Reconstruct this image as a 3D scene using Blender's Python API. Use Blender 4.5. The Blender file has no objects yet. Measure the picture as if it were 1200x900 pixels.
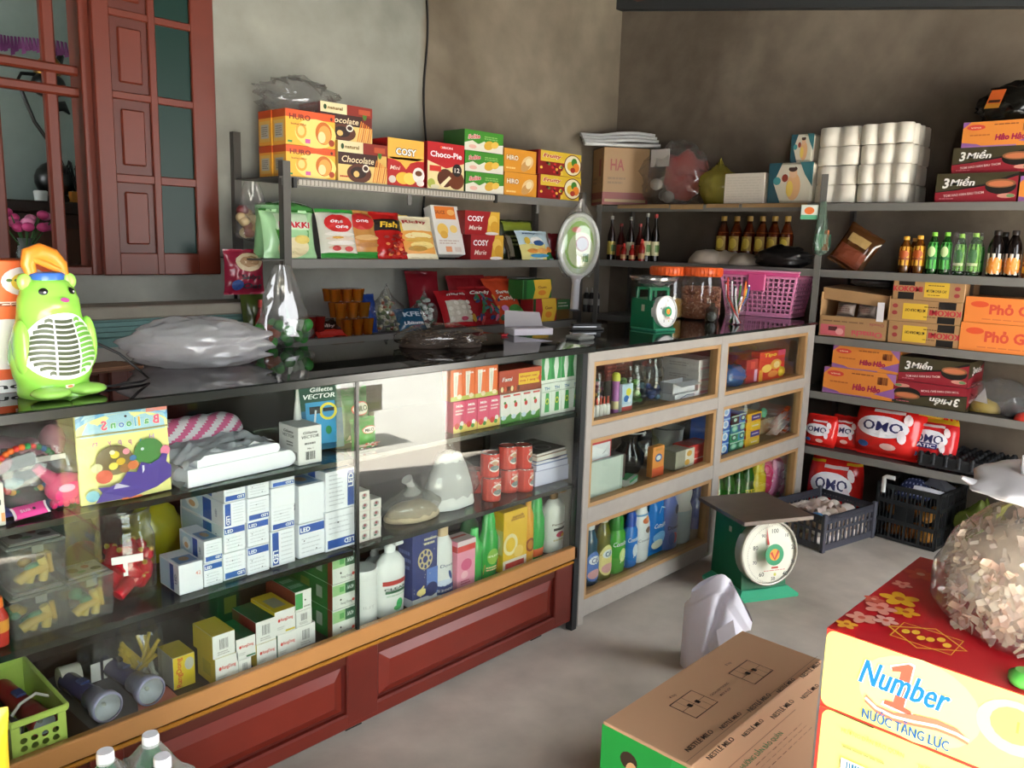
import bpy, math, random
from mathutils import Matrix, Vector, noise
PI = math.pi
SC = bpy.context.scene
COL = SC.collection
rnd = random.Random(7)

# ---------------------------------------------------------------- camera
F = 971.0
_p, _r, _y = math.radians(9.77), math.radians(-1.632), math.radians(46.84)
CAM = Vector((0, 0, 1.5))
_fw = Vector((math.sin(_y)*math.cos(_p), math.cos(_y)*math.cos(_p), -math.sin(_p)))
_rt = Vector((math.cos(_y), -math.sin(_y), 0))
_dn = _fw.cross(_rt)
RT = _rt*math.cos(_r) + _dn*math.sin(_r)
DN = -_rt*math.sin(_r) + _dn*math.cos(_r)
FW = _fw
cd = bpy.data.cameras.new('camera'); cam = bpy.data.objects.new('camera', cd); COL.objects.link(cam)
cd.sensor_fit = 'HORIZONTAL'; cd.sensor_width = 36.0; cd.lens = F/1200*36; cd.clip_start = .02; cd.clip_end = 200
m3 = Matrix((RT, -DN, -FW)).transposed()
cam.matrix_world = Matrix.Translation(CAM) @ m3.to_4x4()
SC.camera = cam

def ray(px, py): return RT*((px-600)/F) + DN*((py-450)/F) + FW
def at(px, py, **k):
    a, v = list(k.items())[0]; i = 'xyz'.index(a); d = ray(px, py)
    return CAM + d*((v-CAM[i])/d[i])
def sol(axis, P, px=None, py=None):
    """the coordinate along axis at which a point of the place shows at that column or row"""
    i = 'xyz'.index(axis); P = Vector(P); P[i] = 0; q = P-CAM
    k, A = ((px-600)/F, RT) if px is not None else ((py-450)/F, DN)
    e = A - FW*k
    return -q.dot(e)/e[i]
def sx(px, y, z): return sol('x', (0, y, z), px=px)
def sy(px, x, z): return sol('y', (x, 0, z), px=px)
def sz(py, x, y): return sol('z', (x, y, 0), py=py)

# ---------------------------------------------------------------- materials
def lin(h):
    h = h.lstrip('#'); c = [int(h[i:i+2], 16)/255 for i in (0, 2, 4)]
    return tuple((x/12.92 if x <= .04045 else ((x+.055)/1.055)**2.4) for x in c)+(1,)
_mc = {}
def new_mat(name):
    m = bpy.data.materials.new(name); m.use_nodes = True
    return m, m.node_tree.nodes, m.node_tree.links, m.node_tree.nodes['Principled BSDF']
def mat(h, rough=.45, metal=0., var=0.0, bump=0., spec=None):
    k = (h, rough, metal, var, bump)
    if k in _mc: return _mc[k]
    m, N, L, b = new_mat('paint_'+h.strip('#'))
    b.inputs['Base Color'].default_value = lin(h); b.inputs['Roughness'].default_value = rough; b.inputs['Metallic'].default_value = metal
    if spec is not None: b.inputs['Specular IOR Level'].default_value = spec
    if var or bump:
        tc = N.new('ShaderNodeTexCoord'); nz = N.new('ShaderNodeTexNoise'); nz.inputs['Scale'].default_value = 14; nz.inputs['Detail'].default_value = 6
        L.new(tc.outputs['Object'], nz.inputs['Vector'])
        if var:
            mx = N.new('ShaderNodeMix'); mx.data_type = 'RGBA'
            c = lin(h); mx.inputs[6].default_value = tuple(x*(1-var) for x in c[:3])+(1,); mx.inputs[7].default_value = tuple(min(1, x*(1+var)) for x in c[:3])+(1,)
            L.new(nz.outputs['Fac'], mx.inputs[0]); L.new(mx.outputs[2], b.inputs['Base Color'])
        if bump:
            bp = N.new('ShaderNodeBump'); bp.inputs['Strength'].default_value = bump; bp.inputs['Distance'].default_value = .01
            L.new(nz.outputs['Fac'], bp.inputs['Height']); L.new(bp.outputs[0], b.inputs['Normal'])
    _mc[k] = m; return m
def clear(tint='ffffff', milk=0.0, milkcol='e8e8e8', rough=.02, refl=1.0, name='clear_plastic', bump=0.):
    """thin clear sheet: tinted transmission, fresnel reflection, a share of milky scattering"""
    k = (tint, milk, milkcol, rough, refl, name)
    if k in _mc: return _mc[k]
    m = bpy.data.materials.new(name); m.use_nodes = True; N = m.node_tree.nodes; L = m.node_tree.links
    N.clear(); out = N.new('ShaderNodeOutputMaterial')
    tr = N.new('ShaderNodeBsdfTransparent'); tr.inputs[0].default_value = lin(tint)
    gl = N.new('ShaderNodeBsdfGlossy'); gl.inputs['Roughness'].default_value = rough
    lw = N.new('ShaderNodeLayerWeight'); lw.inputs[0].default_value = .5
    pw = N.new('ShaderNodeMath'); pw.operation = 'POWER'; pw.inputs[1].default_value = 5.; L.new(lw.outputs['Facing'], pw.inputs[0])
    mu = N.new('ShaderNodeMath'); mu.operation = 'MULTIPLY_ADD'; mu.use_clamp = True; mu.inputs[1].default_value = .9 if rough < .025 else .5; mu.inputs[2].default_value = .045*refl; L.new(pw.outputs[0], mu.inputs[0])
    base = tr.outputs[0]
    if milk > 0:
        df = N.new('ShaderNodeBsdfDiffuse'); df.inputs[0].default_value = lin(milkcol)
        tl = N.new('ShaderNodeBsdfTranslucent'); tl.inputs[0].default_value = lin(milkcol)
        a = N.new('ShaderNodeMixShader'); a.inputs[0].default_value = .45; L.new(df.outputs[0], a.inputs[1]); L.new(tl.outputs[0], a.inputs[2])
        b = N.new('ShaderNodeMixShader'); b.inputs[0].default_value = milk; L.new(tr.outputs[0], b.inputs[1]); L.new(a.outputs[0], b.inputs[2]); base = b.outputs[0]
    mx = N.new('ShaderNodeMixShader'); L.new(mu.outputs[0], mx.inputs[0]); L.new(base, mx.inputs[1]); L.new(gl.outputs[0], mx.inputs[2])
    L.new(mx.outputs[0], out.inputs[0])
    _mc[k] = m; return m
FILM = clear('f2f2f0', .10, 'ffffff', .08, 1.7, 'clear_film')
FILMM = clear('ececec', .5, 'f0eff0', .18, 1.2, 'milky_film')
JAR = clear('f0f2f0', .04, 'ffffff', .03, 1.6, 'clear_jar')
PANE = clear('f6f9f6', 0, 'ffffff', .0, 1.0, 'window_glass')
BOXP = clear('dfe5e2', .12, 'eeeeee', .06, 1.5, 'clear_tub')

# ---------------------------------------------------------------- mesh collecting
class MB:
    def __init__(s): s.v = []; s.f = []; s.m = []; s.sm = []; s.mats = []; s.T = Matrix()
    def mi(s, m):
        if isinstance(m, str): m = mat(m)
        if m not in s.mats: s.mats.append(m)
        return s.mats.index(m)
    def add(s, vs, fs, m, smooth=False):
        o = len(s.v); i = s.mi(m)
        s.v += [s.T @ Vector(v) for v in vs]
        for f in fs: s.f.append([o+a for a in f]); s.m.append(i); s.sm.append(smooth)
        return s
    def box(s, x0, x1, y0, y1, z0, z1, m, c=0.0):
        if c <= 0:
            vs = [(x, y, z) for z in (z0, z1) for y in (y0, y1) for x in (x0, x1)]
            fs = [(0, 2, 3, 1), (4, 5, 7, 6), (0, 1, 5, 4), (2, 6, 7, 3), (0, 4, 6, 2), (1, 3, 7, 5)]
            return s.add(vs, fs, m)
        vs = []; idx = {}
        for k, z in enumerate((z0, z1)):
            for j, y in enumerate((y0, y1)):
                for i, x in enumerate((x0, x1)):
                    dx, dy, dz = (c, -c)[i], (c, -c)[j], (c, -c)[k]
                    for a, p in (('x', (x, y+dy, z+dz)), ('y', (x+dx, y, z+dz)), ('z', (x+dx, y+dy, z))):
                        idx[(i, j, k, a)] = len(vs); vs.append(p)
        fs = []
        g = lambda i, j, k, a: idx[(i, j, k, a)]
        for a in (0, 1):
            q = [g(a, 0, 0, 'x'), g(a, 1, 0, 'x'), g(a, 1, 1, 'x'), g(a, 0, 1, 'x')]; fs.append(q if a else q[::-1])
            q = [g(0, a, 0, 'y'), g(0, a, 1, 'y'), g(1, a, 1, 'y'), g(1, a, 0, 'y')]; fs.append(q if a else q[::-1])
            q = [g(0, 0, a, 'z'), g(1, 0, a, 'z'), g(1, 1, a, 'z'), g(0, 1, a, 'z')]; fs.append(q if a else q[::-1])
        for a in (0, 1):
            for b in (0, 1):
                fs.append([g(a, b, 0, 'x'), g(a, b, 1, 'x'), g(a, b, 1, 'y'), g(a, b, 0, 'y')])
                fs.append([g(a, 0, b, 'x'), g(a, 1, b, 'x'), g(a, 1, b, 'z'), g(a, 0, b, 'z')])
                fs.append([g(0, a, b, 'y'), g(1, a, b, 'y'), g(1, a, b, 'z'), g(0, a, b, 'z')])
                for k in (0, 1): fs.append([g(a, b, k, 'x'), g(a, b, k, 'y'), g(a, b, k, 'z')])
        return s.add(vs, fs, m)
    def lathe(s, prof, m, seg=18, sx=1., sy=1., cx=0., cy=0., cap0=True, cap1=True, smooth=True, a0=0.):
        vs = []; fs = []; n = len(prof)
        for r, z in prof:
            for k in range(seg):
                a = a0+2*PI*k/seg; vs.append((cx+r*sx*math.cos(a), cy+r*sy*math.sin(a), z))
        for i in range(n-1):
            for k in range(seg):
                k2 = (k+1) % seg; fs.append((i*seg+k, i*seg+k2, (i+1)*seg+k2, (i+1)*seg+k))
        s.add(vs, fs, m, smooth)
        if cap0: s.add([vs[k] for k in range(seg)], [list(range(seg))[::-1]], m)
        if cap1: s.add([vs[(n-1)*seg+k] for k in range(seg)], [list(range(seg))], m)
        return s
    def tube(s, pts, r, m, seg=8, closed=False, flat=1.):
        pts = [Vector(p) for p in pts]; n = len(pts); vs = []; fs = []; up = Vector((0, 0, 1)); prev = None
        for i, p in enumerate(pts):
            a = pts[(i-1) % n] if (closed or i > 0) else p; b = pts[(i+1) % n] if (closed or i < n-1) else p
            d = (b-a)
            if d.length < 1e-9: d = Vector((0, 0, 1))
            d.normalize()
            if prev is None:
                u = d.cross(up)
                if u.length < .05: u = d.cross(Vector((1, 0, 0)))
            else: u = prev - d*prev.dot(d)
            u.normalize(); w = d.cross(u); prev = u
            rr = r[i] if isinstance(r, (list, tuple)) else r
            for k in range(seg):
                t = 2*PI*k/seg; vs.append(p+u*(rr*math.cos(t))+w*(rr*flat*math.sin(t)))
        for i in range(n if closed else n-1):
            j = (i+1) % n
            for k in range(seg):
                k2 = (k+1) % seg; fs.append((i*seg+k, i*seg+k2, j*seg+k2, j*seg+k))
        s.add(vs, fs, m, seg > 4)
        if not closed: s.add(vs[:seg], [list(range(seg))[::-1]], m); s.add(vs[-seg:], [list(range(seg))], m)
        return s
    def prism(s, poly, h0, h1, m, axis='z'):
        n = len(poly)
        P = {'z': lambda a, b, h: (a, b, h), 'y': lambda a, b, h: (a, h, b), 'x': lambda a, b, h: (h, a, b)}[axis]
        vs = [P(a, b, h0) for a, b in poly]+[P(a, b, h1) for a, b in poly]
        fs = [list(range(n))[::-1], list(range(n, 2*n))]+[(i, (i+1) % n, n+(i+1) % n, n+i) for i in range(n)]
        return s.add(vs, fs, m)
    def grid(s, fn, nu, nv, m, smooth=True, cm=None, wrap=False):
        vs = [fn(i/nu, j/nv) for j in range(nv+1) for i in range(nu+1)]
        if cm is None:
            return s.add(vs, [(j*(nu+1)+i, j*(nu+1)+i+1, (j+1)*(nu+1)+i+1, (j+1)*(nu+1)+i) for j in range(nv) for i in range(nu)], m, smooth)
        o = len(s.v); s.v += [s.T @ Vector(v) for v in vs]
        for j in range(nv):
            for i in range(nu):
                s.f.append([o+j*(nu+1)+i, o+j*(nu+1)+i+1, o+(j+1)*(nu+1)+i+1, o+(j+1)*(nu+1)+i]); s.m.append(s.mi(cm((i+.5)/nu, (j+.5)/nv))); s.sm.append(smooth)
        return s
    def ball(s, c, r, m, nu=14, nv=9, fn=None):
        rx, ry, rz = r if isinstance(r, (tuple, list)) else (r, r, r); c = Vector(c); vs = [c+Vector((0, 0, -rz))]
        for j in range(1, nv):
            t = -PI/2+PI*j/nv
            for i in range(nu):
                a = 2*PI*i/nu; vs.append(c+Vector((rx*math.cos(t)*math.cos(a), ry*math.cos(t)*math.sin(a), rz*math.sin(t))))
        vs.append(c+Vector((0, 0, rz)))
        if fn: vs = [fn(v) for v in vs]
        fs = [(0, 1+(i+1) % nu, 1+i) for i in range(nu)]
        for j in range(nv-2):
            for i in range(nu):
                a = 1+j*nu; fs.append((a+i, a+(i+1) % nu, a+nu+(i+1) % nu, a+nu+i))
        L = len(vs)-1; a = 1+(nv-2)*nu
        fs += [(a+i, a+(i+1) % nu, L) for i in range(nu)]
        return s.add(vs, fs, m, True)
    def obj(s, name, parent=None, loc=(0, 0, 0), rot=(0, 0, 0)):
        me = bpy.data.meshes.new(name)
        me.from_pydata([tuple(v) for v in s.v], [], s.f)
        for m in s.mats: me.materials.append(m)
        me.polygons.foreach_set('material_index', s.m); me.polygons.foreach_set('use_smooth', s.sm); me.update()
        o = bpy.data.objects.new(name, me); COL.objects.link(o); o.location = loc; o.rotation_euler = rot
        if parent: o.parent = parent
        return o
def tag(o, label, cat, group=None, kind=None):
    o['label'] = label; o['category'] = cat
    if group: o['group'] = group
    if kind: o['kind'] = kind
    return o
def struct(o): o['kind'] = 'structure'; return o
def empty(name, label, cat, group=None, loc=(0, 0, 0), rot=(0, 0, 0)):
    o = bpy.data.objects.new(name, None); o.empty_display_size = .05; COL.objects.link(o); o.location = loc; o.rotation_euler = rot
    return tag(o, label, cat, group)
def dup(root, label, loc, rot=None, group=None):
    def cp(o, par):
        c = o.copy(); COL.objects.link(c)
        if par: c.parent = par
        for ch in o.children: cp(ch, c)
        return c
    r = cp(root, None); r.location = loc; r['label'] = label
    if rot is not None: r.rotation_euler = rot
    if group: r['group'] = group
    return r

# ---------------------------------------------------------------- lettering and printing
_tc = {}
def glyphs(txt, off, fine=False):
    k = (txt, off, fine)
    if k in _tc: return _tc[k]
    heavy = off*1.1 if off > .008 and any(ch in 'MWNVm' for ch in txt) else 0
    if heavy: off = .004
    c = bpy.data.curves.new('lettering', 'FONT'); c.body = txt; c.size = 1; c.resolution_u = 2; c.offset = off; c.fill_mode = 'FRONT'
    o = bpy.data.objects.new('lettering', c); COL.objects.link(o)
    dg = bpy.context.evaluated_depsgraph_get(); me = o.evaluated_get(dg).to_mesh()
    vs = [(v.co.x, v.co.y) for v in me.vertices]; fs = [list(p.vertices) for p in me.polygons]
    if fine:                     # small facets, so letters can follow a bulging pack
        import bmesh
        bm = bmesh.new(); bm.from_mesh(me); bmesh.ops.triangulate(bm, faces=bm.faces[:])
        for _ in range(2):
            es = [q for q in bm.edges if q.calc_length() > .16]
            if es: bmesh.ops.subdivide_edges(bm, edges=es, cuts=1); bmesh.ops.triangulate(bm, faces=bm.faces[:])
        bm.verts.index_update(); vs = [(v.co.x, v.co.y) for v in bm.verts]; fs = [[v.index for v in q.verts] for q in bm.faces]; bm.free()
    o.evaluated_get(dg).to_mesh_clear(); bpy.data.objects.remove(o); bpy.data.curves.remove(c)
    if heavy: n = len(vs); vs = [(x+d, y, q*.00007) for q, d in enumerate((-heavy, heavy, 0)) for x, y in vs]; fs = [[i+q*n for i in f] for q in range(3) for f in fs]
    if vs:
        x0 = min(v[0] for v in vs); x1 = max(v[0] for v in vs)
        vs = [(v[0]-(x0+x1)/2, v[1]-.35)+tuple(v[2:]) for v in vs]; w = x1-x0
    else: w = 1
    _tc[k] = (vs, fs, w); return _tc[k]
class Pr:
    """prints flat marks on a surface: surf(u, v, off) -> point, W x H its size in metres"""
    def __init__(s, mb, surf, W, H, step=.00018, base=.0004): s.mb = mb; s.surf = surf; s.W = W; s.H = H; s.k = 0; s.step = step; s.base = base; s.fine = step > .001; s.curv = s.fine
    def off(s): s.k += 1; return s.base+s.step*s.k
    def rect(s, u0, v0, u1, v1, c, n=1):
        o = s.off(); nu = nv = max(n, 6) if s.curv else n
        s.mb.grid(lambda a, b: s.surf(u0+(u1-u0)*a, v0+(v1-v0)*b, o), nu, nv, c, False); return s
    def ell(s, u, v, ru, rv, c, n=18, rings=1, rot=0.):
        o = s.off(); vs = [s.surf(u, v, o)]; fs = []; rings = max(rings, 3) if s.curv else rings; cr, sr = math.cos(rot), math.sin(rot)
        for q in range(1, rings+1):
            for k in range(n):
                a = 2*PI*k/n; x, y = ru*s.W*math.cos(a)*q/rings, rv*s.H*math.sin(a)*q/rings
                vs.append(s.surf(u+(x*cr-y*sr)/s.W, v+(x*sr+y*cr)/s.H, o))
        for k in range(n): fs.append((0, 1+k, 1+(k+1) % n))
        for q in range(rings-1):
            for k in range(n): a = 1+q*n; fs.append((a+k, a+n+k, a+n+(k+1) % n, a+(k+1) % n))
        s.mb.add(vs, fs, c); return s
    def poly(s, pts, c):
        o = s.off(); s.mb.add([s.surf(a, b, o) for a, b in pts], [list(range(len(pts)))], c); return s
    def line(s, pts, w, c):
        o = s.off(); vs = []; fs = []
        for i, (a, b) in enumerate(pts):
            p, q = pts[max(0, i-1)], pts[min(len(pts)-1, i+1)]
            dx, dy = (q[0]-p[0])*s.W, (q[1]-p[1])*s.H; l = math.hypot(dx, dy) or 1
            nx, ny = -dy/l*w/2, dx/l*w/2
            vs += [s.surf(a+nx/s.W, b+ny/s.H, o), s.surf(a-nx/s.W, b-ny/s.H, o)]
            if i: fs.append((2*i-2, 2*i-1, 2*i+1, 2*i))
        s.mb.add(vs, fs, c); return s
    def text(s, t, u, v, h, c, w=None, bold=.02, shear=0., rot=0., mirror=False, out=None, ow=.05):
        """h: cap height as a share of H; w: width as a share of W (None keeps the letters' own width)"""
        for k, (col, bo) in enumerate((((out, bold+ow),) if out else ())+((c, bold),)):
            vs, fs, wid = glyphs(t, bo, s.fine); o = s.off(); hs = h*s.H/.72
            ws = (w*s.W/glyphs(t, bold)[2]) if w else hs
            cr, sr = math.cos(rot), math.sin(rot); P = []
            for x, y, *dz in vs:
                X, Y = (x+y*shear)*ws, y*hs
                if mirror: X = -X
                X, Y = X*cr-Y*sr, X*sr+Y*cr
                P.append(s.surf(u+X/s.W, v+Y/s.H, o+(dz[0] if dz else 0)))
            s.mb.add(P, fs if not mirror else [f[::-1] for f in fs], col)
        return s
    def lines(s, u0, v0, u1, v1, n, c, fill=.5, jit=.25):
        """rows of fine print"""
        o = s.off(); r = random.Random(int((u0+v0*7+n)*1000))
        for i in range(n):
            b = v1-(v1-v0)*(i+.5)/n; hh = (v1-v0)/n*fill/2; e = u1-(u1-u0)*r.random()*jit; x = u0
            while x < e-.01:
                l = (u1-u0)*r.uniform(.08, .22); x2 = min(e, x+l)
                s.mb.add([s.surf(x, b-hh, o), s.surf(x2, b-hh, o), s.surf(x2, b+hh, o), s.surf(x, b+hh, o)], [(0, 1, 2, 3)], c); x = x2+(u1-u0)*.03
        return s
    def bars(s, u0, v0, u1, v1, c='1a1a1a', n=14):
        r = random.Random(n); o = s.off(); x = u0; st = (u1-u0)/n
        for i in range(n):
            w = st*r.choice((.3, .5, .75)); a = u0+i*st
            s.mb.add([s.surf(a, v0, o), s.surf(a+w, v0, o), s.surf(a+w, v1, o), s.surf(a, v1, o)], [(0, 1, 2, 3)], c)
        return s
def face(mb, w, d, h, f, ins=0.):
    """printer for one face of a box of size w d h standing centred on the origin; F front (-y) B L R T"""
    if f == 'F': S, W, H = (lambda u, v, o: (-w/2+u*w, -d/2-o, v*h)), w, h
    elif f == 'B': S, W, H = (lambda u, v, o: (w/2-u*w, d/2+o, v*h)), w, h
    elif f == 'L': S, W, H = (lambda u, v, o: (-w/2-o, d/2-u*d, v*h)), d, h
    elif f == 'R': S, W, H = (lambda u, v, o: (w/2+o, -d/2+u*d, v*h)), d, h
    else: S, W, H = (lambda u, v, o: (-w/2+u*w, -d/2+v*d, h+o)), w, d
    return Pr(mb, S, W, H)
def carton(name, w, d, h, col, prt, label, cat, group=None, loc=(0, 0, 0), rz=0., c=.0015, rough=.5, rot=None):
    mb = MB(); mb.box(-w/2, w/2, -d/2, d/2, 0, h, mat(col, rough), c)
    if prt: prt(lambda f: face(mb, w, d, h, f))
    return tag(mb.obj(name, None, loc, rot or (0, 0, rz)), label, cat, group)

# ---------------------------------------------------------------- soft packs
def pouch_surf(w, h, t, seed, wr=.004, seal=.06, taper=.0, slump=0., pil=0.):
    def S(u, v, o, side=-1):
        a = abs(2*u-1); fu = max(0., 1-a**2.6)**.62
        vv = min(1, max(0, (v-seal)/(1-2*seal))) if seal > 0 else v
        fv = max(0., 1-abs(2*vv-1)**3.2)**.6 if 0 < vv < 1 else 0
        if slump: fv *= 1+slump*(.5-vv)*1.4
        th = t/2*fu*fv
        n = noise.noise(Vector((u*w*28+seed*3.1, v*h*24, seed*1.7+side)))*wr*1.3+noise.noise(Vector((u*w*75, v*h*60+seed, side*2.)))*wr*.6
        edge = min(1, (1-a)*6)
        x = (u-.5)*w*(1-.06*fv)*(1-taper*v)*(1-pil*abs(2*v-1)**3)
        z = v*h*(1-.0*fu)+noise.noise(Vector((u*7, seed, 3)))*wr*(1 if v > .5 else 0)
        return Vector((x, side*(th+o)+n*edge*(1 if th > .002 else .6), z))
    return S
def pouch(name, w, h, t, base, prt, label, cat, group=None, loc=(0, 0, 0), rot=(0, 0, 0), seed=1, cm=None, back=None, wr=.004, nu=18, nv=22, rough=.25, seal=.06, taper=0., slump=0., pil=0.):
    mb = MB(); S = pouch_surf(w, h, t, seed, wr, seal, taper, slump, pil)
    def M(c): return mat(c, rough) if isinstance(c, str) else c
    mb.grid(lambda u, v: S(u, v, 0), nu, nv, M(base), True, (lambda u, v: M(cm(u, v))) if cm else None)
    mb.grid(lambda u, v: S(1-u, v, 0, 1), nu, nv, M(back or base), True)
    if prt: prt(Pr(mb, lambda u, v, o: S(u, v, o), w, h, .0011, .002+t*.02))
    return tag(mb.obj(name, None, loc, rot), label, cat, group)
def film_blob(mb, dims, seed, m, ridge=.22, n=26, flat=True, neck=None, c=(0, 0, 0)):
    """crumpled bag: a ball pushed about by folds; neck=(height, radius) draws the top together"""
    a, b, h = dims; c = Vector(c)
    def fn(v):
        d = (v-Vector((0, 0, 0))); s_ = Vector((d.x, d.y, d.z))
        k = 1+ridge*(abs(noise.noise(s_*3.1+Vector((seed, seed*2, 0))))*1.6-.45)+ridge*.45*noise.noise(s_*8+Vector((0, seed, seed)))
        p = Vector((s_.x*k*a, s_.y*k*b, s_.z))
        z = (s_.z+1)/2
        if neck and z > neck[0]:
            q = (z-neck[0])/(1-neck[0]); sh = neck[1]+(1-neck[1])*(1-min(1, q*1.25))**1.5; p.x *= sh; p.y *= sh
        zz = (max(s_.z, -.72)+.72)/1.72 if flat else z
        zz *= 1+ridge*.5*noise.noise(s_*4+Vector((seed, 0, 9)))
        return c+Vector((p.x, p.y, max(0, zz)*h))
    mb.ball((0, 0, 0), 1., m, n, int(n*.75), fn)
    return mb
# ---------------------------------------------------------------- bottles
def bottle(name, prof, body, cap_prof, cap, label, cat, group=None, loc=(0, 0, 0), rz=0., ell=1., lab=None, liquid=None, seg=18, extra=None, capell=None):
    """prof and cap_prof: (radius, height) outlines; ell squashes it front to back; lab=(z0, z1, material, printer)"""
    e = empty(name, label, cat, group, loc, (0, 0, rz))
    b = MB(); b.lathe(prof, body, seg, 1, ell); b.obj('body', e)
    if cap_prof: c = MB(); c.lathe(cap_prof, cap, seg, 1, ell if capell is None else capell); (extra(c) if extra else None); c.obj('cap', e)
    if liquid: q = MB(); q.lathe(liquid[0], liquid[1], seg, 1, ell); q.obj('contents', e)
    if lab:
        z0, z1, lm, prt = lab[:4]; arc = lab[4] if len(lab) > 4 else 1.
        def R(z):
            for (r0, a), (r1, c_) in zip(prof, prof[1:]):
                if a <= z <= c_ and c_ > a: return r0+(r1-r0)*(z-a)/(c_-a)
            return prof[-1][0]
        def S(u, v, o):
            a = -PI/2+(u-.5)*2*PI*arc; z = z0+(z1-z0)*v; r = R(z)+.0008+o
            return Vector((r*math.cos(a), r*ell*math.sin(a), z))
        l = MB()
        if lm is not None: l.grid(lambda u, v: S(u, v, 0), max(8, int(seg*arc)), 6, lm)
        P = Pr(l, S, 2*PI*R((z0+z1)/2)*arc, z1-z0, .0003, .0005); P.fine = P.curv = True
        if prt: prt(P)
        l.obj('label', e)
    return e

# ================================================================ the setting
YW, XW = 3.6, 4.83            # back wall, wall at the far side
YC, YCB = 1.894, 2.42         # counter front and back
YS, XS = 3.2, 4.45            # shelf fronts
ZT = 1.125                    # counter top
def concrete(name, cols, scale=1.6, rough=.85, bump=.25, split=None):
    m, N, L, b = new_mat(name); b.inputs['Roughness'].default_value = rough
    tc = N.new('ShaderNodeTexCoord')
    def nz(sc, det, dist=0.):
        n = N.new('ShaderNodeTexNoise'); n.inputs['Scale'].default_value = sc; n.inputs['Detail'].default_value = det; n.inputs['Distortion'].default_value = dist; L.new(tc.outputs['Object'], n.inputs['Vector']); return n
    def ramp(src, pts):
        r = N.new('ShaderNodeValToRGB'); e = r.color_ramp.elements
        while len(e) < len(pts): e.new(.5)
        for q, (p, c) in zip(e, pts): q.position = p; q.color = lin(c) if isinstance(c, str) else c
        L.new(src, r.inputs[0]); return r
    n1 = nz(scale, 8, .6); n2 = nz(scale*7, 8); n3 = nz(scale*30, 4)
    r1 = ramp(n1.outputs['Fac'], cols)
    r2 = ramp(n2.outputs['Fac'], [(.3, (.72, .72, .72, 1)), (.7, (1.1, 1.1, 1.1, 1))])
    mx = N.new('ShaderNodeMix'); mx.data_type = 'RGBA'; mx.blend_type = 'MULTIPLY'; mx.inputs[0].default_value = .6
    L.new(r1.outputs[0], mx.inputs[6]); L.new(r2.outputs[0], mx.inputs[7]); out = mx.outputs[2]
    if split:                 # a second coat of plaster past a ragged seam in x
        x0, cols2 = split
        r3 = ramp(n1.outputs['Fac'], cols2); sp = N.new('ShaderNodeSeparateXYZ'); L.new(tc.outputs['Object'], sp.inputs[0])
        w = N.new('ShaderNodeMath'); w.operation = 'MULTIPLY_ADD'; w.inputs[1].default_value = .10; L.new(n2.outputs['Fac'], w.inputs[0]); L.new(sp.outputs[0], w.inputs[2])
        st = N.new('ShaderNodeMapRange'); st.inputs[1].default_value = x0+.03; st.inputs[2].default_value = x0+.07; L.new(w.outputs[0], st.inputs[0])
        m2 = N.new('ShaderNodeMix'); m2.data_type = 'RGBA'; L.new(st.outputs[0], m2.inputs[0]); L.new(out, m2.inputs[6])
        m4 = N.new('ShaderNodeMix'); m4.data_type = 'RGBA'; m4.blend_type = 'MULTIPLY'; m4.inputs[0].default_value = .6; L.new(r3.outputs[0], m4.inputs[6]); L.new(r2.outputs[0], m4.inputs[7])
        L.new(m4.outputs[2], m2.inputs[7]); out = m2.outputs[2]
    L.new(out, b.inputs['Base Color'])
    bp = N.new('ShaderNodeBump'); bp.inputs['Strength'].default_value = bump; bp.inputs['Distance'].default_value = .006; L.new(n3.outputs['Fac'], bp.inputs['Height']); L.new(bp.outputs[0], b.inputs['Normal'])
    return m
M_floor = concrete('screed_floor', [(.25, '9a9084'), (.42, 'bdb3a6'), (.6, 'cdc4b8'), (.8, 'd8d0c5')], .9, .75, .15)
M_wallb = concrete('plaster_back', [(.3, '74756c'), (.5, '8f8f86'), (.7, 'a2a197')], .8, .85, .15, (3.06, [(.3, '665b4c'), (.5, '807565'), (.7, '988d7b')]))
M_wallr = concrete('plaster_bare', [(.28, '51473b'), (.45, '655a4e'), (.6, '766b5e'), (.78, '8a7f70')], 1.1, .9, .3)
M_ground = concrete('yard_ground', [(.3, 'd6d2c8'), (.7, 'e8e4da')], .5, .9, .02)
RED = mat('632513', .42, 0, .12); REDD = mat('501d10', .42, 0, .15)
def rz_roof(y): return 3.08+(y-3.6)*.152
YE = -.75                     # where the roof ends in front
m = MB(); m.box(-4, XW+.15, YE, YW+.2, -.1, 0, M_floor); struct(m.obj('floor'))
m = MB(); m.box(-14, 16, -16, YE, -.12, -.02, M_ground); struct(m.obj('ground'))
# back wall with the window opening
WX0, WX1, WZ0, WZ1 = .25, 1.345, 1.316, 2.75
m = MB()
m.box(-4, WX0, YW, YW+.12, 0, 3.3, M_wallb); m.box(WX1, XW+.15, YW, YW+.12, 0, 3.3, M_wallb)
m.box(WX0, WX1, YW, YW+.12, 0, WZ0, M_wallb); m.box(WX0, WX1, YW, YW+.12, WZ1, 3.3, M_wallb)
struct(m.obj('wall_back'))
m = MB(); m.box(XW, XW+.15, YE, YW, 0, 3.3, M_wallr); struct(m.obj('wall_right'))
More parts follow.
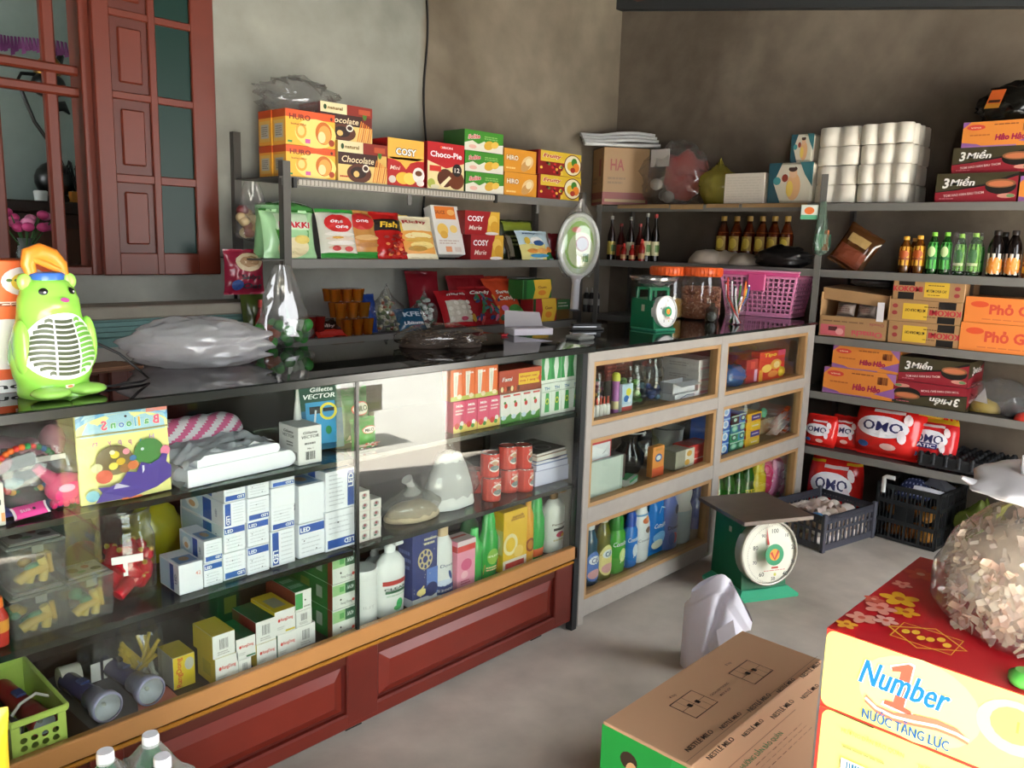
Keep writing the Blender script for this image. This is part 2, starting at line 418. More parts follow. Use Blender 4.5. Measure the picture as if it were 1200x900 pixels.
# sheet roof sloping down towards the front
dark = mat('2b2623', .7, 0, .3)
m = MB(); n = 120; vs = []; fs = []
for i in range(n+1):
    x = -4+(XW+.3+4)*i/n; dz = .012*math.sin(i*PI)
    dz = .018*(1 if i % 4 < 2 else 0)
    vs += [(x, YE, rz_roof(YE)+dz+.1), (x, YW+.1, rz_roof(YW+.1)+dz+.1)]
    if i: fs.append((2*i-2, 2*i-1, 2*i+1, 2*i))
m.add(vs, fs, dark); struct(m.obj('ceiling'))
for i, y in enumerate((-.5, .6, 1.7, 2.6, 3.4)):
    m = MB(); z = rz_roof(y); m.box(-4, XW, y-.03, y+.03, z+.03, z+.1, mat('4d2a1e', .7)); struct(m.obj('roof_beam'))
m = MB(); m.add([(XW-.07, YE, rz_roof(YE)-.02), (XW, YE, rz_roof(YE)-.02), (XW, YE, rz_roof(YE)+.06), (XW-.07, YE, rz_roof(YE)+.06), (XW-.07, YW, 3.06), (XW, YW, 3.06), (XW, YW, 3.14), (XW-.07, YW, 3.14)],
    [(0, 1, 2, 3), (4, 7, 6, 5), (0, 4, 5, 1), (1, 5, 6, 2), (2, 6, 7, 3), (3, 7, 4, 0)], mat('3c3f41', .6, .2)); struct(m.obj('trim_1'))
# house wall at the far left; unseen front pieces added to block light
m = MB(); m.box(-4.15, -4, YE, YW, 0, 3.3, M_wallb); struct(m.obj('wall_left'))
for a, b in ((-4, -.75), (.95, 2.9), (3.95, XW)):
    m = MB(); m.box(a, b, -.55, -.4, 0, 2.5, mat('6b6258', .8, 0, .15)); struct(m.obj('wall_light_block'))
# moulded ledge under the window
teal = mat('6f9690', .6, 0, .15); ledge = mat('a39c8c', .8, 0, .15)
XL = 1.965
m = MB(); m.box(-4, XL, 3.38, YW, 1.15, 1.2, ledge, .006); struct(m.obj('window_sill'))
m = MB()
prof = [(3.6, 1.03), (3.47, 1.03), (3.47, 1.065), (3.45, 1.075), (3.45, 1.092), (3.435, 1.097), (3.435, 1.114), (3.42, 1.119), (3.42, 1.136), (3.405, 1.141), (3.405, 1.15), (3.6, 1.15)]
m.prism(prof, -4, XL, teal, 'x'); struct(m.obj('trim_2'))
m = MB(); m.box(-4, XL-.03, 3.49, YW, 0, 1.03, mat('b5b1a8', .8, 0, .1)); struct(m.obj('wall_plinth'))
# window: frame, bars, the open wooden leaf
w = bpy.data.objects.new('window_1', None); COL.objects.link(w); struct(w); w.location = (WX1, YW, WZ0)
def wpart(name, mb, par=w): o = mb.obj(name, par); o.matrix_parent_inverse = Matrix.Translation(-w.location) if par is w else Matrix(); return o
m = MB()
m.box(WX1-.045, WX1, YW-.02, YW+.1, WZ0, WZ1, RED, .004); m.box(WX0, WX0+.05, YW-.02, YW+.1, WZ0, WZ1, RED, .004)
m.box(WX0, WX1, YW-.015, YW+.1, WZ0-.0, WZ0+.035, RED, .004); wpart('frame', m)
for x in (.60, .80, 1.0, 1.205):
    m = MB(); m.box(x-.026, x+.022, YW+.02, YW+.06, WZ0, WZ1, RED, .008); wpart('bar', m)
for py in (69, 96):
    m = MB(); z = sz(py, 1.02, YW+.02); m.box(WX0, WX1, YW+.012, YW+.05, z-.018, z+.02, RED, .008); wpart('bar', m)
m = MB(); LY = 3.54; lx0, lx1 = sx(107, LY, 2.3), sx(251, LY, 2.3); lz0 = sz(322, 1.6, LY); lz1 = 2.72
cx = [lx0, sx(133, LY, 2), sx(177, LY, 2), sx(186, LY, 2), sx(226.5, LY, 2), lx1]
rows = []
for a, b in ((-65, 25), (34, 117), (126, 209), (219, 297)): rows.append((sz(b, cx[4]-.05, LY), sz(a, cx[4]-.05, LY)))
def leaf_frame(m):
    for a, b in ((0, 1), (2, 3), (4, 5)): m.box(cx[a], cx[b], LY, LY+.035, lz0, lz1, RED, .004)
    zs = [lz0]+[q for r in rows[::-1] for q in r]+[lz1]
    for i in range(0, len(zs)-1, 2):
        for a, b in ((1, 2), (3, 4)): m.box(cx[a]-.004, cx[b]+.004, LY+.001, LY+.034, zs[i], min(zs[i+1], lz1), RED, .004)
leaf_frame(m); leaf = wpart('shutter_leaf', m)
for a, b in rows:
    q = MB(); q.box(cx[1], cx[2], LY+.012, LY+.03, a, b, REDD); q.box(cx[1]+.03, cx[2]-.025, LY+.003, LY+.028, a+.035, b-.035, RED, .006); o = q.obj('panel', leaf)
    q = MB(); q.box(cx[3], cx[4], LY+.015, LY+.02, a, b, mat('16302a', .35, spec=.25)); o = q.obj('pane', leaf)
# the room behind the window; its unseen ceiling is added to dim it
M_in = mat('9aa8a2', .8, 0, .1)
m = MB(); m.box(-2.5, 2.3, 5.4, 5.5, 0, 3.2, M_in); struct(m.obj('wall_inner'))
m = MB(); m.box(2.2, 2.3, YW+.12, 5.4, 0, 3.2, M_in); struct(m.obj('wall_inner_side'))
m = MB(); m.box(-4, 2.3, YW+.12, 5.5, -.05, .0, M_floor); struct(m.obj('floor_inner'))
m = MB(); m.box(-4, 2.3, YW+.12, 5.5, 3.2, 3.25, M_in); struct(m.obj('ceiling_inner'))
m = MB(); m.box(-4.1, -4, YW+.12, 5.5, 0, 1.5, M_in); struct(m.obj('wall_inner_end'))
# dark ledge unit in that room
e = empty('altar_cabinet', 'dark wooden cabinet seen through the barred window', 'cabinet', None, (1.35, 5.1, 0))
dk = mat('2a1a14', .4, 0, .2)
m = MB(); m.box(-.6, .45, -.25, .28, 0, 1.58, mat('3a2119', .45, 0, .2), .006); m.obj('body', e)
m = MB(); m.box(-.63, .48, -.28, .28, 1.58, 1.64, dk, .01); m.obj('top', e)
for x in (-.33, .18):
    m = MB(); m.box(x-.22, x+.22, -.275, -.25, .9, 1.5, mat('4a2a1d', .4), .01); m.obj('door', e)
# dark ornate lamp on that cabinet
lp = at(68, 218, y=5.0); e = empty('ornate_lamp', 'dark ornate metal lamp with brass head behind the window bars', 'lamp', None, (lp.x, 5.05, 1.64))
blk = mat('0f0e0d', .3); brass = mat('8d6a2b', .3, .8)
m = MB(); m.lathe([(.09, 0), (.1, .02), (.06, .04), (.02, .05), (.018, .3), (.03, .33), (.018, .36), (.02, .55)], blk, 14); m.ball((0, 0, .12), (.1, .1, .1), blk); m.obj('base', e)
m = MB(); m.ball((0, 0, .62), (.085, .085, .07), blk); m.ball((0, -.03, .71), (.06, .06, .06), brass); m.lathe([(.05, .66), (.07, .68), (.05, .7)], brass, 12); m.obj('lamp_head', e)
m = MB(); m.tube([(0, 0, .3), (-.08, 0, .42), (-.15, 0, .62), (-.13, 0, .66), (0, 0, .67)], .01, blk, 6); m.tube([(0, 0, .5), (.07, 0, .52), (.1, 0, .48)], [.03, .03, .005], blk, 6); m.tube([(.04, 0, .68), (.07, 0, .78), (.06, 0, .83)], [.025, .018, .004], blk, 6); m.obj('arm', e)
p = at(92, 212, y=5.0); m = MB()
for i in range(26):
    a = rnd.random()*6.28; r = rnd.random()*.08; m.tube([(0, 0, 0), (r*math.cos(a)*.6, r*math.sin(a)*.6, .1), (r*1.4*math.cos(a), r*math.sin(a), .14+rnd.random()*.1), (r*1.9*math.cos(a), r*1.4*math.sin(a), .12+rnd.random()*.08)], .004, blk, 4)
m.lathe([(.03, 0), (.04, .03), (.02, .06)], mat('6b3a1c', .5), 10); tag(m.obj('wire_plant', None, (p.x, 5.0, 1.64)), 'dark curly ornament beside the lamp behind the window bars', 'ornament')
p = at(90, 225, y=4.98); carton('small_box', .09, .05, .06, 'c47a2a', None, 'small orange box on the dark cabinet behind the window', 'box', None, (p.x, 4.95, 1.64))
p = at(43, 227, y=4.98); m = MB(); m.lathe([(.03, 0), (.035, .05), (.028, .055)], mat('cfd2ce', .3), 14); tag(m.obj('white_cup', None, (p.x, 4.92, 1.64)), 'small white cup on the dark cabinet behind the window', 'cup')
# side table with a vase of pink flowers, near the window
p = at(35, 292, y=4.0)
e = empty('side_table', 'dark low table standing just inside the barred window', 'table', None, (1.0, 4.1, 0))
m = MB(); m.box(-.5, .5, -.2, .2, 1.30, 1.335, dk, .005); m.obj('tabletop', e)
for a in (-.45, .45):
    for b in (-.16, .16): m = MB(); m.box(a-.025, a+.025, b-.025, b+.025, 0, 1.30, dk); m.obj('leg', e)
e = empty('flower_vase', 'glass vase of pink flowers behind the window bars', 'vase', None, (p.x, 4.05, 1.335))
m = MB(); m.lathe([(.03, 0), (.04, .05), (.03, .1), (.04, .12)], clear('b8c8c0', .2), 12); m.obj('body', e)
for i in range(17):
    a = i*2.4; r = .02+.012*i**.75; m = MB(); z = .16+.07*rnd.random()
    m.ball((r*math.cos(a)*1.3, r*math.sin(a), z), (.026, .026, .02), mat(rnd.choice(('d2588f', 'e08ab0', 'c43d78')), .6), 8, 6); m.tube([(0, 0, .05), (r*math.cos(a), r*math.sin(a)*.8, z)], .003, mat('3f6a35'), 4); m.obj('flower', e)
# purple paper garland in that room
m = MB(); gy = 4.9
pts = [at(x, y, y=gy) for x, y in ((-12, 38), (0, 40), (12, 42), (25, 43), (38, 44), (52, 46), (66, 47), (80, 50), (95, 53))]
for a, b in zip(pts, pts[1:]):
    for k in range(3):
        q = a.lerp(b, k/3); q2 = a.lerp(b, (k+.85)/3); dz = .035+.02*rnd.random()
        m.add([(q.x, gy, q.z), (q2.x, gy+.01, q2.z), (q2.x, gy-.01, q2.z-dz*1.6), (q.x, gy+.012, q.z-dz*1.7)], [(0, 1, 2, 3)], mat(rnd.choice(('8e4a86', '7a3d76', 'a05a98')), .7))
tag(m.obj('paper_garland'), 'purple paper garland hanging in the room behind the window', 'garland')
# black cable down the back wall
m = MB(); x0 = sx(498, YW, 2.5)
m.tube([(x0-.012*math.sin(z*9), YW-.008, z) for z in [2.95-.06*i for i in range(24)]], .006, mat('191512', .6), 6)
tag(m.obj('wall_cable'), 'thin black cable running down the back wall above the shelf', 'cable')

# ================================================================ shelving
grey = mat('73716c', .55, .1, .12); greyd = mat('56534e', .55, .1, .15)
ZB = (1.745, 1.395, 1.036)
def rack(name, label, loc): return empty(name, label, 'shelf', 'angle iron shelving along the walls', loc)
bx0, bx1 = sx(336, YS, 1.5), sx(683, YS, 1.73)
e = rack('shelf_rack', 'grey steel shelf rack of snacks behind the glass counter', (bx0, YS, 0))
def rp(name, mb): o = mb.obj(name, e); o.matrix_parent_inverse = Matrix.Translation(-e.location); return o
for z in ZB:
    m = MB(); m.box(bx0-.03 if z > 1.5 else bx0-.12, bx1, YS, YW-.02, z-.006, z, greyd); m.box(bx0-.02, bx1, YS-.004, YS, z-.038, z+.002, grey); rp('shelf_board', m)
for x, y, zt in ((bx0, YS-.006, 1.81), (bx1, YS-.006, 1.8), (bx0-.02, YW-.03, 1.95), (bx1, YW-.03, 1.9)):
    m = MB(); m.box(x-.018, x+.018, y-.003, y+.003, 0, zt, greyd); m.box(x-.018, x-.014, y, y+.035, 0, zt, greyd); rp('post', m)
m = MB(); a, b = sx(346, YS, 1.73), sx(577, YS, 1.73); m.box(a, b, YS-.022, YS-.005, 1.712, 1.738, mat('b7b0a4', .5), .004)
for i in range(60): t = a+(b-a)*i/60; m.box(t, t+.004, YS-.024, YS-.02, 1.714, 1.736, mat('857e73', .5))
rp('price_rail', m)
for q in (b+.004, a-.02): m = MB(); m.box(q, q+.016, YS-.02, YS-.004, 1.70, 1.742, mat('161412')); rp('rail_clip', m)
for px in (478, 628): x = sx(px, YS+.02, 1.68); m = MB(); m.box(x-.012, x+.012, YS+.005, YS+.012, 1.66, 1.71, grey); rp('bracket', m)
ZR = (1.745, 1.395, 1.035, .728, .412)
e = rack('shelf_rack', 'tall grey steel shelf rack of cartons and drinks on the side wall', (XS, 2.0, 0))
ye = .55
for i, z in enumerate(ZR):
    m = MB(); m.box(XS, XW-.01, ye if i < 3 else .75, YS+.25 if i < 3 else 1.99, z-.006, z, greyd); m.box(XS-.004, XS, ye if i < 3 else .75, YS+.25 if i < 3 else 1.99, z-.038, z+.002, grey); rp('shelf_board', m)
py_ = sy(956, XS, 1.3)
for y, zt in ((py_, 1.9), (ye+.02, 1.78), (3.42, 1.78)):
    m = MB(); m.box(XS-.008, XS-.003, y-.018, y+.018, 0, zt, grey); m.box(XS-.005, XS+.03, y+.014, y+.018, 0, zt, grey); rp('post', m)
for y in (py_-.02, ye+.05, 3.42):
    m = MB(); m.box(XW-.04, XW-.005, y-.018, y-.014, 0, 1.8, greyd); m.box(XW-.01, XW-.006, y-.018, y+.018, 0, 1.8, greyd); rp('post', m)
# cardboard laid along the top board
cb = mat('9c7d55', .85, 0, .15)
for i, (a, b) in enumerate(((724, 784), (786, 824), (828, 866), (870, 946))):
    y0, y1 = sy(a, XS-.02, 1.75), sy(b, XS-.02, 1.75)
    m = MB(); m.box(-.022, .30, y1-y0, 0, 0, .004, cb); m.box(-.022, -.018, y1-y0, 0, -.02-.008*(i == 1), .003, cb)
    tag(m.obj('cardboard_sheet', None, (XS, y0, 1.7475)), 'folded brown cardboard liner on the top side shelf, '+('under the clear bag', 'under the yellow bag', 'under the white paper pack', 'under the diaper packs')[i], 'cardboard', 'cardboard liners on the top shelf')

# ================================================================ glass display case
CX0, CX1 = .06, 2.425
e = empty('display_case', 'long glass display counter with red wooden base and amber strip', 'display counter', None, (1.2, YC, 0))
black = mat('161a18', .25); DZ = .312
m = MB(); m.box(CX0, CX1, YC+.03, YCB, .05, .30, mat('5a1a12', .4, 0, .15)); m.box(CX0, CX1, YC+.012, YC+.03, .245, .29, REDD); m.box(CX0, CX1, YC+.005, YC+.03, .035, .085, mat('641f14', .4, 0, .15), .006)
rp('base', m)
zb0, zb1 = .088, .243; px_ = [(.02+CX0, .62), (.70, 1.345), (1.46, 2.30)]
for a, b in ((CX0, px_[0][0]), (px_[0][1], px_[1][0]), (px_[1][1], px_[2][0]), (px_[2][1], CX1)): m = MB(); m.box(a, b, YC+.004, YC+.03, .05, .285, mat('5e1d13', .4, 0, .15), .004); rp('stile', m)
for a, b in px_:
    m = MB(); r = mat('6e2317', .35, 0, .12); q = .045
    m.box(a, b, YC+.02, YC+.028, zb0, zb1, mat('4c150e', .4)); vs = [(a+.012, YC+.02, zb0+.008), (b-.012, YC+.02, zb0+.008), (b-.012, YC+.02, zb1-.008), (a+.012, YC+.02, zb1-.008), (a+q, YC+.006, zb0+.035), (b-q, YC+.006, zb0+.035), (b-q, YC+.006, zb1-.035), (a+q, YC+.006, zb1-.035)]
    m.add(vs, [(4, 5, 6, 7), (0, 1, 5, 4), (1, 2, 6, 5), (2, 3, 7, 6), (3, 0, 4, 7)], r); rp('base_panel', m)
m = MB(); m.box(CX0, CX1-.01, YC-.004, YC+.022, .295, .347, mat('ad7b48', .35, 0, .1), .003); rp('wood_strip', m)
m = MB(); m.box(CX0, CX1, YC-.002, YC+.012, .276, .288, mat('c78a35', .25, .5), .004); rp('gold_moulding', m)
m = MB(); m.box(CX0, CX1, YC+.022, YCB, .297, DZ, mat('3a2b25', .55, 0, .2)); rp('deck', m)
m = MB(); m.box(CX0, CX1, YCB-.012, YCB, DZ, ZT-.014, mat('241d19', .5, 0, .15)); rp('back_panel', m)
m = MB(); m.box(CX0, CX1, YC-.02, YCB+.03, ZT-.010, ZT, clear('4f5a55', 0, 'ffffff', .0, 1.3, 'top_glass')); rp('top_glass', m)
m = MB(); m.box(CX0, CX1+.02, YC-.024, YC-.010, ZT-.024, ZT, black, .002); rp('edge_trim', m)
SEAM = sx(419, YC, .7)
for a, b in ((CX0, SEAM-.004), (SEAM+.004, CX1-.03)):
    m = MB(); m.box(a, b, YC, YC+.005, .35, ZT-.016, PANE); rp('front_glass', m)
m = MB(); m.box(SEAM-.005, SEAM+.005, YC-.002, YC+.009, .35, ZT-.016, black); rp('seam_strip', m)
m = MB(); m.box(CX1-.028, CX1, YC-.004, YC+.026, 0, ZT-.012, mat('23272a', .4, .3)); m.box(CX1-.028, CX1, YCB-.03, YCB, 0, ZT-.012, mat('23272a', .4, .3)); rp('end_post', m)
for x in (.2, 1.4, 2.25): m = MB(); m.box(x-.03, x+.03, YC+.05, YC+.11, 0, .05, black); rp('foot', m)
SHELF1, SHELF2 = .872, .594
sg = clear('c9d6d0', 0, 'ffffff', .0, 1.2, 'shelf_glass')
for z in (SHELF1, SHELF2):
    for a, b in ((CX0, SEAM-.006), (SEAM+.006, CX1-.03)):
        m = MB(); m.box(a, b, YC+.02, YCB-.02, z-.006, z, sg); rp('glass_shelf', m)
        m = MB(); m.box(a, b, YC+.012, YC+.02, z-.014, z+.001, mat('1c2320', .2)); rp('shelf_edge', m)

# ================================================================ grey wooden cabinet with six windows
KX0, KX1 = CX1+.012, XS-.015
e = empty('wooden_cabinet', 'weathered grey wooden cabinet with six small glazed windows', 'cabinet', None, ((KX0+KX1)/2, YC, 0))
M_k = mat('98938c', .7, 0, .14, .15); M_j = mat('a38055', .5, 0, .15)
zr = [1.10]+[sz(p, 2.52, YC) for p in (423.5, 497.5, 514, 593, 612, 700)]+[0.03]
xm0, xm1 = sx(846, YC, 1.03), sx(853.5, YC, 1.03); xl = sx(696.5, YC, 1.0); xr = KX1-.075
m = MB()
m.box(KX0, xl, YC, YC+.04, 0, 1.10, M_k, .003); m.box(xm0, xm1, YC, YC+.04, .05, 1.10, M_k, .003); m.box(xr, KX1, YC, YC+.04, 0, 1.10, M_k, .003)
for i in (0, 2, 4, 6): m.box(xl-.003, xr+.003, YC+.002, YC+.038, zr[i+1], zr[i], M_k, .003)
rp('frame', m)
m = MB(); m.box(KX0, KX0+.02, YC+.04, YCB, .03, 1.10, M_k); m.box(KX1-.02, KX1, YC+.04, YCB, .03, 1.10, M_k); rp('side_panel', m)
m = MB(); m.box(KX0, KX1, YCB-.012, YCB, .03, 1.10, mat('4a423a', .8, 0, .15)); rp('back_panel', m)
KZ = []
for i in (2, 4, 6):
    z = zr[i]-.0; KZ.append(z); m = MB(); m.box(KX0+.02, KX1-.02, YC+.04, YCB-.012, z-.018, z, mat('8b7452', .7, 0, .2)); rp('shelf_board', m)
m = MB(); m.box(KX0+.02, KX1-.02, YC+.04, YCB-.012, zr[0]-.012, zr[0], mat('6e6254', .7)); rp('top_board', m)
for (a, b) in ((xl, xm0), (xm1, xr)):
    for i in (1, 3, 5):
        t = .016; z0, z1 = zr[i+1], zr[i]; m = MB()
        m.box(a, a+t, YC+.006, YC+.045, z0, z1, M_j); m.box(b-t-.008, b, YC+.006, YC+.045, z0, z1, M_j); m.box(a+t, b-t, YC+.006, YC+.045, z0, z0+t, M_j); m.box(a+t, b-t, YC+.006, YC+.045, z1-t, z1, M_j)
        wf = rp('window_frame', m); m = MB(); m.box(a+t, b-t, YC+.028, YC+.031, z0+t, z1-t, PANE); o = m.obj('pane', wf)
m = MB(); m.box(KX0-.005, KX1+.01, YC-.012, YCB+.03, 1.10, 1.112, mat('141817', .06)); rp('top_glass', m)
KT = 1.1125

# ================================================================ goods on the rack behind the counter
def pj(P):
    q = Vector(P)-CAM; k = q.dot(FW); return 600+F*q.dot(RT)/k, 450+F*q.dot(DN)/k
def fit(pl, pr, pt, z, y, lean=0.):
    """centre x, width and height (along the lean) of a thing whose foot stands at y, z"""
    x0, x1 = sx(pl, y, z+.04), sx(pr, y, z+.04); xc = (x0+x1)/2; lo, hi = .005, 1.2
    for _ in range(40):
        h = (lo+hi)/2
        if pj((xc, y+h*math.sin(lean), z+h*math.cos(lean)))[1] > pt: lo = h
        else: hi = h
    return xc, x1-x0, h
def fitr(pl, pr, pt, z, x):
    """the same for the side wall: centre y, width along the wall, height"""
    y0, y1 = sy(pl, x, z+.04), sy(pr, x, z+.04); yc = (y0+y1)/2
    return yc, y0-y1, sz(pt, x, yc)-z
def bcart(name, pl, pr, pt, z, y, d, col, prt, label, cat, group=None, h=None, **k):
    xc, w, hh = fit(pl, pr, pt, z, y); hh = h or hh
    return carton(name, w-.002, d, hh, col, prt, label, cat, group, (xc, y+d/2, z), **k), hh
def rcart(name, pl, pr, pt, z, x, d, col, prt, label, cat, group=None, h=None, rz=0., **k):
    yc, w, hh = fitr(pl, pr, pt, z, x); hh = h or hh
    return carton(name, w-.003, d, hh, col, prt, label, cat, group, (x+d/2, yc, z), rz=-PI/2+rz, **k), hh
def bpouch(pl, pr, pt, z, y, lean, t, base, prt, label, cat='snack pack', group=None, name='snack_pack', rz=0., **k):
    xc, w, h = fit(pl, pr, pt, z, y, lean)
    return pouch(name, w, h, t, base, prt, label, cat, group, (xc, y+t*.4, z+.001), (-lean, 0, rz), **k)
zt = ZB[0]+.003; Y1 = 3.215
# --- cake boxes, two deep and two high
def p_cake(f):
    P = f('F'); P.rect(0, .78, 1, 1, 'd8541f'); P.rect(0, 0, 1, .78, 'f0b63a'); P.ell(.6, .38, .42, .42, 'f7d97b', 24); P.ell(.76, .42, .17, .33, 'c86a1d', 20); P.ell(.78, .38, .13, .27, 'e9a24a', 20); P.ell(.72, .3, .08, .17, 'f6dca0', 14)
    P.ell(.3, .42, .11, .22, 'e2a23a', 16); P.ell(.3, .42, .07, .14, 'f3cf7c', 12); P.text('HURO', .28, .8, .15, '7a1c12', .42, .03); P.text('butter cake', .25, .6, .06, 'a04a1a', .3); P.rect(.03, .06, .12, .12, '2a8a4a'); P.rect(.38, .08, .48, .2, 'c85a9a'); P.ell(.92, .16, .06, .1, 'a03a1a')
    P.ell(.92, .86, .025, .05, '5a1a10')
    P = f('L'); P.rect(0, .78, 1, 1, 'c04d22'); P.rect(.1, .1, .9, .7, 'e3b85c'); P.rect(.2, .2, .8, .6, 'b9b7ae'); P.lines(.25, .25, .75, .55, 5, '7a7468')
    f('T').rect(.1, .1, .9, .9, 'e07a33')
x0 = sx(335, Y1, 1.85); x1 = sx(393.5, Y1, 1.85); hw = x1-x0; hz = sz(172, x0+hw/2, Y1)-zt; hz2 = sz(130.5, x0+hw/2, Y1)-zt-hz
huro = []
for k, (zz, h_) in enumerate(((zt, hz), (zt+hz, hz2))):
    for j in (0, 1):
        carton('cake_box', hw-.004, .105, h_-.002, 'e9a63a', p_cake, ('lower', 'upper')[k]+' orange cake box '+('in front', 'behind its twin')[j]+' at the window end of the top rack shelf', 'cake box', 'orange cake boxes', (x0+hw/2-.004*j, Y1+.055+.108*j, zz+.001))
def p_stick(f):
    P = f('F'); P.rect(0, .72, .5, 1, 'efe0b0'); P.rect(.5, .72, 1, 1, '8a2a1c'); P.rect(0, .42, .8, .72, '3a1a12'); P.text('Chocolate', .4, .56, .16, 'e8d7b0', .66, .015, .2); P.rect(0, 0, 1, .42, 'e6c97a')
    P.ell(.42, .22, .25, .24, '5a2c16', 20); P.ell(.4, .24, .16, .15, '2a130c', 16); P.ell(.55, .36, .07, .1, 'efe6d6', 14); P.ell(.55, .36, .05, .06, '3a1c10', 12); P.ell(.36, .2, .06, .08, 'dcb46a', 10)
    for i in range(7): P.line([(.7+.04*i, .02), (.78+.035*i, .6-.03*i)], .006, ('d9822e', 'e89a44', 'c4631c')[i % 3])
    P.ell(.08, .86, .03, .07, '2a4a20'); P.text('natural', .27, .86, .09, '7a5a20', .28); P.ell(.84, .75, .04, .12, '4a7a2a'); P.lines(.03, .08, .2, .16, 1, 'b03020'); P.rect(.72, .78, .95, .92, 'b8502c')
    f('L').rect(.1, .1, .9, .9, '5a1a16')
s1, sh = bcart('stick_biscuit_box', 396, 453.5, 167.5, zt, Y1, .19, 'd9b15f', p_stick, 'lower brown chocolate stick box standing on the top rack shelf', 'biscuit box', 'chocolate stick boxes')
xc, w_, h_ = fit(376, 436.5, 122.5, zt+sh, Y1+.02)
carton('stick_biscuit_box', w_, .17, h_-.003, '6a1c18', p_stick, 'upper brown chocolate stick box, on another and partly behind cake boxes', 'biscuit box', 'chocolate stick boxes', (xc, Y1+.108, zt+sh+.002))
def p_cosy(f):
    P = f('F'); P.rect(0, 0, 1, .56, 'b3201f'); P.rect(0, .56, 1, 1, 'e8b24a'); P.poly([(0, .6), (.35, .5), (.5, .36), (.62, .5), (1, .62), (1, .56), (0, .56)], 'e8b24a'); P.text('COSY', .5, .73, .14, 'ffffff', .56, .03, 0, out='33231a')
    P.text('Mini', .2, .38, .09, 'f2d8c8', .26, .015, .25); P.ell(.42, .17, .2, .13, 'e7b73e', 18); P.ell(.6, .17, .17, .13, 'f0cb5c', 18); P.ell(.85, .26, .17, .17, 'f1ece4', 18); P.ell(.85, .3, .1, .06, '6a3a1c', 14); P.ell(.9, .09, .11, .07, 'e9e2da', 14); P.ell(.12, .13, .1, .08, 'd0c4bc', 12)
    f('L').rect(.1, .1, .9, .9, '8a1a1a')
bcart('cookie_box', 454, 496.5, 163.5, zt, Y1, .12, 'a51d1c', p_cosy, 'red and gold cookie box beside the chocolate stick boxes', 'cookie box')
def p_choco(f):
    P = f('F'); P.rect(0, .6, 1, 1, 'b81f24'); P.rect(0, 0, 1, .6, 'e9d9a0'); P.poly([(0, .6), (.5, .46), (1, .6)], 'b81f24'); P.text('ORION', .5, .9, .05, 'ffffff', .34); P.ell(.36, .9, .03, .025, 'e8682a'); P.text('Choco-Pie', .5, .75, .12, 'ffffff', .86, .03)
    P.ell(.48, .25, .22, .2, '53260f', 20); P.ell(.78, .22, .22, .2, '6a3216', 20); P.poly([(.34, .1), (.58, .3), (.64, .26), (.42, .05)], 'f0e2b6'); P.ell(.8, .44, .13, .14, '1b1512', 18); P.text('12', .8, .44, .1, 'f2efe8', .14); P.rect(.05, .38, .36, .5, 'c83226'); P.ell(.1, .12, .1, .1, 'a9b04a', 12); P.ell(.2, .05, .12, .05, 'd9d0b0', 12)
    f('L').rect(.05, .05, .95, .95, '9a1a1f')
bcart('pie_box', 500.5, 543.5, 168, zt, Y1, .14, 'a81b20', p_choco, 'red chocolate pie box with two brown pies printed on it', 'pie box')
def p_green(f):
    P = f('F'); P.rect(0, 0, 1, 1, '3f8a2a'); P.rect(0, 0, 1, .36, 'ece7d6'); P.poly([(0, .36), (.2, .5), (.35, .34), (.5, .52), (.62, .36), (1, .44), (1, .2), (0, .2)], 'ece7d6'); P.ell(.62, .34, .13, .22, 'd9a838', 18, rot=.25); P.ell(.78, .4, .1, .17, 'e6bd52', 16, rot=.25)
    P.text('Solite', .24, .7, .2, 'd4545c', .3, .03, .2, .12, out='f5e9e2'); P.lines(.5, .6, .9, .8, 2, '8fbf6a'); P.ell(.2, .2, .1, .1, 'e8b9a8', 12)
    f('L').rect(0, 0, 1, 1, '2d5a22')
xc, w_, h_ = fit(545.5, 590, 154.5, zt, Y1); hh = h_/3
gb = None
for k in range(3):
    carton('roll_cake_box', w_, .16, hh-.002, '3b7c29', p_green, ('bottom', 'middle', 'top')[k]+' green roll cake box in the stack of three on the top rack shelf', 'cake box', 'green roll cake boxes', (xc-.006*k, Y1+.08, zt+hh*k+.001))
def p_hiro(f):
    P = f('F'); P.rect(0, 0, 1, 1, 'd9922c'); P.text('HIRO', .25, .62, .2, 'fbeed8', .36, .03, out='8a4a18'); P.ell(.72, .45, .2, .28, 'e8c48a', 18, rot=.5); P.ell(.66, .3, .16, .2, 'c9975a', 16, rot=.5); P.ell(.75, .5, .1, .16, 'f2dcae', 12, rot=.5); P.lines(.06, .1, .4, .24, 1, 'f3cf8a')
xc, w_, h_ = fit(591, 628.5, 175.5, zt, Y1)
for k in range(2): carton('cracker_box', w_-.004*k, .13, h_/2-.002, 'd08a28', p_hiro, ('lower', 'upper')[k]+' yellow cracker box right beside the green roll cake boxes', 'cracker box', 'yellow cracker boxes', (xc-.008*k, Y1+.065, zt+h_/2*k+.001))
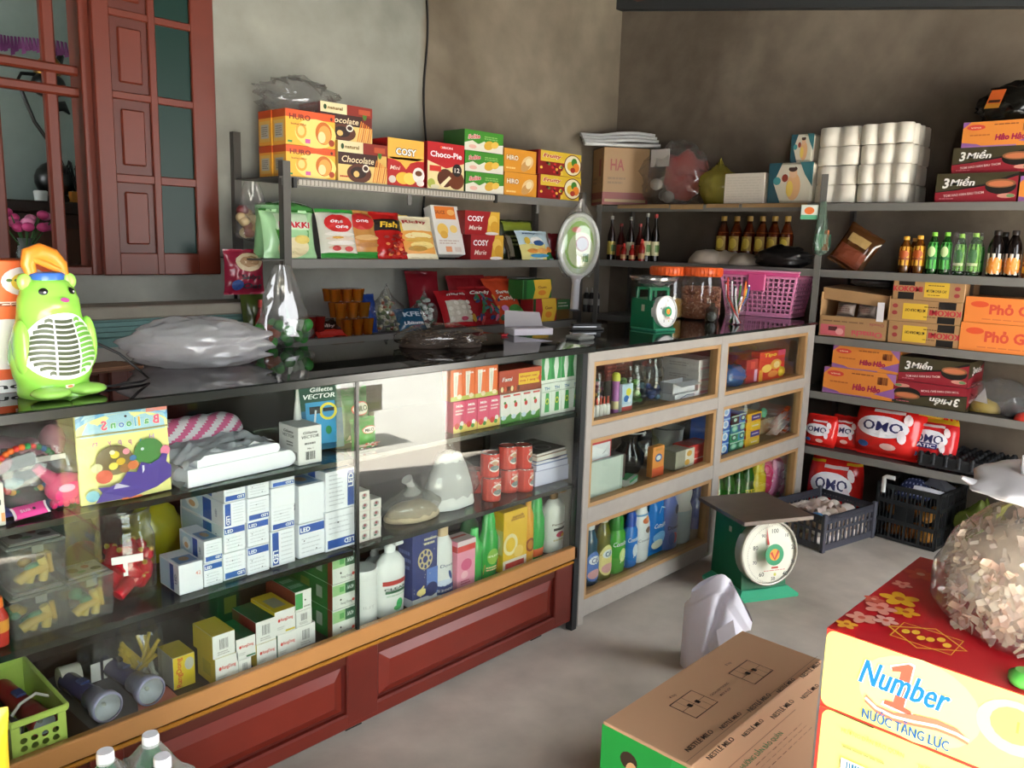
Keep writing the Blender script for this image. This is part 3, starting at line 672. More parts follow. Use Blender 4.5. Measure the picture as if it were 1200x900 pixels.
def p_fruit(f):
    P = f('F'); P.rect(0, 0, 1, 1, '8a1418'); P.rect(.05, .55, .62, 1, 'd9b83a'); P.poly([(.4, 1), (1, 1), (1, 0), (.5, 0), (.62, .5)], 'd8b432'); P.text('Fruity', .32, .8, .15, 'b52020', .4, .03, .2, out='f6edd0'); P.ell(.8, .5, .21, .46, '5a1712', 24); P.ell(.8, .5, .19, .42, 'efe6c4', 24)
    P.ell(.74, .46, .08, .2, 'e0b53a', 14); P.ell(.83, .64, .07, .18, '3f7f2c', 14); P.ell(.88, .42, .08, .2, 'e07f2a', 14); P.ell(.8, .3, .06, .12, 'a83324', 12)
    r = random.Random(5)
    for i in range(14): P.ell(.05+.5*r.random(), .08+.42*r.random(), .03, .06, r.choice(('c9303a', 'e6c04a', 'f3e6d0', '5d8a3a', '3a0d10')), 8)
xc, w_, h_ = fit(631, 681, 178.5, zt, Y1)
for k in range(2): carton('fruit_candy_box', w_-.004, .1, h_/2-.002, '8a1418', p_fruit, ('lower', 'upper')[k]+' round-window fruit candy box, at the corner end of the top rack shelf', 'candy box', 'fruit candy boxes', (xc-.006*k, Y1+.055, zt+h_/2*k+.001))
pouch('wafer_pack', .16, .06, .05, '28451f', None, 'dark green wrapped pack behind the green roll cake boxes', 'snack pack', None, (sx(528, Y1+.14, zt+.05), Y1+.2, zt+.06), (0, 0, 0), 4)
o = film_blob(MB(), (.19, .11, .15), 3.3, FILM, .45).obj('plastic_bag', None, (x0+.13, Y1+.12, zt+hz+hz2+.002)); tag(o, 'crumpled clear plastic bag lying on the orange cake boxes', 'plastic bag')
# --- second shelf: packets leaning back
zm = ZB[1]+.002; Y2 = 3.225
def p_rice(P):
    P.rect(.2, .56, .84, .9, 'cfe8c4', 6); P.poly([(.18, .58), (.84, .58), (.8, .3), (.5, .1), (.22, .3)], '3f8a2c'); P.ell(.5, .2, .3, .2, 'e9dcae', 20, 3); P.ell(.66, .36, .16, .09, 'e6cf6a', 14, 2); P.text('NAKKI', .54, .66, .13, 'c4282a', .62, .04, .05, out='ffffff')
pc = 'a9d8a2'
xc, w_, h_ = fit(313, 376, 246, zm, Y2, .18)
bpouch(313, 376, 246, zm, Y2, .18, .075, pc, p_rice, 'pale green rice cracker bag standing behind the front rack post', group='pale green rice cracker bags', seed=2, cm=lambda u, v: '2f6e2a' if v > .94 else pc)
bpouch(300, 330, 240, zm, Y2+.06, .15, .05, '8fc58c', None, 'pale green rice cracker bag squeezed sideways at the far end of its shelf', group='pale green rice cracker bags', seed=5, rz=-.9)
pouch('snack_pack', .26, .14, .05, '5aa556', lambda P: P.rect(.1, .4, .9, .6, 'd5ecd0', 6), 'green cracker bag lying flat on top of pale rice cracker bags', 'snack pack', 'pale green rice cracker bags', (sx(352, Y2+.08, zm+.2), Y2+.1, zm+h_*.97), (-1.35, 0, .1), 8)
def p_one(P):
    P.rect(.0, 0, 1, .1, '2f8a33', 4); P.rect(0, .92, 1, 1, '2f8a33', 4); P.ell(.5, .68, .38, .19, 'cf2b2a', 20, 3); P.text('one', .46, .73, .08, 'ffffff', .36, .03, .15); P.text('one', .58, .62, .08, 'ffffff', .36, .03, .15)
    for q in range(4): P.ell(.5, .46-.09*q, .42-.02*q, .045, ('f2ece0', 'e4d2bc', 'f5efe6', 'd9bfa6')[q], 16, 2)
    P.ell(.4, .38, .16, .025, 'd9a03a', 10); P.ell(.35, .17, .12, .05, 'c43a36', 12); P.ell(.68, .16, .12, .05, 'c43a36', 12)
bpouch(381, 423, 246, zm, Y2, .3, .06, 'e6e3d4', p_one, 'white and green rice cracker bag with a red oval', seed=9, rz=-.1)
bpouch(415, 452, 247, zm, Y2+.015, .32, .05, 'c28a4a', lambda P: (P.ell(.45, .74, .4, .18, 'c22a28', 18, 3), P.text('one', .45, .76, .08, 'ffffff', .4), P.rect(0, 0, 1, .12, '2f8a33', 4), P.ell(.5, .4, .4, .06, 'd9ae72', 14, 2), P.ell(.5, .25, .36, .05, 'b0763a', 14, 2)), 'brown and green cracker bag behind the white and green one', seed=12)
def p_fish(P):
    P.rect(0, .58, 1, .82, '1d1412', 6); P.text('Fish', .5, .7, .12, 'e9c43a', .6, .03, .2)
    r = random.Random(3)
    for i in range(26): P.ell(.15+.7*r.random(), .06+.42*r.random(), .08, .03, r.choice(('d9542c', 'b3261c', 'e08a4a', '8a1a14')), 8)
bpouch(446, 481, 249, zm, Y2, .36, .045, 'b5221f', p_fish, 'red snack bag with a black band, leaning back among the crackers', seed=14)
bpouch(463, 492, 252, zm, Y2+.02, .36, .05, 'd8b64a', None, 'plain yellow snack bag squeezed between two others', seed=15)
def p_wave(P):
    P.text('Richy', .48, .84, .08, 'a5302a', .66, .03); P.rect(.06, .1, .92, .62, 'e5a14a', 8); P.ell(.5, .5, .38, .08, 'f2e2a6', 16, 2); P.ell(.5, .4, .38, .07, 'dcae4e', 16, 2); P.ell(.55, .28, .34, .08, 'f0d888', 16, 2); P.ell(.4, .2, .26, .06, 'b98d35', 16, 2)
bpouch(475, 516, 254, zm, Y2, .38, .05, 'ece2c0', p_wave, 'cream and orange wafer bag leaning back on the second shelf', seed=16, rz=-.08)
def p_white(f):
    P = f('F'); P.rect(.12, .72, .86, .98, 'df7a2e'); P.text('SAUCE', .3, .86, .07, '8a2f14', .36, .02); P.ell(.7, .86, .14, .06, 'f0b56a', 12); P.ell(.3, .5, .2, .13, 'e6bd5c', 18); P.ell(.7, .52, .14, .08, 'e9c772', 16); P.ell(.32, .4, .14, .08, 'd6a33e', 14)
    P.rect(.3, .05, .52, .16, 'e0976a'); P.rect(.62, .05, .86, .15, 'd8c9c0'); P.lines(.1, .2, .9, .3, 2, 'c9b3a8')
xc, w_, h_ = fit(517, 547, 247, zm, Y2, .3)
carton('biscuit_box', w_, .06, h_, 'e7e3dc', p_white, 'tall white biscuit box leaning back beside the cream wafer bag', 'biscuit box', None, (xc, Y2+.04, zm+.018), rot=(-.3, 0, -.06))
def p_marie(f):
    P = f('F'); P.rect(0, 0, 1, 1, 'a31d22'); P.poly([(.62, 0), (.66, .5), (.74, 1), (1, 1), (1, 0)], 'e3b13c'); P.ell(.8, .6, .14, .25, 'efc65a', 16); P.ell(.86, .35, .13, .25, 'd9a233', 16); P.text('COSY', .3, .68, .22, 'ffffff', .46, .03); P.text('Marie', .3, .3, .2, 'f3e0d4', .36, .015, .25); P.ell(.78, .06, .2, .07, 'efe6e0', 12)
    f('L').rect(0, 0, 1, 1, '7d1a1c')
xc, w_, h_ = fit(551.5, 589.5, 275.5, zm, Y2)
carton('marie_biscuit_box', w_, .12, h_-.001, '8f1b1f', p_marie, 'lower red and yellow biscuit box on the second rack shelf', 'biscuit box', 'red and yellow biscuit boxes', (xc, Y2+.06, zm+.001))
xc2, w2, h2 = fit(543.5, 585.5, 247.5, zm+h_, Y2+.02)
carton('marie_biscuit_box', w2, .12, h2-.002, '8f1b1f', p_marie, 'upper red and yellow biscuit box, set back on the lower one', 'biscuit box', 'red and yellow biscuit boxes', (xc2, Y2+.08, zm+h_+.001), rz=.04)
bpouch(592, 612, 274, zm, Y2+.03, .3, .03, '3a3226', lambda P: P.rect(.1, .1, .9, .9, '6d6456', 4), 'dull dark snack bag leaning next to the red biscuit boxes', seed=21, rz=.5)
bpouch(590, 632, 258, zm, Y2+.14, .2, .05, '2c3320', lambda P: (P.rect(.1, .7, .9, .95, '7f8a2c', 5), P.lines(.2, .3, .8, .6, 3, '707a3a')), 'dark olive snack bag at the back of the second shelf', seed=22)
def p_milkbag(P):
    P.text('Milky', .36, .87, .06, '2a5c8c', .4, .02, .2); P.ell(.5, .6, .2, .15, 'f2f2ee', 16, 2); P.ell(.55, .52, .17, .1, '1f4f86', 14, 2); P.ell(.2, .6, .08, .12, 'c9a93a', 12); P.ell(.3, .25, .18, .08, 'd58a3a', 14, 2); P.ell(.62, .25, .2, .09, 'e0a45a', 14, 2); P.ell(.85, .3, .1, .1, 'd9822e', 12); P.ell(.5, .1, .3, .05, '4a9ac4', 14, 2)
bpouch(615, 652, 271, zm, Y2, .42, .045, 'c9dfe6', p_milkbag, 'light blue and white snack bag near the corner end of the second shelf', seed=23, cm=lambda u, v: 'd9cf86' if v < .5 and u < .8 else ('2f6a3a' if u > .8 and v < .3 else 'c9dfe6'))
bpouch(646, 667, 274, zm, Y2+.06, .1, .05, '6d1a20', None, 'plain dark red pack at the corner end of the second shelf', seed=24)
# --- third shelf: sweets
zl = ZB[2]+.002; Y3 = 3.215
amber = clear('d98a26', .35, 'd08a2c', .08, 1.3, 'amber_jelly'); redj = clear('c83a34', .4, 'b8362e', .08, 1.3, 'red_jelly')
def jelly(pl, pr, pt, z, y, d, m, label, group, n=3):
    xc, w, h = fit(pl, pr, pt, z, y); mb = MB(); k = w/n
    for i in range(n):
        for j in range(2):
            cx_, cy_ = -w/2+k*(i+.5), -d/4+d/2*j
            mb.lathe([(k*.36, 0), (k*.46, h*.7), (k*.5, h*.86), (k*.5, h)], m, 10, 1, d/2/k*.98, cx_, cy_)
    e = empty('jelly_cup_pack', label, 'jelly pack', group, (xc, y+d/2, z)); mb.obj('cups', e)
    q = MB(); q.grid(lambda u, v: Vector((-w/2+w*u, -d/2+d*v, h+.002+.003*noise.noise(Vector((u*9, v*6, z))))), 10, 6, FILM); q.obj('wrapping_film', e)
    return h
g = 'amber jelly cup packs'
h1 = jelly(405, 441, 374, zl, Y3, .10, amber, 'bottom amber jelly cup pack, the one at the shelf edge', g)
h2 = jelly(396, 437, 355, zl+h1+.004, Y3+.03, .1, amber, 'middle amber jelly cup pack in the stepped pile', g)
h3 = jelly(389, 430, 339, zl+h1+h2+.008, Y3+.06, .1, amber, 'topmost amber jelly cup pack in the stepped pile', g)
jelly(352, 384, 372, zl, Y3+.02, .1, redj, 'red jelly cup pack behind the hanging clear bag', None)
bpouch(374, 409, 374, zl, Y3-.002, 1.0, .02, '2a1512', lambda P: (P.text('jelly', .5, .5, .16, 'b9aea0', .6, .03, .2), P.rect(.1, .08, .9, .22, 'b5302a', 4)), 'small black and red packet in front of amber jelly cups', seed=31, cm=lambda u, v: '2a1512' if v > .3 else 'b5342a')
bpouch(431, 446, 345, zl, Y3+.03, .2, .05, '1d3572', None, 'shiny dark blue packet beside the amber jelly cups', seed=32, rough=.12)
def sweets(name, pl, pr, pt, z, y, d, cols, label, film=FILM, n=60, r=.012):
    xc, w, h = fit(pl, pr, pt, z, y); e = empty(name, label, 'sweets bag', None, (xc, y+d/2, z)); mb = MB(); rr = random.Random(int(pl))
    for i in range(n):
        a, q = rr.random()*6.28, math.sqrt(rr.random()); zz = rr.random()**1.4*h*.75; s = 1-zz/h*.6
        mb.ball((q*s*w*.42*math.cos(a), q*s*d*.4*math.sin(a), zz+r), (r*rr.uniform(.7, 1.5), r*rr.uniform(.7, 1.3), r*rr.uniform(.6, 1)), rr.choice(cols), 7, 5)
    o = mb.obj('sweets', e); o['kind'] = 'stuff'
    q = film_blob(MB(), (w*.52, d*.5, h), pl*.37, film, .25, 22, neck=(.6, .25)); q.obj('bag', e); return e
sweets('sweets_bag', 441, 480, 335, zl, Y3+.01, .11, ['8a9a6a', 'b9b48c', 'a4562c', '6a7a4a', 'd0c8a8'], 'clear bag of pale green sweets beside the dark blue packet')
sweets('sweets_bag', 490, 518, 342, zl, Y3+.03, .1, ['c9d2cc', 'aab4ae', 'e3e6e2', '4a6a52'], 'bag of silvery white wrapped sweets on the lowest rack shelf')
bpouch(471, 504, 362, zl, Y3-.008, .5, .04, '1f4a66', lambda P: (P.text('KFE', .5, .68, .2, 'b9c8d2', .6, .03), P.text('Ubitoma', .5, .3, .14, 'd5dde2', .7, .02)), 'dark blue pouch with pale letters at the shelf edge', seed=34, wr=.003)
bpouch(488, 520, 318, zl, Y3+.16, .35, .05, '7a1b24', None, 'dark red bag standing behind the silvery sweets', seed=35, rz=-.3)
def p_marsh(P):
    P.rect(.14, .1, .9, .66, 'd9cfbc', 8)
    for i in range(4):
        for j in range(4): P.ell(.24+.19*i, .18+.13*j, .075, .055, ('efe8da', 'e3dac8')[(i+j) % 2], 10, 2)
    P.text('marsh', .5, .8, .08, 'f0d8d0', .6, .02, .15); P.ell(.55, .14, .12, .05, 'cf4a6a', 10); P.ell(.9, .16, .1, .1, 'd9a42e', 12)
bpouch(527, 561, 341, zl, Y3, .55, .06, 'b3242a', p_marsh, 'red bag of white marshmallows leaning back', seed=36, rz=-.1)
def p_mix(P):
    P.text('Candy', .5, .8, .09, 'e8e0d8', .6, .03, .15); r = random.Random(8)
    for i in range(34): P.ell(.12+.76*r.random(), .06+.6*r.random(), .08, .04, r.choice(('2c6a6a', 'd9a23a', 'c43a3a', '2f7a3a', '24346a', 'd85a7a')), 9, 1, r.random()*3)
bpouch(556, 596, 336, zl, Y3+.01, .55, .05, '9c2328', p_mix, 'dark red bag of mixed sweets beside the marshmallows', seed=37)
def p_orange(P):
    P.text('Sweet', .5, .66, .08, 'f0d9c8', .6, .03, .1, out='8a2414'); P.text('Candy', .5, .52, .1, 'f0d9c8', .62, .03, .1, out='8a2414'); P.ell(.66, .2, .3, .16, '3f7a35', 16, 3); P.ell(.32, .12, .2, .09, 'c05a8a', 14, 2); P.ell(.25, .28, .11, .07, 'd98ac0', 12); P.ell(.12, .1, .1, .05, '255a34', 10)
bpouch(589, 622, 327, zl, Y3, .6, .045, 'c8482a', p_orange, 'bright orange sweet bag leaning back next to mixed sweets', seed=38)
bpouch(535, 580, 323, zl, Y3+.14, .3, .05, '7c1a20', None, 'dark red bag at the back behind the mixed sweets', seed=39)
bpouch(560, 605, 324, zl, Y3+.19, .25, .05, '9c3524', None, 'rust red bag at the back behind the orange bag', seed=40)
def p_tea(f, c='e0b030'):
    P = f('F'); P.poly([(.35, 0), (.42, .5), (.35, 1), (.95, 1), (1, .5), (.9, 0)], 'dfb43a'); P.text('Gum', .66, .6, .14, '8a3a20', .3, .02); P.ell(.66, .3, .14, .14, 'd9822a', 12)
    P.rect(.02, 0, .12, 1, '1d4a1c')
xc, w_, h_ = fit(624, 652, 350, zl, Y3)
carton('gum_box', w_, .1, h_, 'a8242a', p_tea, 'red and yellow sweet box at the corner end of the lowest rack shelf', 'sweet box', None, (xc, Y3+.05, zl))
xc2, w2, h2 = fit(609, 646, 328, zl+h_, Y3+.01)
carton('gum_box', w2, .11, h2, '2a7030', p_tea, 'green and yellow sweet box stacked on the red and yellow one', 'sweet box', None, (xc2+.012, Y3+.066, zl+h_+.001), rz=.08)
xc, w_, h_ = fit(653, 668, 351, zl, Y3+.04)
carton('gum_box', w_, .08, h_, '7a5a2c', lambda f: f('F').rect(0, .5, 1, 1, '4a8a52').lines(.1, .6, .9, .9, 2, 'e0e6d8'), 'small green and brown box beside the rack post', 'sweet box', None, (xc, Y3+.085, zl))
xc, w_, h_ = fit(604, 626, 324, zl, Y3+.16)
carton('gum_box', w_, .08, h_-.005, '6a6a66', lambda f: f('F').lines(.1, .7, .9, .95, 2, 'd8d8d4'), 'small grey box at the back behind the green sweet box', 'sweet box', None, (xc, Y3+.2, zl))
# --- bags hung on the rack
def hang_bag(name, P, w, h, label, items, film=FILM, seed=1., cone=.2, d=.08):
    """a clear bag gathered at P (its top) that widens downwards, with its filling at the foot"""
    e = empty(name, label, 'plastic bag', None, (P[0], P[1], P[2]-h)); mb = MB()
    def S(u, v):
        a = 2*PI*u; k = (1-v)**.8*(1-cone)+cone; k *= 1+.16*noise.noise(Vector((math.cos(a)*2, math.sin(a)*2, v*3+seed)))+.06*noise.noise(Vector((math.cos(a)*7, v*9, seed)))
        b = min(1, v*9)**.5
        return Vector((w/2*k*b*math.cos(a), d/2*k*b*math.sin(a), h*v))
    mb.grid(S, 36, 24, film); mb.obj('bag', e)
    if items: items(e, w, h, d)
    return e
def it_green(e, w, h, d):
    mb = MB(); r = random.Random(2)
    for i in range(34): mb.ball((r.uniform(-.46, .46)*w*.85, r.uniform(-.25, .25)*d, .015+r.random()*.22*h), (.02, .014, .02), r.choice(('2c7a2c', '3f8f38', '1f5a26', 'a9b8a4', '8a4a2a')), 8, 6)
    o = mb.obj('contents', e); o['kind'] = 'stuff'
    c = MB(); c.add([(.0, -.36*d, .035), (.045, -.36*d, .03), (.005, -.2*d, h*.4)], [(0, 1, 2)], mat('e9efe9', .15)); c.add([(0.0, -.26*d, h*.34), (.012, -.25*d, h*.34), (.005, -.15*d, h*.52)], [(0, 1, 2)], mat('2f7a4a', .3)); c.obj('bag_highlight', e)  # white sliver set in as the highlight on the clear film
hp = at(340, 407, z=ZT); hp.y += .04
hang_bag('clear_bag', (hp.x, hp.y, sz(310, hp.x, hp.y)), .25, sz(310, hp.x, hp.y)-ZT-.002, 'tall clear bag of green snacks standing on the counter before the rack post', it_green, clear('e6e6e4', .09, 'ffffff', .05, 2.4, 'shiny_film'), 2.2, .22)
hp = at(292, 213, y=3.42)
def it_brown(e, w, h, d):
    mb = MB(); r = random.Random(4)
    for i in range(18): mb.ball((r.uniform(-.3, .3)*w, r.uniform(-.2, .2)*d, .03+r.random()*.4*h), (.03, .02, .024), r.choice(('a8865c', '8a4a3a', 'b9a27a', '6d2a2a')), 8, 6)
    mb.obj('contents', e)['kind'] = 'stuff'
hang_bag('clear_bag', (hp.x-.01, 3.38, hp.z), .19, .26, 'clear bag of brown snacks hanging at the far end of the rack', it_brown, FILM, 5.1, .35, .09)
def p_soly(P):
    P.ell(.56, .72, .34, .2, 'd9c3a0', 16, 3); P.ell(.56, .74, .24, .12, 'a8825a', 14, 2); P.text('Solys', .6, .4, .1, '1c1b24', .5, .03, .1); P.text('Oat', .62, .2, .12, '1c1b24', .5, .03, .1); P.ell(.25, .22, .14, .12, '2c4a8a', 12, 2)
xc, w_, h_ = fit(262, 310, 292, sz(345, 1.85, 3.36), 3.36)
o = pouch('oat_bag', w_, h_, .06, '8e2038', p_soly, 'magenta oat bag hanging below the clear bag of brown snacks', 'snack pack', None, (xc, 3.36, sz(345, 1.85, 3.36)), (0, 0, 0), 44, wr=.006)
bpouch(290, 318, 342, zl, Y3+.1, .2, .06, '4a5a26', None, 'dull green packet behind the hanging clear bag', seed=46)
q = fit(303, 314, 356, zl, Y3+.05)
bottle('sauce_bottle', [(q[1]/2, 0), (q[1]/2, q[2]*.6), (q[1]*.2, q[2]*.85), (q[1]*.2, q[2]*.9)], mat('8a1c1a', .2), [(q[1]*.24, q[2]*.9), (q[1]*.2, q[2]*1.1)], mat('c22a20'), 'red sauce bottle at the far end of the lowest rack shelf', 'bottle', None, (q[0], Y3+.07, zl))

# ================================================================ on the counter
def rest(px, py, z=ZT): return at(px, py, z=z)
# --- green bear lamp
bp_ = rest(76, 466); bH = sz(322, bp_.x+.02, bp_.y+.03)-ZT
e = empty('bear_lamp', 'green bear shaped night lamp with white grille on the glass counter', 'lamp', None, (bp_.x+.0, bp_.y+.065, ZT), (0, 0, .2))
G1 = mat('97d957', .16); G2 = mat('a4e066', .16)
prof = [(0, .080), (.02, .084), (.10, .083), (.2, .092), (.32, .098), (.44, .094), (.55, .084), (.63, .076), (.7, .073), (.78, .071), (.86, .064), (.93, .050), (.98, .028), (1, .004)]
def bw(v):
    for (a, b), (c, d) in zip(prof, prof[1:]):
        if v <= c: t = (v-a)/(c-a); t = t*t*(3-2*t); return b+(d-b)*t
    return .004
def bS(u, v, o=0.):
    a = -PI/2+(u-.5)*2*PI; r = bw(v)*bH/.29; d = .74*(1-.12*max(0, v-.55))
    y = (r*d+o)*math.sin(a); x = (r+o)*math.cos(a)
    if v < .09 and math.sin(a) < 0: y -= .012*(1-v/.09)*abs(math.sin(2*(u-.5)*2*PI))**.7*2
    # muzzle
    if .6 < v < .9: y -= .016*math.exp(-((u-.5)/.07)**2-((v-.755)/.06)**2)
    return Vector((x, y, v*bH))
m = MB(); m.grid(bS, 56, 44, G1); m.obj('body', e)
for sx_ in (-1, 1):
    m = MB(); m.ball((sx_*.050, .0, bH*.94), (.017, .011, .019), G2); m.obj('ear', e)
    m = MB(); m.ball((sx_*.076, -.018, bH*.42), (.017, .026, .062), G1); m.obj('arm', e)
    m = MB(); m.ball((sx_*.042, -.062, .014), (.042, .04, .0135), G2); m.obj('foot', e)
P0 = lambda mb: Pr(mb, lambda u, v, o: bS(u, v, o), 2*PI*.085, bH, .0006, .002)
m = MB(); P = P0(m)
P.ell(.5, .42, .185, .275, 'f1f0ee', 44, 10); m.obj('grille', e)
m2 = MB(); P2 = P0(m2); P2.base = .004
for j in range(11):
    v = .19+.0425*j; half = .152*math.sqrt(max(0, 1-((v+.012-.42)/.25)**2))
    for (a, b, c) in ((-.15, -.05, '4a5538'), (-.042, .042, '414c30'), (.05, .15, '6fb044')):
        a_, b_ = max(a, -half), min(b, half)
        if b_-a_ < .012: continue
        pts = []; n = 6; bow = .012 if a > 0 or b < 0 else -.008
        f = lambda t: bow*math.sin(PI*t)*(1 if b < 0 or a > 0 else 1)
        lo = [(.5+a_+(b_-a_)*i/n, v+f(i/n)) for i in range(n+1)]; hi = [(p, q+.028) for p, q in lo]
        o = P2.base+.0004; vs = [bS(p, q, o) for p, q in lo]+[bS(p, q, o) for p, q in hi]
        m2.add(vs, [(i, i+1, n+2+i, n+1+i) for i in range(n)], c)
m2.obj('grille_slot', e)
m = MB(); P = P0(m); P.base = .003
for s_ in (-1, 1): P.ell(.5+s_*.085, .868, .026, .028, '0c0c0c', 18, 2); P.ell(.5+s_*.085+.008, .862, .007, .008, 'ffffff', 8)
m.obj('eye', e)
m = MB(); P = P0(m); P.base = .0035; P.ell(.51, .80, .024, .018, 'd75fae', 16, 3); m.obj('nose', e)
m = MB(); P = P0(m); P.base = .003; P.rect(.485, .075, .525, .102, 'f0e6d8', 2); P.ell(.505, .088, .012, .010, 'd88a3a', 10); m.obj('sticker', e)
m = MB(); m.lathe([(.036, bH*.955), (.038, bH*1.0), (.032, bH*1.015)], mat('3f6fc4', .3), 20, 1, .8); m.obj('collar', e)
m = MB(); og = mat('e58a2e', .3)
m.tube([(-.034, 0, bH*1.01), (-.04, 0, bH*1.08), (-.036, 0, bH*1.15), (-.014, 0, bH*1.175), (.014, 0, bH*1.14), (.032, 0, bH*1.07), (.036, 0, bH*.99)], [.008, .010, .012, .013, .012, .010, .009], og, 10, flat=1.7)
m.tube([(-.034, -.004, bH*1.13), (-.008, -.006, bH*1.09), (.026, -.004, bH*1.03)], .008, og, 8); m.tube([(.0, .006, bH*1.15), (.012, .008, bH*1.08), (.03, .006, bH*1.02)], .006, og, 8); m.obj('handle', e)
m = MB(); m.tube([(.07, .04, .07), (.11, .05, .10), (.13, .05, .105), (.19, .04, .07), (.225, .02, .03), (.235, -.01, .006), (.20, -.03, .005), (.12, -.03, .005), (.07, 0, .006)], .0035, '101010', 6); m.obj('cord', e)
# --- the lamp's orange carton
ow = sx(58, 2.1, 1.3)+.02; ob = .02
oh = sz(305, .5, 2.12)-ZT
def p_lampbox(f):
    P = f('F'); P.ell(.91, .84, .075, .11, 'efe8e0', 20); P.ell(.91, .835, .045, .07, 'e0c23a', 16); P.ell(.86, .85, .01, .012, '4a6a2a', 8); P.ell(.885, .85, .01, .012, '4a6a2a', 8); P.rect(.3, .665, .99, .69, 'f2d9c8'); P.text('cao cap', .8, .675, .04, '8a4a20', .3)
    P.ell(.84, .36, .22, .2, 'efe9e2', 24); P.ell(.66, .30, .125, .28, '4f7fd0', 24); P.ell(.65, .27, .08, .16, 'dfe4ec', 20); P.ell(.9, .28, .05, .1, 'b98a4a', 14); P.rect(0, 0, 1, .1, 'eceae6'); P.text('nga thom', .78, .05, .045, '2a2a2a', .36, .02); P.rect(0, .1, 1, .18, 'd9561f'); P.text('KT', .9, .145, .035, 'f0e0d0', .1)
carton('lamp_carton', ow-ob, .14, oh, 'e8692a', p_lampbox, 'orange lamp carton standing behind the green bear lamp', 'carton', None, ((ow+ob)/2, 2.12+.07, ZT+.0005), c=.003)
p = rest(146, 440); m = MB(); m.box(-.09, .09, -.06, .06, 0, .004, mat('6d4a33', .8, 0, .2)); m.box(-.085, .07, -.05, .055, .004, .007, mat('7a563c', .8)); tag(m.obj('brown_sheet', None, (p.x, p.y+.16, ZT), (0, 0, .1)), 'flat brown sheet lying behind the green bear lamp', 'paper')  # two thin flat brown layers on the counter
# --- milky bag, dark seed bag, papers
p = rest(246, 432); d = film_blob(MB(), (.2, .135, .135), 1.7, FILMM, .2, 48); d.mats and None
tag(d.obj('plastic_bag', None, (p.x+.02, p.y+.10, ZT), (0, 0, -.45)), 'crumpled milky white plastic bag lying on the glass counter', 'plastic bag')
p = rest(530, 408)
e = empty('seed_bag', 'dark bag of striped seeds lying on the glass counter', 'seed bag', None, (p.x, p.y+.06, ZT), (0, 0, -.55))
m = MB(); rr = random.Random(6); sm = [mat(c, .6) for c in ('4a3c33', '5d4c3d', '7a654f', '2a211c', '9c8668')]
for i in range(620):
    a = rr.random()*6.28; q = math.sqrt(rr.random()); x = q*.15*math.cos(a); y = q*.075*math.sin(a); hh = .065*math.sqrt(max(0, 1-q*q))*(1.0 if x < 0 else .8)*(1-.3*math.exp(-((x)/.03)**2))
    z = .006+hh*(.55+.45*rr.random()); t = rr.random()*3.14; l = .011; m.add([(x-l*math.cos(t), y-l*math.sin(t), z), (x+.003*math.sin(t), y-.003*math.cos(t), z+.003), (x+l*math.cos(t), y+l*math.sin(t), z+.002), (x-.003*math.sin(t), y+.003*math.cos(t), z+.003)], [(0, 1, 2, 3)], rr.choice(sm))
m.ball((-.05, 0, .0), (.1, .07, .055), sm[0], 12, 6, lambda v: Vector((v.x, v.y, max(v.z, .001)))); m.ball((.07, 0, .0), (.08, .06, .045), sm[0], 12, 6, lambda v: Vector((v.x, v.y, max(v.z, .001))))
o = m.obj('seeds', e); o['kind'] = 'stuff'
film_blob(MB(), (.165, .09, .082), 8.4, clear('f4f4f2', .02, 'ffffff', .08, 1.3, 'thin_film'), .2, 26).obj('bag', e)
p = rest(630, 393); e = empty('note_pad', 'small stack of white paper slips on the counter by the racket', 'notepad', None, (p.x, p.y+.05, ZT), (0, 0, -.35))
m = MB(); m.box(-.09, .09, -.045, .045, 0, .028, mat('c9c3c8', .7), .002)
for k in range(6): m.box(-.088+.002*(k % 2), .089, -.047, .044, .003+.004*k, .0045+.004*k, mat('e5e0e6', .7))
m.obj('pages', e); m = MB(); m.add([(-.09, .045, .028), (.09, .045, .028), (.075, .05, .085), (-.085, .055, .095)], [(0, 1, 2, 3), (3, 2, 1, 0)], mat('8f8a8c', .7)); m.obj('cover_flap', e)
p = rest(591, 394); m = MB(); m.ball((0, 0, .004), (.014, .01, .005), 'c8303a', 8, 5); m.tube([(.01, 0, .004), (.024, .004, .008)], .003, 'c8303a', 5); m.tube([(-.01, 0, .004), (-.022, -.006, .006)], .003, 'c8303a', 5); tag(m.obj('candy', None, (p.x, p.y, ZT)), 'tiny red wrapped candy on the glass counter', 'candy')
p = rest(700, 402, KT); m = MB(); m.box(-.05, .05, -.04, .04, 0, .018, mat('8f9089', .5), .006); m.ball((0, 0, .014), (.045, .035, .01), mat('a5a69f', .5), 12, 5); tag(m.obj('sponge_dish', None, (p.x+.04, p.y+.12, KT)), 'small flat grey dish beside the black stapler', 'dish')
p = rest(690, 389, KT)
e = empty('stapler', 'black stapler lying on the counter below the racket', 'stapler', None, (p.x+.06, p.y+.06, KT), (0, 0, -.5))
m = MB(); m.box(-.08, .08, -.016, .016, 0, .01, '121212', .003); m.obj('base', e); m = MB(); m.box(-.075, .07, -.013, .013, .018, .032, '1a1a1c', .005); m.box(.045, .065, -.012, .012, .008, .02, '1a1a1c'); m.obj('arm', e); m = MB(); m.box(-.07, .06, -.009, .009, .012, .018, mat('b8b8bc', .3, .8)); m.obj('magazine', e)
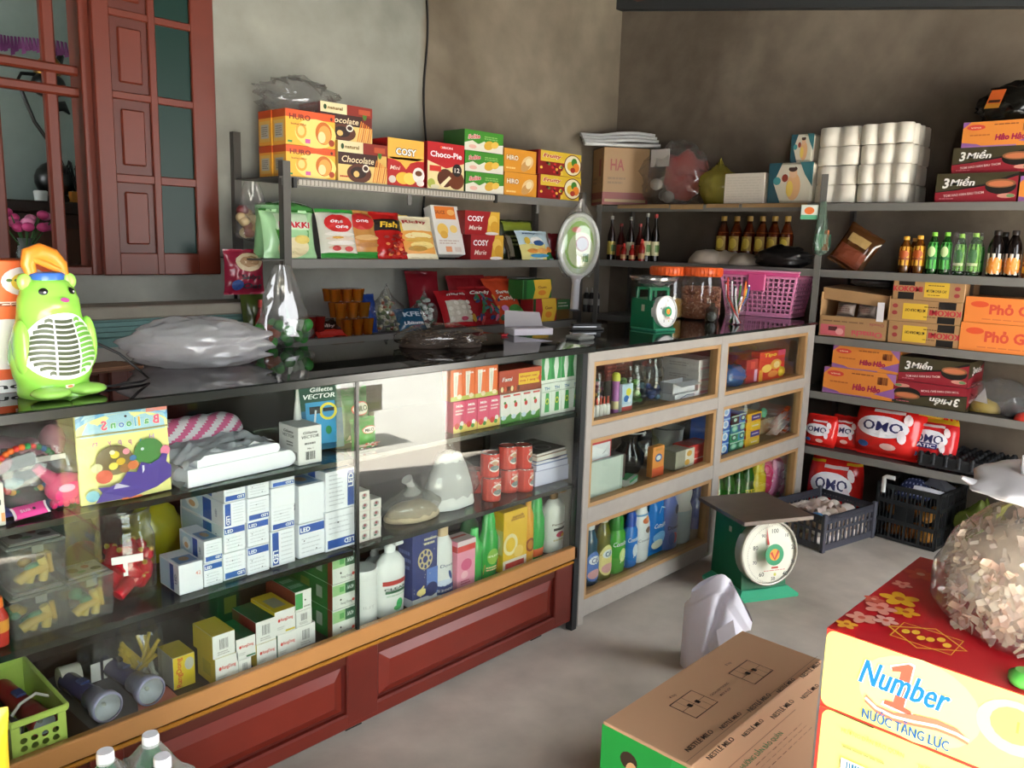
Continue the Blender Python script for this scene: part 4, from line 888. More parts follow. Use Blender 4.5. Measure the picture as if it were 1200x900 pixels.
# --- mosquito racket in its bag, hung from the rack post
ry = 3.13; c = at(678, 287, y=ry); rw = (at(698, 287, y=ry)-at(658, 287, y=ry)).x/2*.74; rh = (at(678, 252, y=ry).z-at(678, 322, y=ry).z)/2
e = empty('mosquito_racket', 'green and white mosquito racket in a clear bag hanging from the rack post', 'racket', None, (c.x, ry, c.z-.0), (0, .03, -.55))
m = MB(); N_ = 36; rim = [(rw*math.cos(2*PI*i/N_), 0, rh*math.sin(2*PI*i/N_)*(1.0 if math.sin(2*PI*i/N_) > 0 else 1.05)) for i in range(N_)]
m.tube(rim, .016, mat('e9ece6', .3), 8, True); m.obj('rim', e)
m = MB(); vs = [(0, 0, 0)]+[(x*.92, -.006, z*.92) for x, y, z in rim]; m.add(vs, [(0, 1+(i+1) % N_, 1+i) for i in range(N_)], mat('c9d8b4', .5))
S = lambda u, v, o: Vector(((u-.5)*2*rw, -.008-o, (v-.5)*2*rh)); P = Pr(m, S, 2*rw, 2*rh, .0006)
P.ell(.5, .5, .38, .4, '8fc24a', 30); P.ell(.55, .42, .33, .3, 'd3e0a8', 24); P.ell(.58, .52, .17, .13, 'a02a3a', 20); P.ell(.58, .52, .14, .105, '9a9aa2', 20); P.rect(.62, .22, .76, .36, '3d8a2e'); P.ell(.4, .75, .12, .05, 'd06a4a', 12); m.obj('card', e)
m = MB()
for i in range(-4, 5): x = i*rw/5; z = rh*.94*math.sqrt(1-(i/5)**2); m.box(x-.0015, x+.0015, -.002, .002, -z, z, mat('9c9c9c', .4, .6))
for i in range(-5, 6): z = i*rh/6; x = rw*.94*math.sqrt(1-(i/6)**2); m.box(-x, x, -.002, .002, z-.0015, z+.0015, mat('9c9c9c', .4, .6))
m.obj('wire_net', e)
zb = at(678, 362, y=ry).z-c.z
m = MB(); m.tube([(0, 0, -rh*1.02), (0, 0, -rh*1.15)], [.05, .03], mat('e4e2e4', .3), 12); m.tube([(0, 0, -rh*1.15), (0, 0, -rh*1.3), (0, 0, zb+.02), (0, 0, zb)], [.03, .024, .026, .024], mat('dcd9dd', .3), 14); m.box(-.03, .03, -.022, .022, zb-.012, zb, '5a5a5e', .004); m.obj('handle', e)
m = MB()
def rb(u, v):
    a = 2*PI*u; top = at(684, 233, y=ry).z-c.z; z = -rh*1.1+(top+rh*1.1)*v; k = math.sqrt(max(.0, 1-((z+.02)/(rh*1.25))**2)) if z < rh*.9 else max(.05, .66*(1-(z-rh*.9)/(top-rh*.9)))
    k = max(k, .08); n = 1+.1*noise.noise(Vector((math.cos(a)*2, math.sin(a)*2, z*9)))
    return Vector((rw*1.16*k*n*math.cos(a), .035*k*n*math.sin(a), z))
m.grid(rb, 28, 22, FILM); m.obj('plastic_sleeve', e)
# --- dial scales
def dial_scale(label, loc, rz, k, big):
    e = empty('dial_scale', label, 'scale', None, loc, (0, 0, rz)); e.scale = (k, k, k)
    g, gl = mat('0f6a45', .35, 0, .1), mat('3fae83', .35, 0, .08)
    m = MB()
    if big: m.prism([(-.155, -.165), (.155, -.165), (.155, .125), (-.155, .125)], 0, .014, gl); m.add([(-.155, -.165, .014), (.155, -.165, .014), (.155, .125, .014), (-.155, .125, .014), (-.12, -.135, .04), (.12, -.135, .04), (.12, .11, .04), (-.12, .11, .04)], [(0, 1, 5, 4), (1, 2, 6, 5), (2, 3, 7, 6), (3, 0, 4, 7), (4, 5, 6, 7)], gl)
    else: m.box(-.12, .12, -.15, .12, 0, .02, gl, .008)
    m.obj('base', e)
    m = MB(); hw_ = .115; s_ = [(-.125, .02), (-.085, .33), (.11, .345), (.12, .02)]   # (y, z) side outline
    vs = [(-hw_, y, z) for y, z in s_]+[(hw_, y, z) for y, z in s_]
    if big:
        m.add(vs, [(3, 2, 1, 0), (4, 5, 6, 7), (0, 1, 5, 4), (1, 2, 6, 5), (2, 3, 7, 6)], g)
        m.add([(-hw_-.0008, .0, .27), (-hw_-.0008, -.02, .27), (-hw_-.0008, -.02, .295), (-hw_-.0008, .0, .295)], [(0, 1, 2, 3)], 'b9b7a0')
    else:
        m.prism([(-.125, .02), (-.10, .235), (.115, .25), (.12, .02)], -hw_, hw_, g, 'x')
        for a in (-.1, .1): m.box(a-.014, a+.014, -.07, -.045, .23, .33, g, .004); m.box(a-.014, a+.014, .06, .085, .23, .33, g, .004)
        m.box(-.114, .114, -.07, -.045, .31, .335, g, .004); m.box(-.114, .114, .06, .085, .31, .335, g, .004)
        m.box(-hw_-.002, -hw_, -.02, .01, .15, .2, 'b9b7a0')
    m.obj('housing', e)
    R_ = .142 if big else .12; cz = .205 if big else .15; y0 = -.112 if big else -.115; tl = .12 if big else .08
    def TM(mb): mb.T = Matrix.Translation((0, y0, cz)) @ Matrix.Rotation(-tl, 4, 'X') @ Matrix.Rotation(PI/2, 4, 'X')
    m = MB(); TM(m); m.lathe([(R_, -.02), (R_*1.02, .02), (R_*1.03, .034), (R_*.96, .036), (R_*.95, .02)], mat('b9b6aa', .3, .5) if big else mat('d8d8d4', .3), 40, cap1=False); m.obj('dial_rim', e)
    m = MB(); TM(m); S = lambda u, v, o: Vector(((u-.5)*2*R_, (v-.5)*2*R_, .022+o)); P = Pr(m, S, 2*R_, 2*R_, .0004)
    P.ell(.5, .5, .475, .475, 'efeedb' if big else 'eef0ec', 40)
    for i in range(100 if big else 60):
        n = 100 if big else 60; a = 2*PI*i/n; l = .035 if i % 10 == 0 else .018; r1 = .455
        P.line([(.5+r1*math.sin(a), .5+r1*math.cos(a)), (.5+(r1-l)*math.sin(a), .5+(r1-l)*math.cos(a))], .0012, '3a3a3a')
    if big:
        for i, t in enumerate(('100', '10', '20', '30', '40', '50', '60', '70', '80', '90')):
            a = 2*PI*i/10+.06; P.text(t, .5+.365*math.sin(a), .5+.365*math.cos(a), .066 if i % 2 == 0 else .052, '45453e', None, .015)
    else:
        for i in range(5): a = 2*PI*i/5; P.text(str(i or 5), .5+.36*math.sin(a), .5+.36*math.cos(a), .08, '444444')
    P.ell(.5, .5, .165, .165, '17935f', 30); P.ell(.5, .5, .09, .09, 'e8a12c', 20); P.line([(.44, .54), (.5, .43), (.57, .56)], .012 if big else .01, 'c83a1c'); P.rect(.44, .29, .56, .32, 'c44a3a'); P.lines(.3, .255, .7, .275, 1, 'd9786a'); P.ell(.5, .2, .025, .025, 'd3cf5a', 10)
    m.obj('dial_face', e)
    m = MB(); TM(m); a = .1 if big else .0; P = Pr(m, S, 2*R_, 2*R_, .0004, .006); P.poly([(.49-.02, .62), (.51+.0, .62), (.5-.40*math.sin(a), .5+.40*math.cos(a))], 'c8352a') if big else P.poly([(.485, .5), (.515, .5), (.5, .88)], 'c8352a'); m.obj('needle', e)
    m = MB()
    if big:
        for x in (-.08, .08): m.box(x-.012, x+.012, -.06, -.03, .33, .372, mat('4a4742', .5, .5)); m.box(x-.012, x+.012, .05, .08, .33, .372, mat('4a4742', .5, .5))
        m.obj('platform_support', e); m = MB(); st = mat('6d655f', .38, .75, .25); w_ = .175
        m.box(-w_, w_, -.19, .165, .374, .379, st, .001); m.box(-w_, w_, -.193, -.188, .362, .379, st); m.box(-w_, w_, .163, .168, .362, .379, st); m.box(-w_-.002, -w_+.002, -.19, .165, .362, .379, st); m.box(w_-.002, w_+.002, -.19, .165, .362, .379, st); m.obj('platform', e)
    else: m.lathe([(.03, .335), (.1, .345), (.165, .375), (.2, .42), (.206, .42), (.17, .37), (.1, .338)], mat('a8a6a2', .22, .85), 36, 1, .9, cap1=False); m.obj('pan', e)
    return e
p = rest(779, 389, KT); kk = (sz(324, p.x, p.y+.06)-KT)/.42
dial_scale('small green dial scale with a round pan on the counter', (p.x+.04, p.y+.10, KT), -.14, kk, False)
# --- two jars with orange lids
def jar(pl, pr, pb, pt, label, fill, fh, grp):
    b0 = at((pl+pr)/2, pb, z=KT); y = b0.y+.06; x0, x1 = sx(pl, y, 1.25), sx(pr, y, 1.25); r = (x1-x0)/2*.6; xc = (x0+x1)/2; h = sz(pt, xc, y)-KT
    e = empty('storage_jar', label, 'jar', grp, (xc, y, KT)); hb = h*.86
    m = MB(); m.lathe([(r*.9, 0), (r, .012), (r*1.0, hb*.55), (r*1.0, hb*.82), (r*.92, hb*.95), (r*.9, hb)], JAR, 28, cap1=False); m.obj('body', e)
    m = MB(); m.lathe([(r*.95, hb*.96), (r*1.0, hb*.97), (r*1.0, h*.985), (r*.94, h)], mat('e2622c', .35), 30)
    for i in range(30): a = 2*PI*i/30; m.box(r*math.cos(a)-.002, r*math.cos(a)+.002, r*math.sin(a)-.002, r*math.sin(a)+.002, hb*.98, h*.98, mat('d95726', .35))
    m.obj('lid', e)
    m = MB(); rr = random.Random(int(pl))
    m.lathe([(r*.86, .008), (r*.94, .02), (r*.94, hb*fh-.01), (r*.5, hb*fh)], fill[0], 24)
    if len(fill) > 1:
        for i in range(700):
            a = rr.random()*6.28; z = .015+rr.random()*(hb*fh-.02); q = r*.945; m.ball((q*math.cos(a), q*math.sin(a), z), (.0065, .0065, .0055), rr.choice(fill), 5, 4)
        for i in range(120): a = rr.random()*6.28; q = r*.85*math.sqrt(rr.random()); m.ball((q*math.cos(a), q*math.sin(a), hb*fh), (.0065, .0065, .0055), rr.choice(fill), 5, 4)
    o = m.obj('contents', e); o['kind'] = 'stuff'; return e
nut = [mat(c, .6) for c in ('a8674c', 'b87a5c', '8f5440', 'c48d70')]
jar(801, 841, 376, 313, 'jar full of reddish brown nuts beside the pink basket', nut, .72, 'jars with orange lids')
jar(762, 801, 374, 312, 'jar of yellow meal standing behind the small dial scale', [mat('c99a4a', .7)], .46, 'jars with orange lids')
# --- lattice panels for baskets and crates
def lattice(mb, a, b, c, d, nu, nv, bw_, t, m, solid=(0, 0), rim=None):
    """wall with corner points a b (foot) c d (top): nu x nv openings"""
    a, b, c, d = map(Vector, (a, b, c, d)); n = (b-a).cross(d-a).normalized()*t/2
    Q = lambda u, v: (a*(1-u)+b*u)*(1-v)+(d*(1-u)+c*u)*v
    def slab(u0, v0, u1, v1):
        p = [Q(u0, v0), Q(u1, v0), Q(u1, v1), Q(u0, v1)]; mb.add([q-n for q in p]+[q+n for q in p], [(3, 2, 1, 0), (4, 5, 6, 7), (0, 1, 5, 4), (1, 2, 6, 5), (2, 3, 7, 6), (3, 0, 4, 7)], m)
    W_, H_ = (b-a).length, (d-a).length; du, dv = bw_/W_/2, bw_/H_/2
    v0, v1 = solid[0], 1-solid[1]
    if v0: slab(0, 0, 1, v0)
    if solid[1]: slab(0, v1, 1, 1)
    for i in range(nu+1): u = du+(1-2*du)*i/nu; slab(u-du, v0, u+du, v1)
    for j in range(nv+1): v = v0+dv+(v1-v0-2*dv)*j/nv; slab(0, v-dv, 1, v+dv)
pk, pk2 = mat('ef9cc4', .35), mat('d8528c', .35)
q = at(924, 374, z=KT); h = sz(317, q.x, q.y)-KT
e = empty('plastic_basket', 'pink plastic laundry basket with square holes on the counter end', 'basket', None, (q.x+.13, q.y+.21, KT), (0, 0, .12))
X, Y_, tx = .125, .19, .035
b = [(-X, -Y_, .012), (X, -Y_, .012), (X, Y_, .012), (-X, Y_, .012)]; t = [(-X-tx, -Y_-tx, h*.86), (X+tx, -Y_-tx, h*.86), (X+tx, Y_+tx, h*.86), (-X-tx, Y_+tx, h*.86)]
for i in range(4): j = (i+1) % 4; m = MB(); lattice(m, b[i], b[j], t[j], t[i], 9 if i % 2 == 0 else 14, 8, .0085, .004, pk, (.03, .02)); m.obj('side_wall', e)
m = MB(); m.box(-X-.004, X+.004, -Y_-.004, Y_+.004, 0, .014, pk, .003); m.obj('bottom', e)
m = MB(); q_ = tx+.008
for s0, s1 in ((-1, 1), ): pass
o1, o2 = X+tx, Y_+tx
for x0, x1, y0, y1 in ((-o1-.012, o1+.012, -o2-.012, -o2+.004), (-o1-.012, o1+.012, o2-.004, o2+.012), (-o1-.012, -o1+.004, -o2, o2), (o1-.004, o1+.012, -o2, o2)): m.box(x0, x1, y0, y1, h*.86, h*.94, pk2, .003); m.box(x0-.006, x1+.006, y0-.006, y1+.006, h*.94, h*.98, pk, .003)
m.obj('rim', e)
m = MB(); m.box(-o1-.02, -o1-.004, -.05, .05, h*.55, h*.9, pk2, .004); m.obj('handle_plate', e)
# --- pen cup
q = at(868, 381, z=KT); e = empty('pen_cup', 'clear cup of coloured pens in front of the pink basket', 'pen cup', None, (q.x+.02, q.y+.045, KT)); ch = sz(347, q.x, q.y+.04)-KT; rc = .052
m = MB(); m.lathe([(rc*.85, 0), (rc*.9, .004), (rc*1.1, ch)], JAR, 24, cap1=False); m.tube([(rc*1.1*math.cos(i*PI/12), rc*1.1*math.sin(i*PI/12), ch) for i in range(24)], .002, JAR, 6, True); m.obj('cup', e)
for i, (c1, a, l) in enumerate((('c8362c', 2.6, 1.6), ('e6e4e6', 1.0, 1.5), ('5a9a4a', .2, 1.35), ('e8782c', 4.4, 1.5), ('d9d4da', 3.5, 1.3), ('2c4a9a', 5.2, 1.35), ('d9c43a', 5.8, 1.25), ('cfd6da', 1.8, 1.45), ('1c1c20', .7, 1.3), ('e8e0e4', 2.1, 1.4))):
    m = MB(); x, y = rc*.5*math.cos(a+2.5), rc*.5*math.sin(a+2.5); x2, y2 = rc*1.0*math.cos(a), rc*1.0*math.sin(a); z2 = ch*l
    m.tube([(x, y, .006), (x2*.96, y2*.96, ch*.95), (x2*1.1, y2*1.1, z2)], .0055, c1, 7); m.tube([(x2*1.1, y2*1.1, z2), (x2*1.11, y2*1.11, z2+.008)], [.0058, .003], ('c8362c', '2a2a2e', 'e6e6e6')[i % 3], 7); m.obj('pen', e)
q = at(848, 380, z=KT); m = MB(); m.lathe([(.03, 0), (.033, .01), (.033, .07), (.012, .085), (.012, .1)], clear('c9d0c4', .1), 12); m.ball((0, 0, .03), (.026, .026, .028), '4a4a38', 8, 6); tag(m.obj('small_jar', None, (q.x+.05, q.y+.10, KT)), 'small clear jar between the nut jar and the pen cup', 'jar')

# ================================================================ far part of the side shelving
z1 = ZR[0]+.008; X1 = XS+.02
m_k = 'a07c50'
def p_corn(f):
    for q in 'FL': P = f(q); P.rect(0, 0, 1, .22, '7d2a20'); P.rect(.05, .05, .95, .1, 'a58a5a'); P.rect(.62, .5, .8, .8, '8a2f24') if q == 'L' else P.text('HA', .3, .7, .2, '8a2f24', .3); P.lines(.1, .35, .5, .5, 2, '7d5f3c')
    f('T').rect(.42, 0, .58, 1, 'b0905f')
cw = .31; y = 3.2
ch = sz(172, 4.5, 3.18)-z1
carton('cardboard_carton', cw, .24, ch, m_k, p_corn, 'brown cardboard carton in the room corner, on the top side shelf', 'carton', None, (4.585, 3.37, z1), rz=-.62, c=.003)
for k in range(4):
    m = MB(); zz = z1+ch+.018+.024*k; n = 14; pts = [(-.26+.50*i/n, .05*k-.1+.03*math.sin(i/n*3), (.02+.006*k)*math.sin(max(0, i/n-.3)*4.0)*.6*(k > 0)) for i in range(n+1)]
    m.tube(pts, .017, mat('d5d6d4', .4, 0, .1), 10, flat=.75 if k else .8)
    tag(m.obj('plastic_roll', None, (4.56, 3.36, zz), (0, 0, -.72)), ('lowest', 'second lowest', 'second highest', 'topmost')[k]+' white plastic roll on the cardboard carton in the corner', 'plastic roll', 'white plastic rolls')
def sbag(pl, pr, pt, x, d, seed, m, label, z=z1, cat='plastic bag', inner=None, ridge=.3, neck=None):
    yc, w, h = fitr(pl, pr, pt, z, x); e = empty('tied_bag', label, cat, None, (x+d/2, yc, z), (0, 0, -PI/2))
    film_blob(MB(), (w*.5, d*.5, h), seed, m, ridge, 30, neck=neck).obj('bag', e)
    if inner: q = MB(); inner(q, w, d, h); q.obj('contents', e)
    return e
def in_red(q, w, d, h):
    r = random.Random(11)
    q.ball((.12*w, 0, h*.42), (w*.3, d*.26, h*.36), '9a3a34', 18, 12, lambda v: v*(1+.5*noise.noise(v*9)))
    q.box(-w*.3, -w*.02, -d*.36, -d*.33, h*.62, h*.9, 'b9b4b0')
    for i in range(7): q.ball((r.uniform(-.38, 0)*w, r.uniform(-.2, .2)*d, h*r.uniform(.12, .4)), (w*.1, d*.12, h*.1), r.choice(('9a948c', '7d766e', 'b5afa6')), 8, 6)
sbag(742, 818, 166, X1, .26, 4.2, FILM, 'clear crumpled bag with red goods on the top side shelf', inner=in_red, ridge=.4)
sbag(812, 853, 186, X1, .18, 2.9, clear('d8cf72', .5, 'cfc25a', .15, 1.6, 'yellow_film'), 'knotted yellowish bag beside the white paper pack', ridge=.3, neck=(.7, .25))
def p_tis(f): f('F').lines(.05, .1, .95, .9, 9, 'c9c1b2', .3, .1); f('T').rect(0, 0, 1, 1, '4a2a26')
rcart('tissue_pack', 848, 895, 203, z1, X1, .2, 'd6cec0', p_tis, 'white paper tissue pack on the top side shelf', 'tissue pack')
def p_diap(f):
    for q in 'FL':
        P = f(q); P.poly([(0, 0), (0, 1), (.3, 1), (.12, .5), (.3, 0)], '1a4a56'); P.poly([(.7, 1), (1, 1), (1, .4), (.82, .7)], '2f6a70'); P.ell(.58, .4, .16, .34, 'd9a878', 18); P.ell(.56, .74, .09, .13, 'd9b08c', 14); P.ell(.55, .84, .1, .07, '3a241a', 12); P.ell(.5, .35, .08, .2, 'e0c05a', 12); P.ell(.38, .62, .07, .1, '8a3a2a', 12); P.rect(.3, .88, .6, .95, 'c9c4b4'); P.ell(.2, .55, .09, .1, '3f8a8c', 12)
rcart('diaper_pack', 899, 951, 190.5, z1, X1, .2, 'cfc8b4', p_diap, 'lower teal and cream diaper pack beside the paper rolls', 'diaper pack', 'teal and cream diaper packs', c=.012)
_, dh = rcart('diaper_pack', 926, 953, 157, z1+(sz(190.5, X1, 2.1)-z1)+.003, X1+.03, .18, 'cfc8b4', p_diap, 'upper teal and cream diaper pack, on top of the lower one', 'diaper pack', 'teal and cream diaper packs', c=.012)
# toilet roll packs: 4 rows, two columns
def roll_pack(w, d, h, nx, ny):
    mb = MB(); rx, ry_ = w/nx/2, d/ny/2; out = []
    def arc(cx_, cy_, a0, a1, n=7):
        for i in range(n): a = a0+(a1-a0)*i/(n-1); out.append((cx_+rx*.985*math.cos(a), cy_+ry_*.985*math.sin(a)))
    lim = 1.05
    for i in range(nx): arc(-w/2+rx*(2*i+1), -d/2+ry_, -PI/2-lim if i else -PI, -PI/2+lim if i < nx-1 else 0.)
    for j in range(1, ny-1): arc(w/2-rx, -d/2+ry_*(2*j+1), -lim, lim)
    for i in range(nx-1, -1, -1): arc(-w/2+rx*(2*i+1), d/2-ry_, PI/2-lim if i < nx-1 else 0., PI/2+lim if i else PI)
    for j in range(ny-2, 0, -1): arc(-w/2+rx, -d/2+ry_*(2*j+1), PI-lim, PI+lim)
    n = len(out); c_ = .006; vs = []; fs = []
    rings = ((.97, 0), (1, c_), (1.006, h*.5), (1, h-c_), (.965, h))
    for s_, z in rings: vs += [(x*s_, y*s_, z+.002*noise.noise(Vector((x*20, y*20, z*9)))) for x, y in out]
    for k in range(len(rings)-1): fs += [(k*n+i, k*n+(i+1) % n, (k+1)*n+(i+1) % n, (k+1)*n+i) for i in range(n)]
    mb.add(vs, fs, mat('e6dfd0', .45, 0, .04), True); mb.add(vs[-n:], [list(range(n))], mat('e0d9c9', .5))
    return mb
ya, yb, yc_ = sy(952, X1, 1.85), sy(1001, X1, 1.85), sy(1063, X1, 1.85)
rows_ = [sz(p, X1, (yb+yc_)/2) for p in (235.5, 213.5, 190, 166.5, 142)]
names = ('bottom', 'second lowest', 'third', 'top')
base_k = {}
for col, (a, b, side, dz) in enumerate(((ya, yb, 'beside the diaper packs', -.003), (yb, yc_, 'beside the noodle cartons', .004))):
    for k in range(4):
        h_ = rows_[k+1]-rows_[k]; w_ = (a-b)-.003
        if col not in base_k: base_k[col] = roll_pack(w_, .32, h_-.002, 2 if col == 0 else 3, 4).obj('toilet_roll_pack'); o = base_k[col]
        else: o = base_k[col].copy(); COL.objects.link(o)
        o.location = (X1+.165+(.012 if (k+col) % 2 else 0), (a+b)/2+.002*(k % 2), z1+(rows_[k]-rows_[0])*1.0+.0); o.rotation_euler = (0, 0, -PI/2)
        o.scale = (1, 1, (rows_[k+1]-rows_[k])/(rows_[1]-rows_[0]))
        tag(o, names[k]+' white toilet roll pack of the stack '+side, 'toilet roll pack', 'white toilet roll packs')
# --- second shelf, far part: dark sauce bottles, oil, sacks
z2 = ZR[1]+.003
def rpos(px, x, z): return sy(px, x, z+.06)
rb_ = random.Random(4)
gl_d = mat('1a1210', .12); 
sauce = [(0, 716, 253, '241612', 'b9a64a'), (0, 727, 262, '4a1712', 'c83a2a'), (0, 738, 254, '231510', 'c3bd9a'), (0, 749, 262, '5a1a14', 'd9542c'), (1, 757, 250, '1c1412', 'cfc79a'), (1, 767, 251, '1a1410', 'd3cba0')]
for i, (b_, px, pt, c1, c2) in enumerate(sauce):
    x = XS+.05+.05*(i % 2); y = rpos(px, x, z2); h = sz(pt, x, y)-z2; r = .026
    bottle('sauce_bottle', [(r, 0), (r, h*.55), (r*.4, h*.78), (r*.36, h*.92)], mat(c1, .15), [(r*.45, h*.92), (r*.45, h)], mat('a32a22' if i % 2 else '8f8a80', .4), 'dark sauce bottle in the row near the room corner', 'bottle', 'dark sauce bottles in the corner', (x, y, z2), lab=(h*.12, h*.42, mat(c2, .5), lambda P: P.rect(.35, .25, .65, .75, '5a7a3a')))
for i, (px, pt) in enumerate(((731, 285), (741, 287), (752, 280))):
    x = XS+.02; y = rpos(px, x, z2); h = sz(pt, x, y)-z2; r = .021
    bottle('chili_bottle', [(r, 0), (r, h*.6), (r*.6, h*.75), (r*.5, h*.8)], mat('8f1d18', .2), [(r*.55, h*.8), (r*.3, h)], mat('c23024', .3), ('small red chili bottle nearest the racket', 'small red chili bottle, second from the racket', 'small red chili bottle in front of the tall dark bottles')[i], 'bottle', 'small red chili bottles', (x, y, z2), lab=(h*.1, h*.35, mat('b98a5a', .5), None))
def p_oil(P): P.rect(.36, .1, .64, .9, 'a8862a'); P.ell(.5, .5, .1, .3, 'd9bd4a', 12)
oils = (846, 861, 876, 891, 905, 920)
for i, px in enumerate(oils):
    x = XS+.24; y = rpos(px, x, z2); h = sz(253.5, x, y)-z2; r = .04
    bottle('oil_bottle', [(r*.95, 0), (r, .01), (r, h*.6), (r*.85, h*.68), (r*.4, h*.86), (r*.36, h*.9)], clear('c8843a', .35, '8a4a1c', .06, 1.4, 'oil_plastic'), [(r*.45, h*.9), (r*.45, h)], mat('b08a3a', .4), 'gold-capped bottle in the row of cooking oil, on the dark side shelf', 'oil bottle', 'gold-capped cooking oil bottles', (x, y, z2), rz=-PI/2, lab=(h*.25, h*.62, None, p_oil), liquid=([(r*.9, .006), (r*.9, h*.66), (r*.4, h*.84)], mat('7a3a16', .25)))
wm = mat('b9ab9a', .6, 0, .08)
for i, (pl, pr, pt, dx, lb) in enumerate(((801, 836, 292, .0, 'white sack lying first in the row under the oil bottles'), (824, 858, 294, .06, 'white sack lying between two others below the oil bottles'), (848, 880, 297, .02, 'white sack lying beside the black bag below the oil bottles'))):
    yc, w, h = fitr(pl, pr, pt, z2, XS+.03+dx)
    m = MB(); m.ball((0, 0, 0), (w*.56, .11, h), wm, 18, 10, lambda v: Vector((v.x, v.y, (max(v.z, 0))*(1+.25*noise.noise(v*40)))))
    tag(m.obj('sugar_sack', None, (XS+.13+dx, yc, z2), (0, 0, -PI/2)), lb, 'sack', 'white sacks under the oil bottles')
sbag(878, 940, 288, XS+.0, .2, 7.7, mat('1c1a1a', .3), 'shiny black bag lying beside the white sacks', z2)
# --- third board behind the counter: small bottles
z3 = ZR[2]+.003
for i, px in enumerate((687, 693, 699)):
    x = XS+.04; y = rpos(px, x, z3); h = sz(337, x, y)-z3; r = .021
    bottle('dropper_bottle', [(r, 0), (r, h*.7), (r*.6, h*.8)], mat('1d1b1b', .3), [(r*.5, h*.8), (r*.3, h)], mat('c9c6c2', .4), 'small black and white bottle in the dark trio behind the racket', 'bottle', 'three small dark bottles', (x, y, z3), lab=(h*.3, h*.55, mat('a8a5a0', .6), None))

# ================================================================ inside the glass display case
def cf(pl, pr, pb, pt, y):
    """x centre, width, foot height and height of what shows in that box of the photo at depth y"""
    zg = sz((pb+pt)/2, sx((pl+pr)/2, y, .7), y)
    for _ in range(3): x0, x1 = sx(pl, y, zg), sx(pr, y, zg); zg = (sz(pb, (x0+x1)/2, y)+sz(pt, (x0+x1)/2, y))/2
    xc = (x0+x1)/2; z0, z1 = sz(pb, xc, y), sz(pt, xc, y); return xc, x1-x0, z0, z1-z0
YF = 1.925
ZU, ZM, ZD = SHELF1+.001, SHELF2+.001, DZ+.001
# --- upper shelf, left: toys
e = empty('toy_bag', 'clear bag of pink toys and bead necklaces at the far left of the upper shelf', 'toy bag', None, (sx(42, 1.99, .95), 2.03, ZU))
m = MB(); rr = random.Random(21)
for i in range(30): a = 2*PI*i/34+.4; m.ball((-.02+.062*math.cos(a), -.045-.01*math.sin(a), .10+.055*math.sin(a)), .0075, rr.choice(('d9a02c', 'c4302a', '2c6aa0', '2f8a4a', 'e06a2a')), 8, 6)
o = m.obj('bead_necklace', e)
m = MB(); m.ball((.055, -.05, .045), (.042, .014, .036), 'ec2f78', 14, 9, lambda v: v+Vector((.006*noise.noise(v*60), 0, .006*noise.noise(v*70)))); m.tube([(.03, -.05, .07), (.005, -.05, .095), (-.002, -.05, .105)], [.016, .011, .010], 'ec2f78', 9)
for i in range(5): m.ball((.03+.013*i, -.05, .012+.004*(i % 2)), (.009, .01, .012), 'ec2f78', 8, 6)
m.obj('pink_toy', e)
m = MB(); m.ball((.055, -.065, .048), (.019, .002, .010), 'e8a0c0', 12, 6); m.obj('badge', e)
m = MB(); m.grid(lambda u, v: Vector((-.13+.17*u, -.03+.10*v, .165+.03*noise.noise(Vector((u*4, v*4, 2)))-.03*u)), 14, 10, 'b9788c'); m.ball((-.09, -.03, .12), (.05, .02, .03), 'a86a7a', 12, 8); m.ball((-.1, -.035, .075), (.035, .02, .025), 'c48a90', 12, 8); m.ball((.06, .03, .14), (.03, .02, .04), 'c98a94', 10, 7); m.obj('pink_cloth', e)
m = MB(); m.grid(lambda u, v: Vector((-.12+.24*u, -.055+.03*v, .002+.03*(1-u)*v+.012*abs(noise.noise(Vector((u*6, v*2, 5)))))), 16, 5, '5a58a8'); m.ball((-.02, -.03, .03), (.045, .02, .028), '141416', 12, 8); m.ball((-.11, -.02, .05), (.05, .02, .03), '3f5a48', 10, 7); m.ball((-.05, -.03, .07), (.03, .015, .012), '4a8a9a', 10, 6); m.obj('blue_cloth', e)  # the black ball stands in for a dark gap in the bag
m = MB(); m.box(-.005, .055, -.068, -.064, .118, .130, 'c9c4bc'); m.obj('paper_tag', e)
film_blob(MB(), (.145, .075, .2), 12.3, clear('eceaec', .14, 'e6e2e6', .05, 1.6, 'toy_film'), .22, 26).obj('bag', e)
xc, w, z0, h = cf(91.5, 197.5, 590, 468, 1.955)
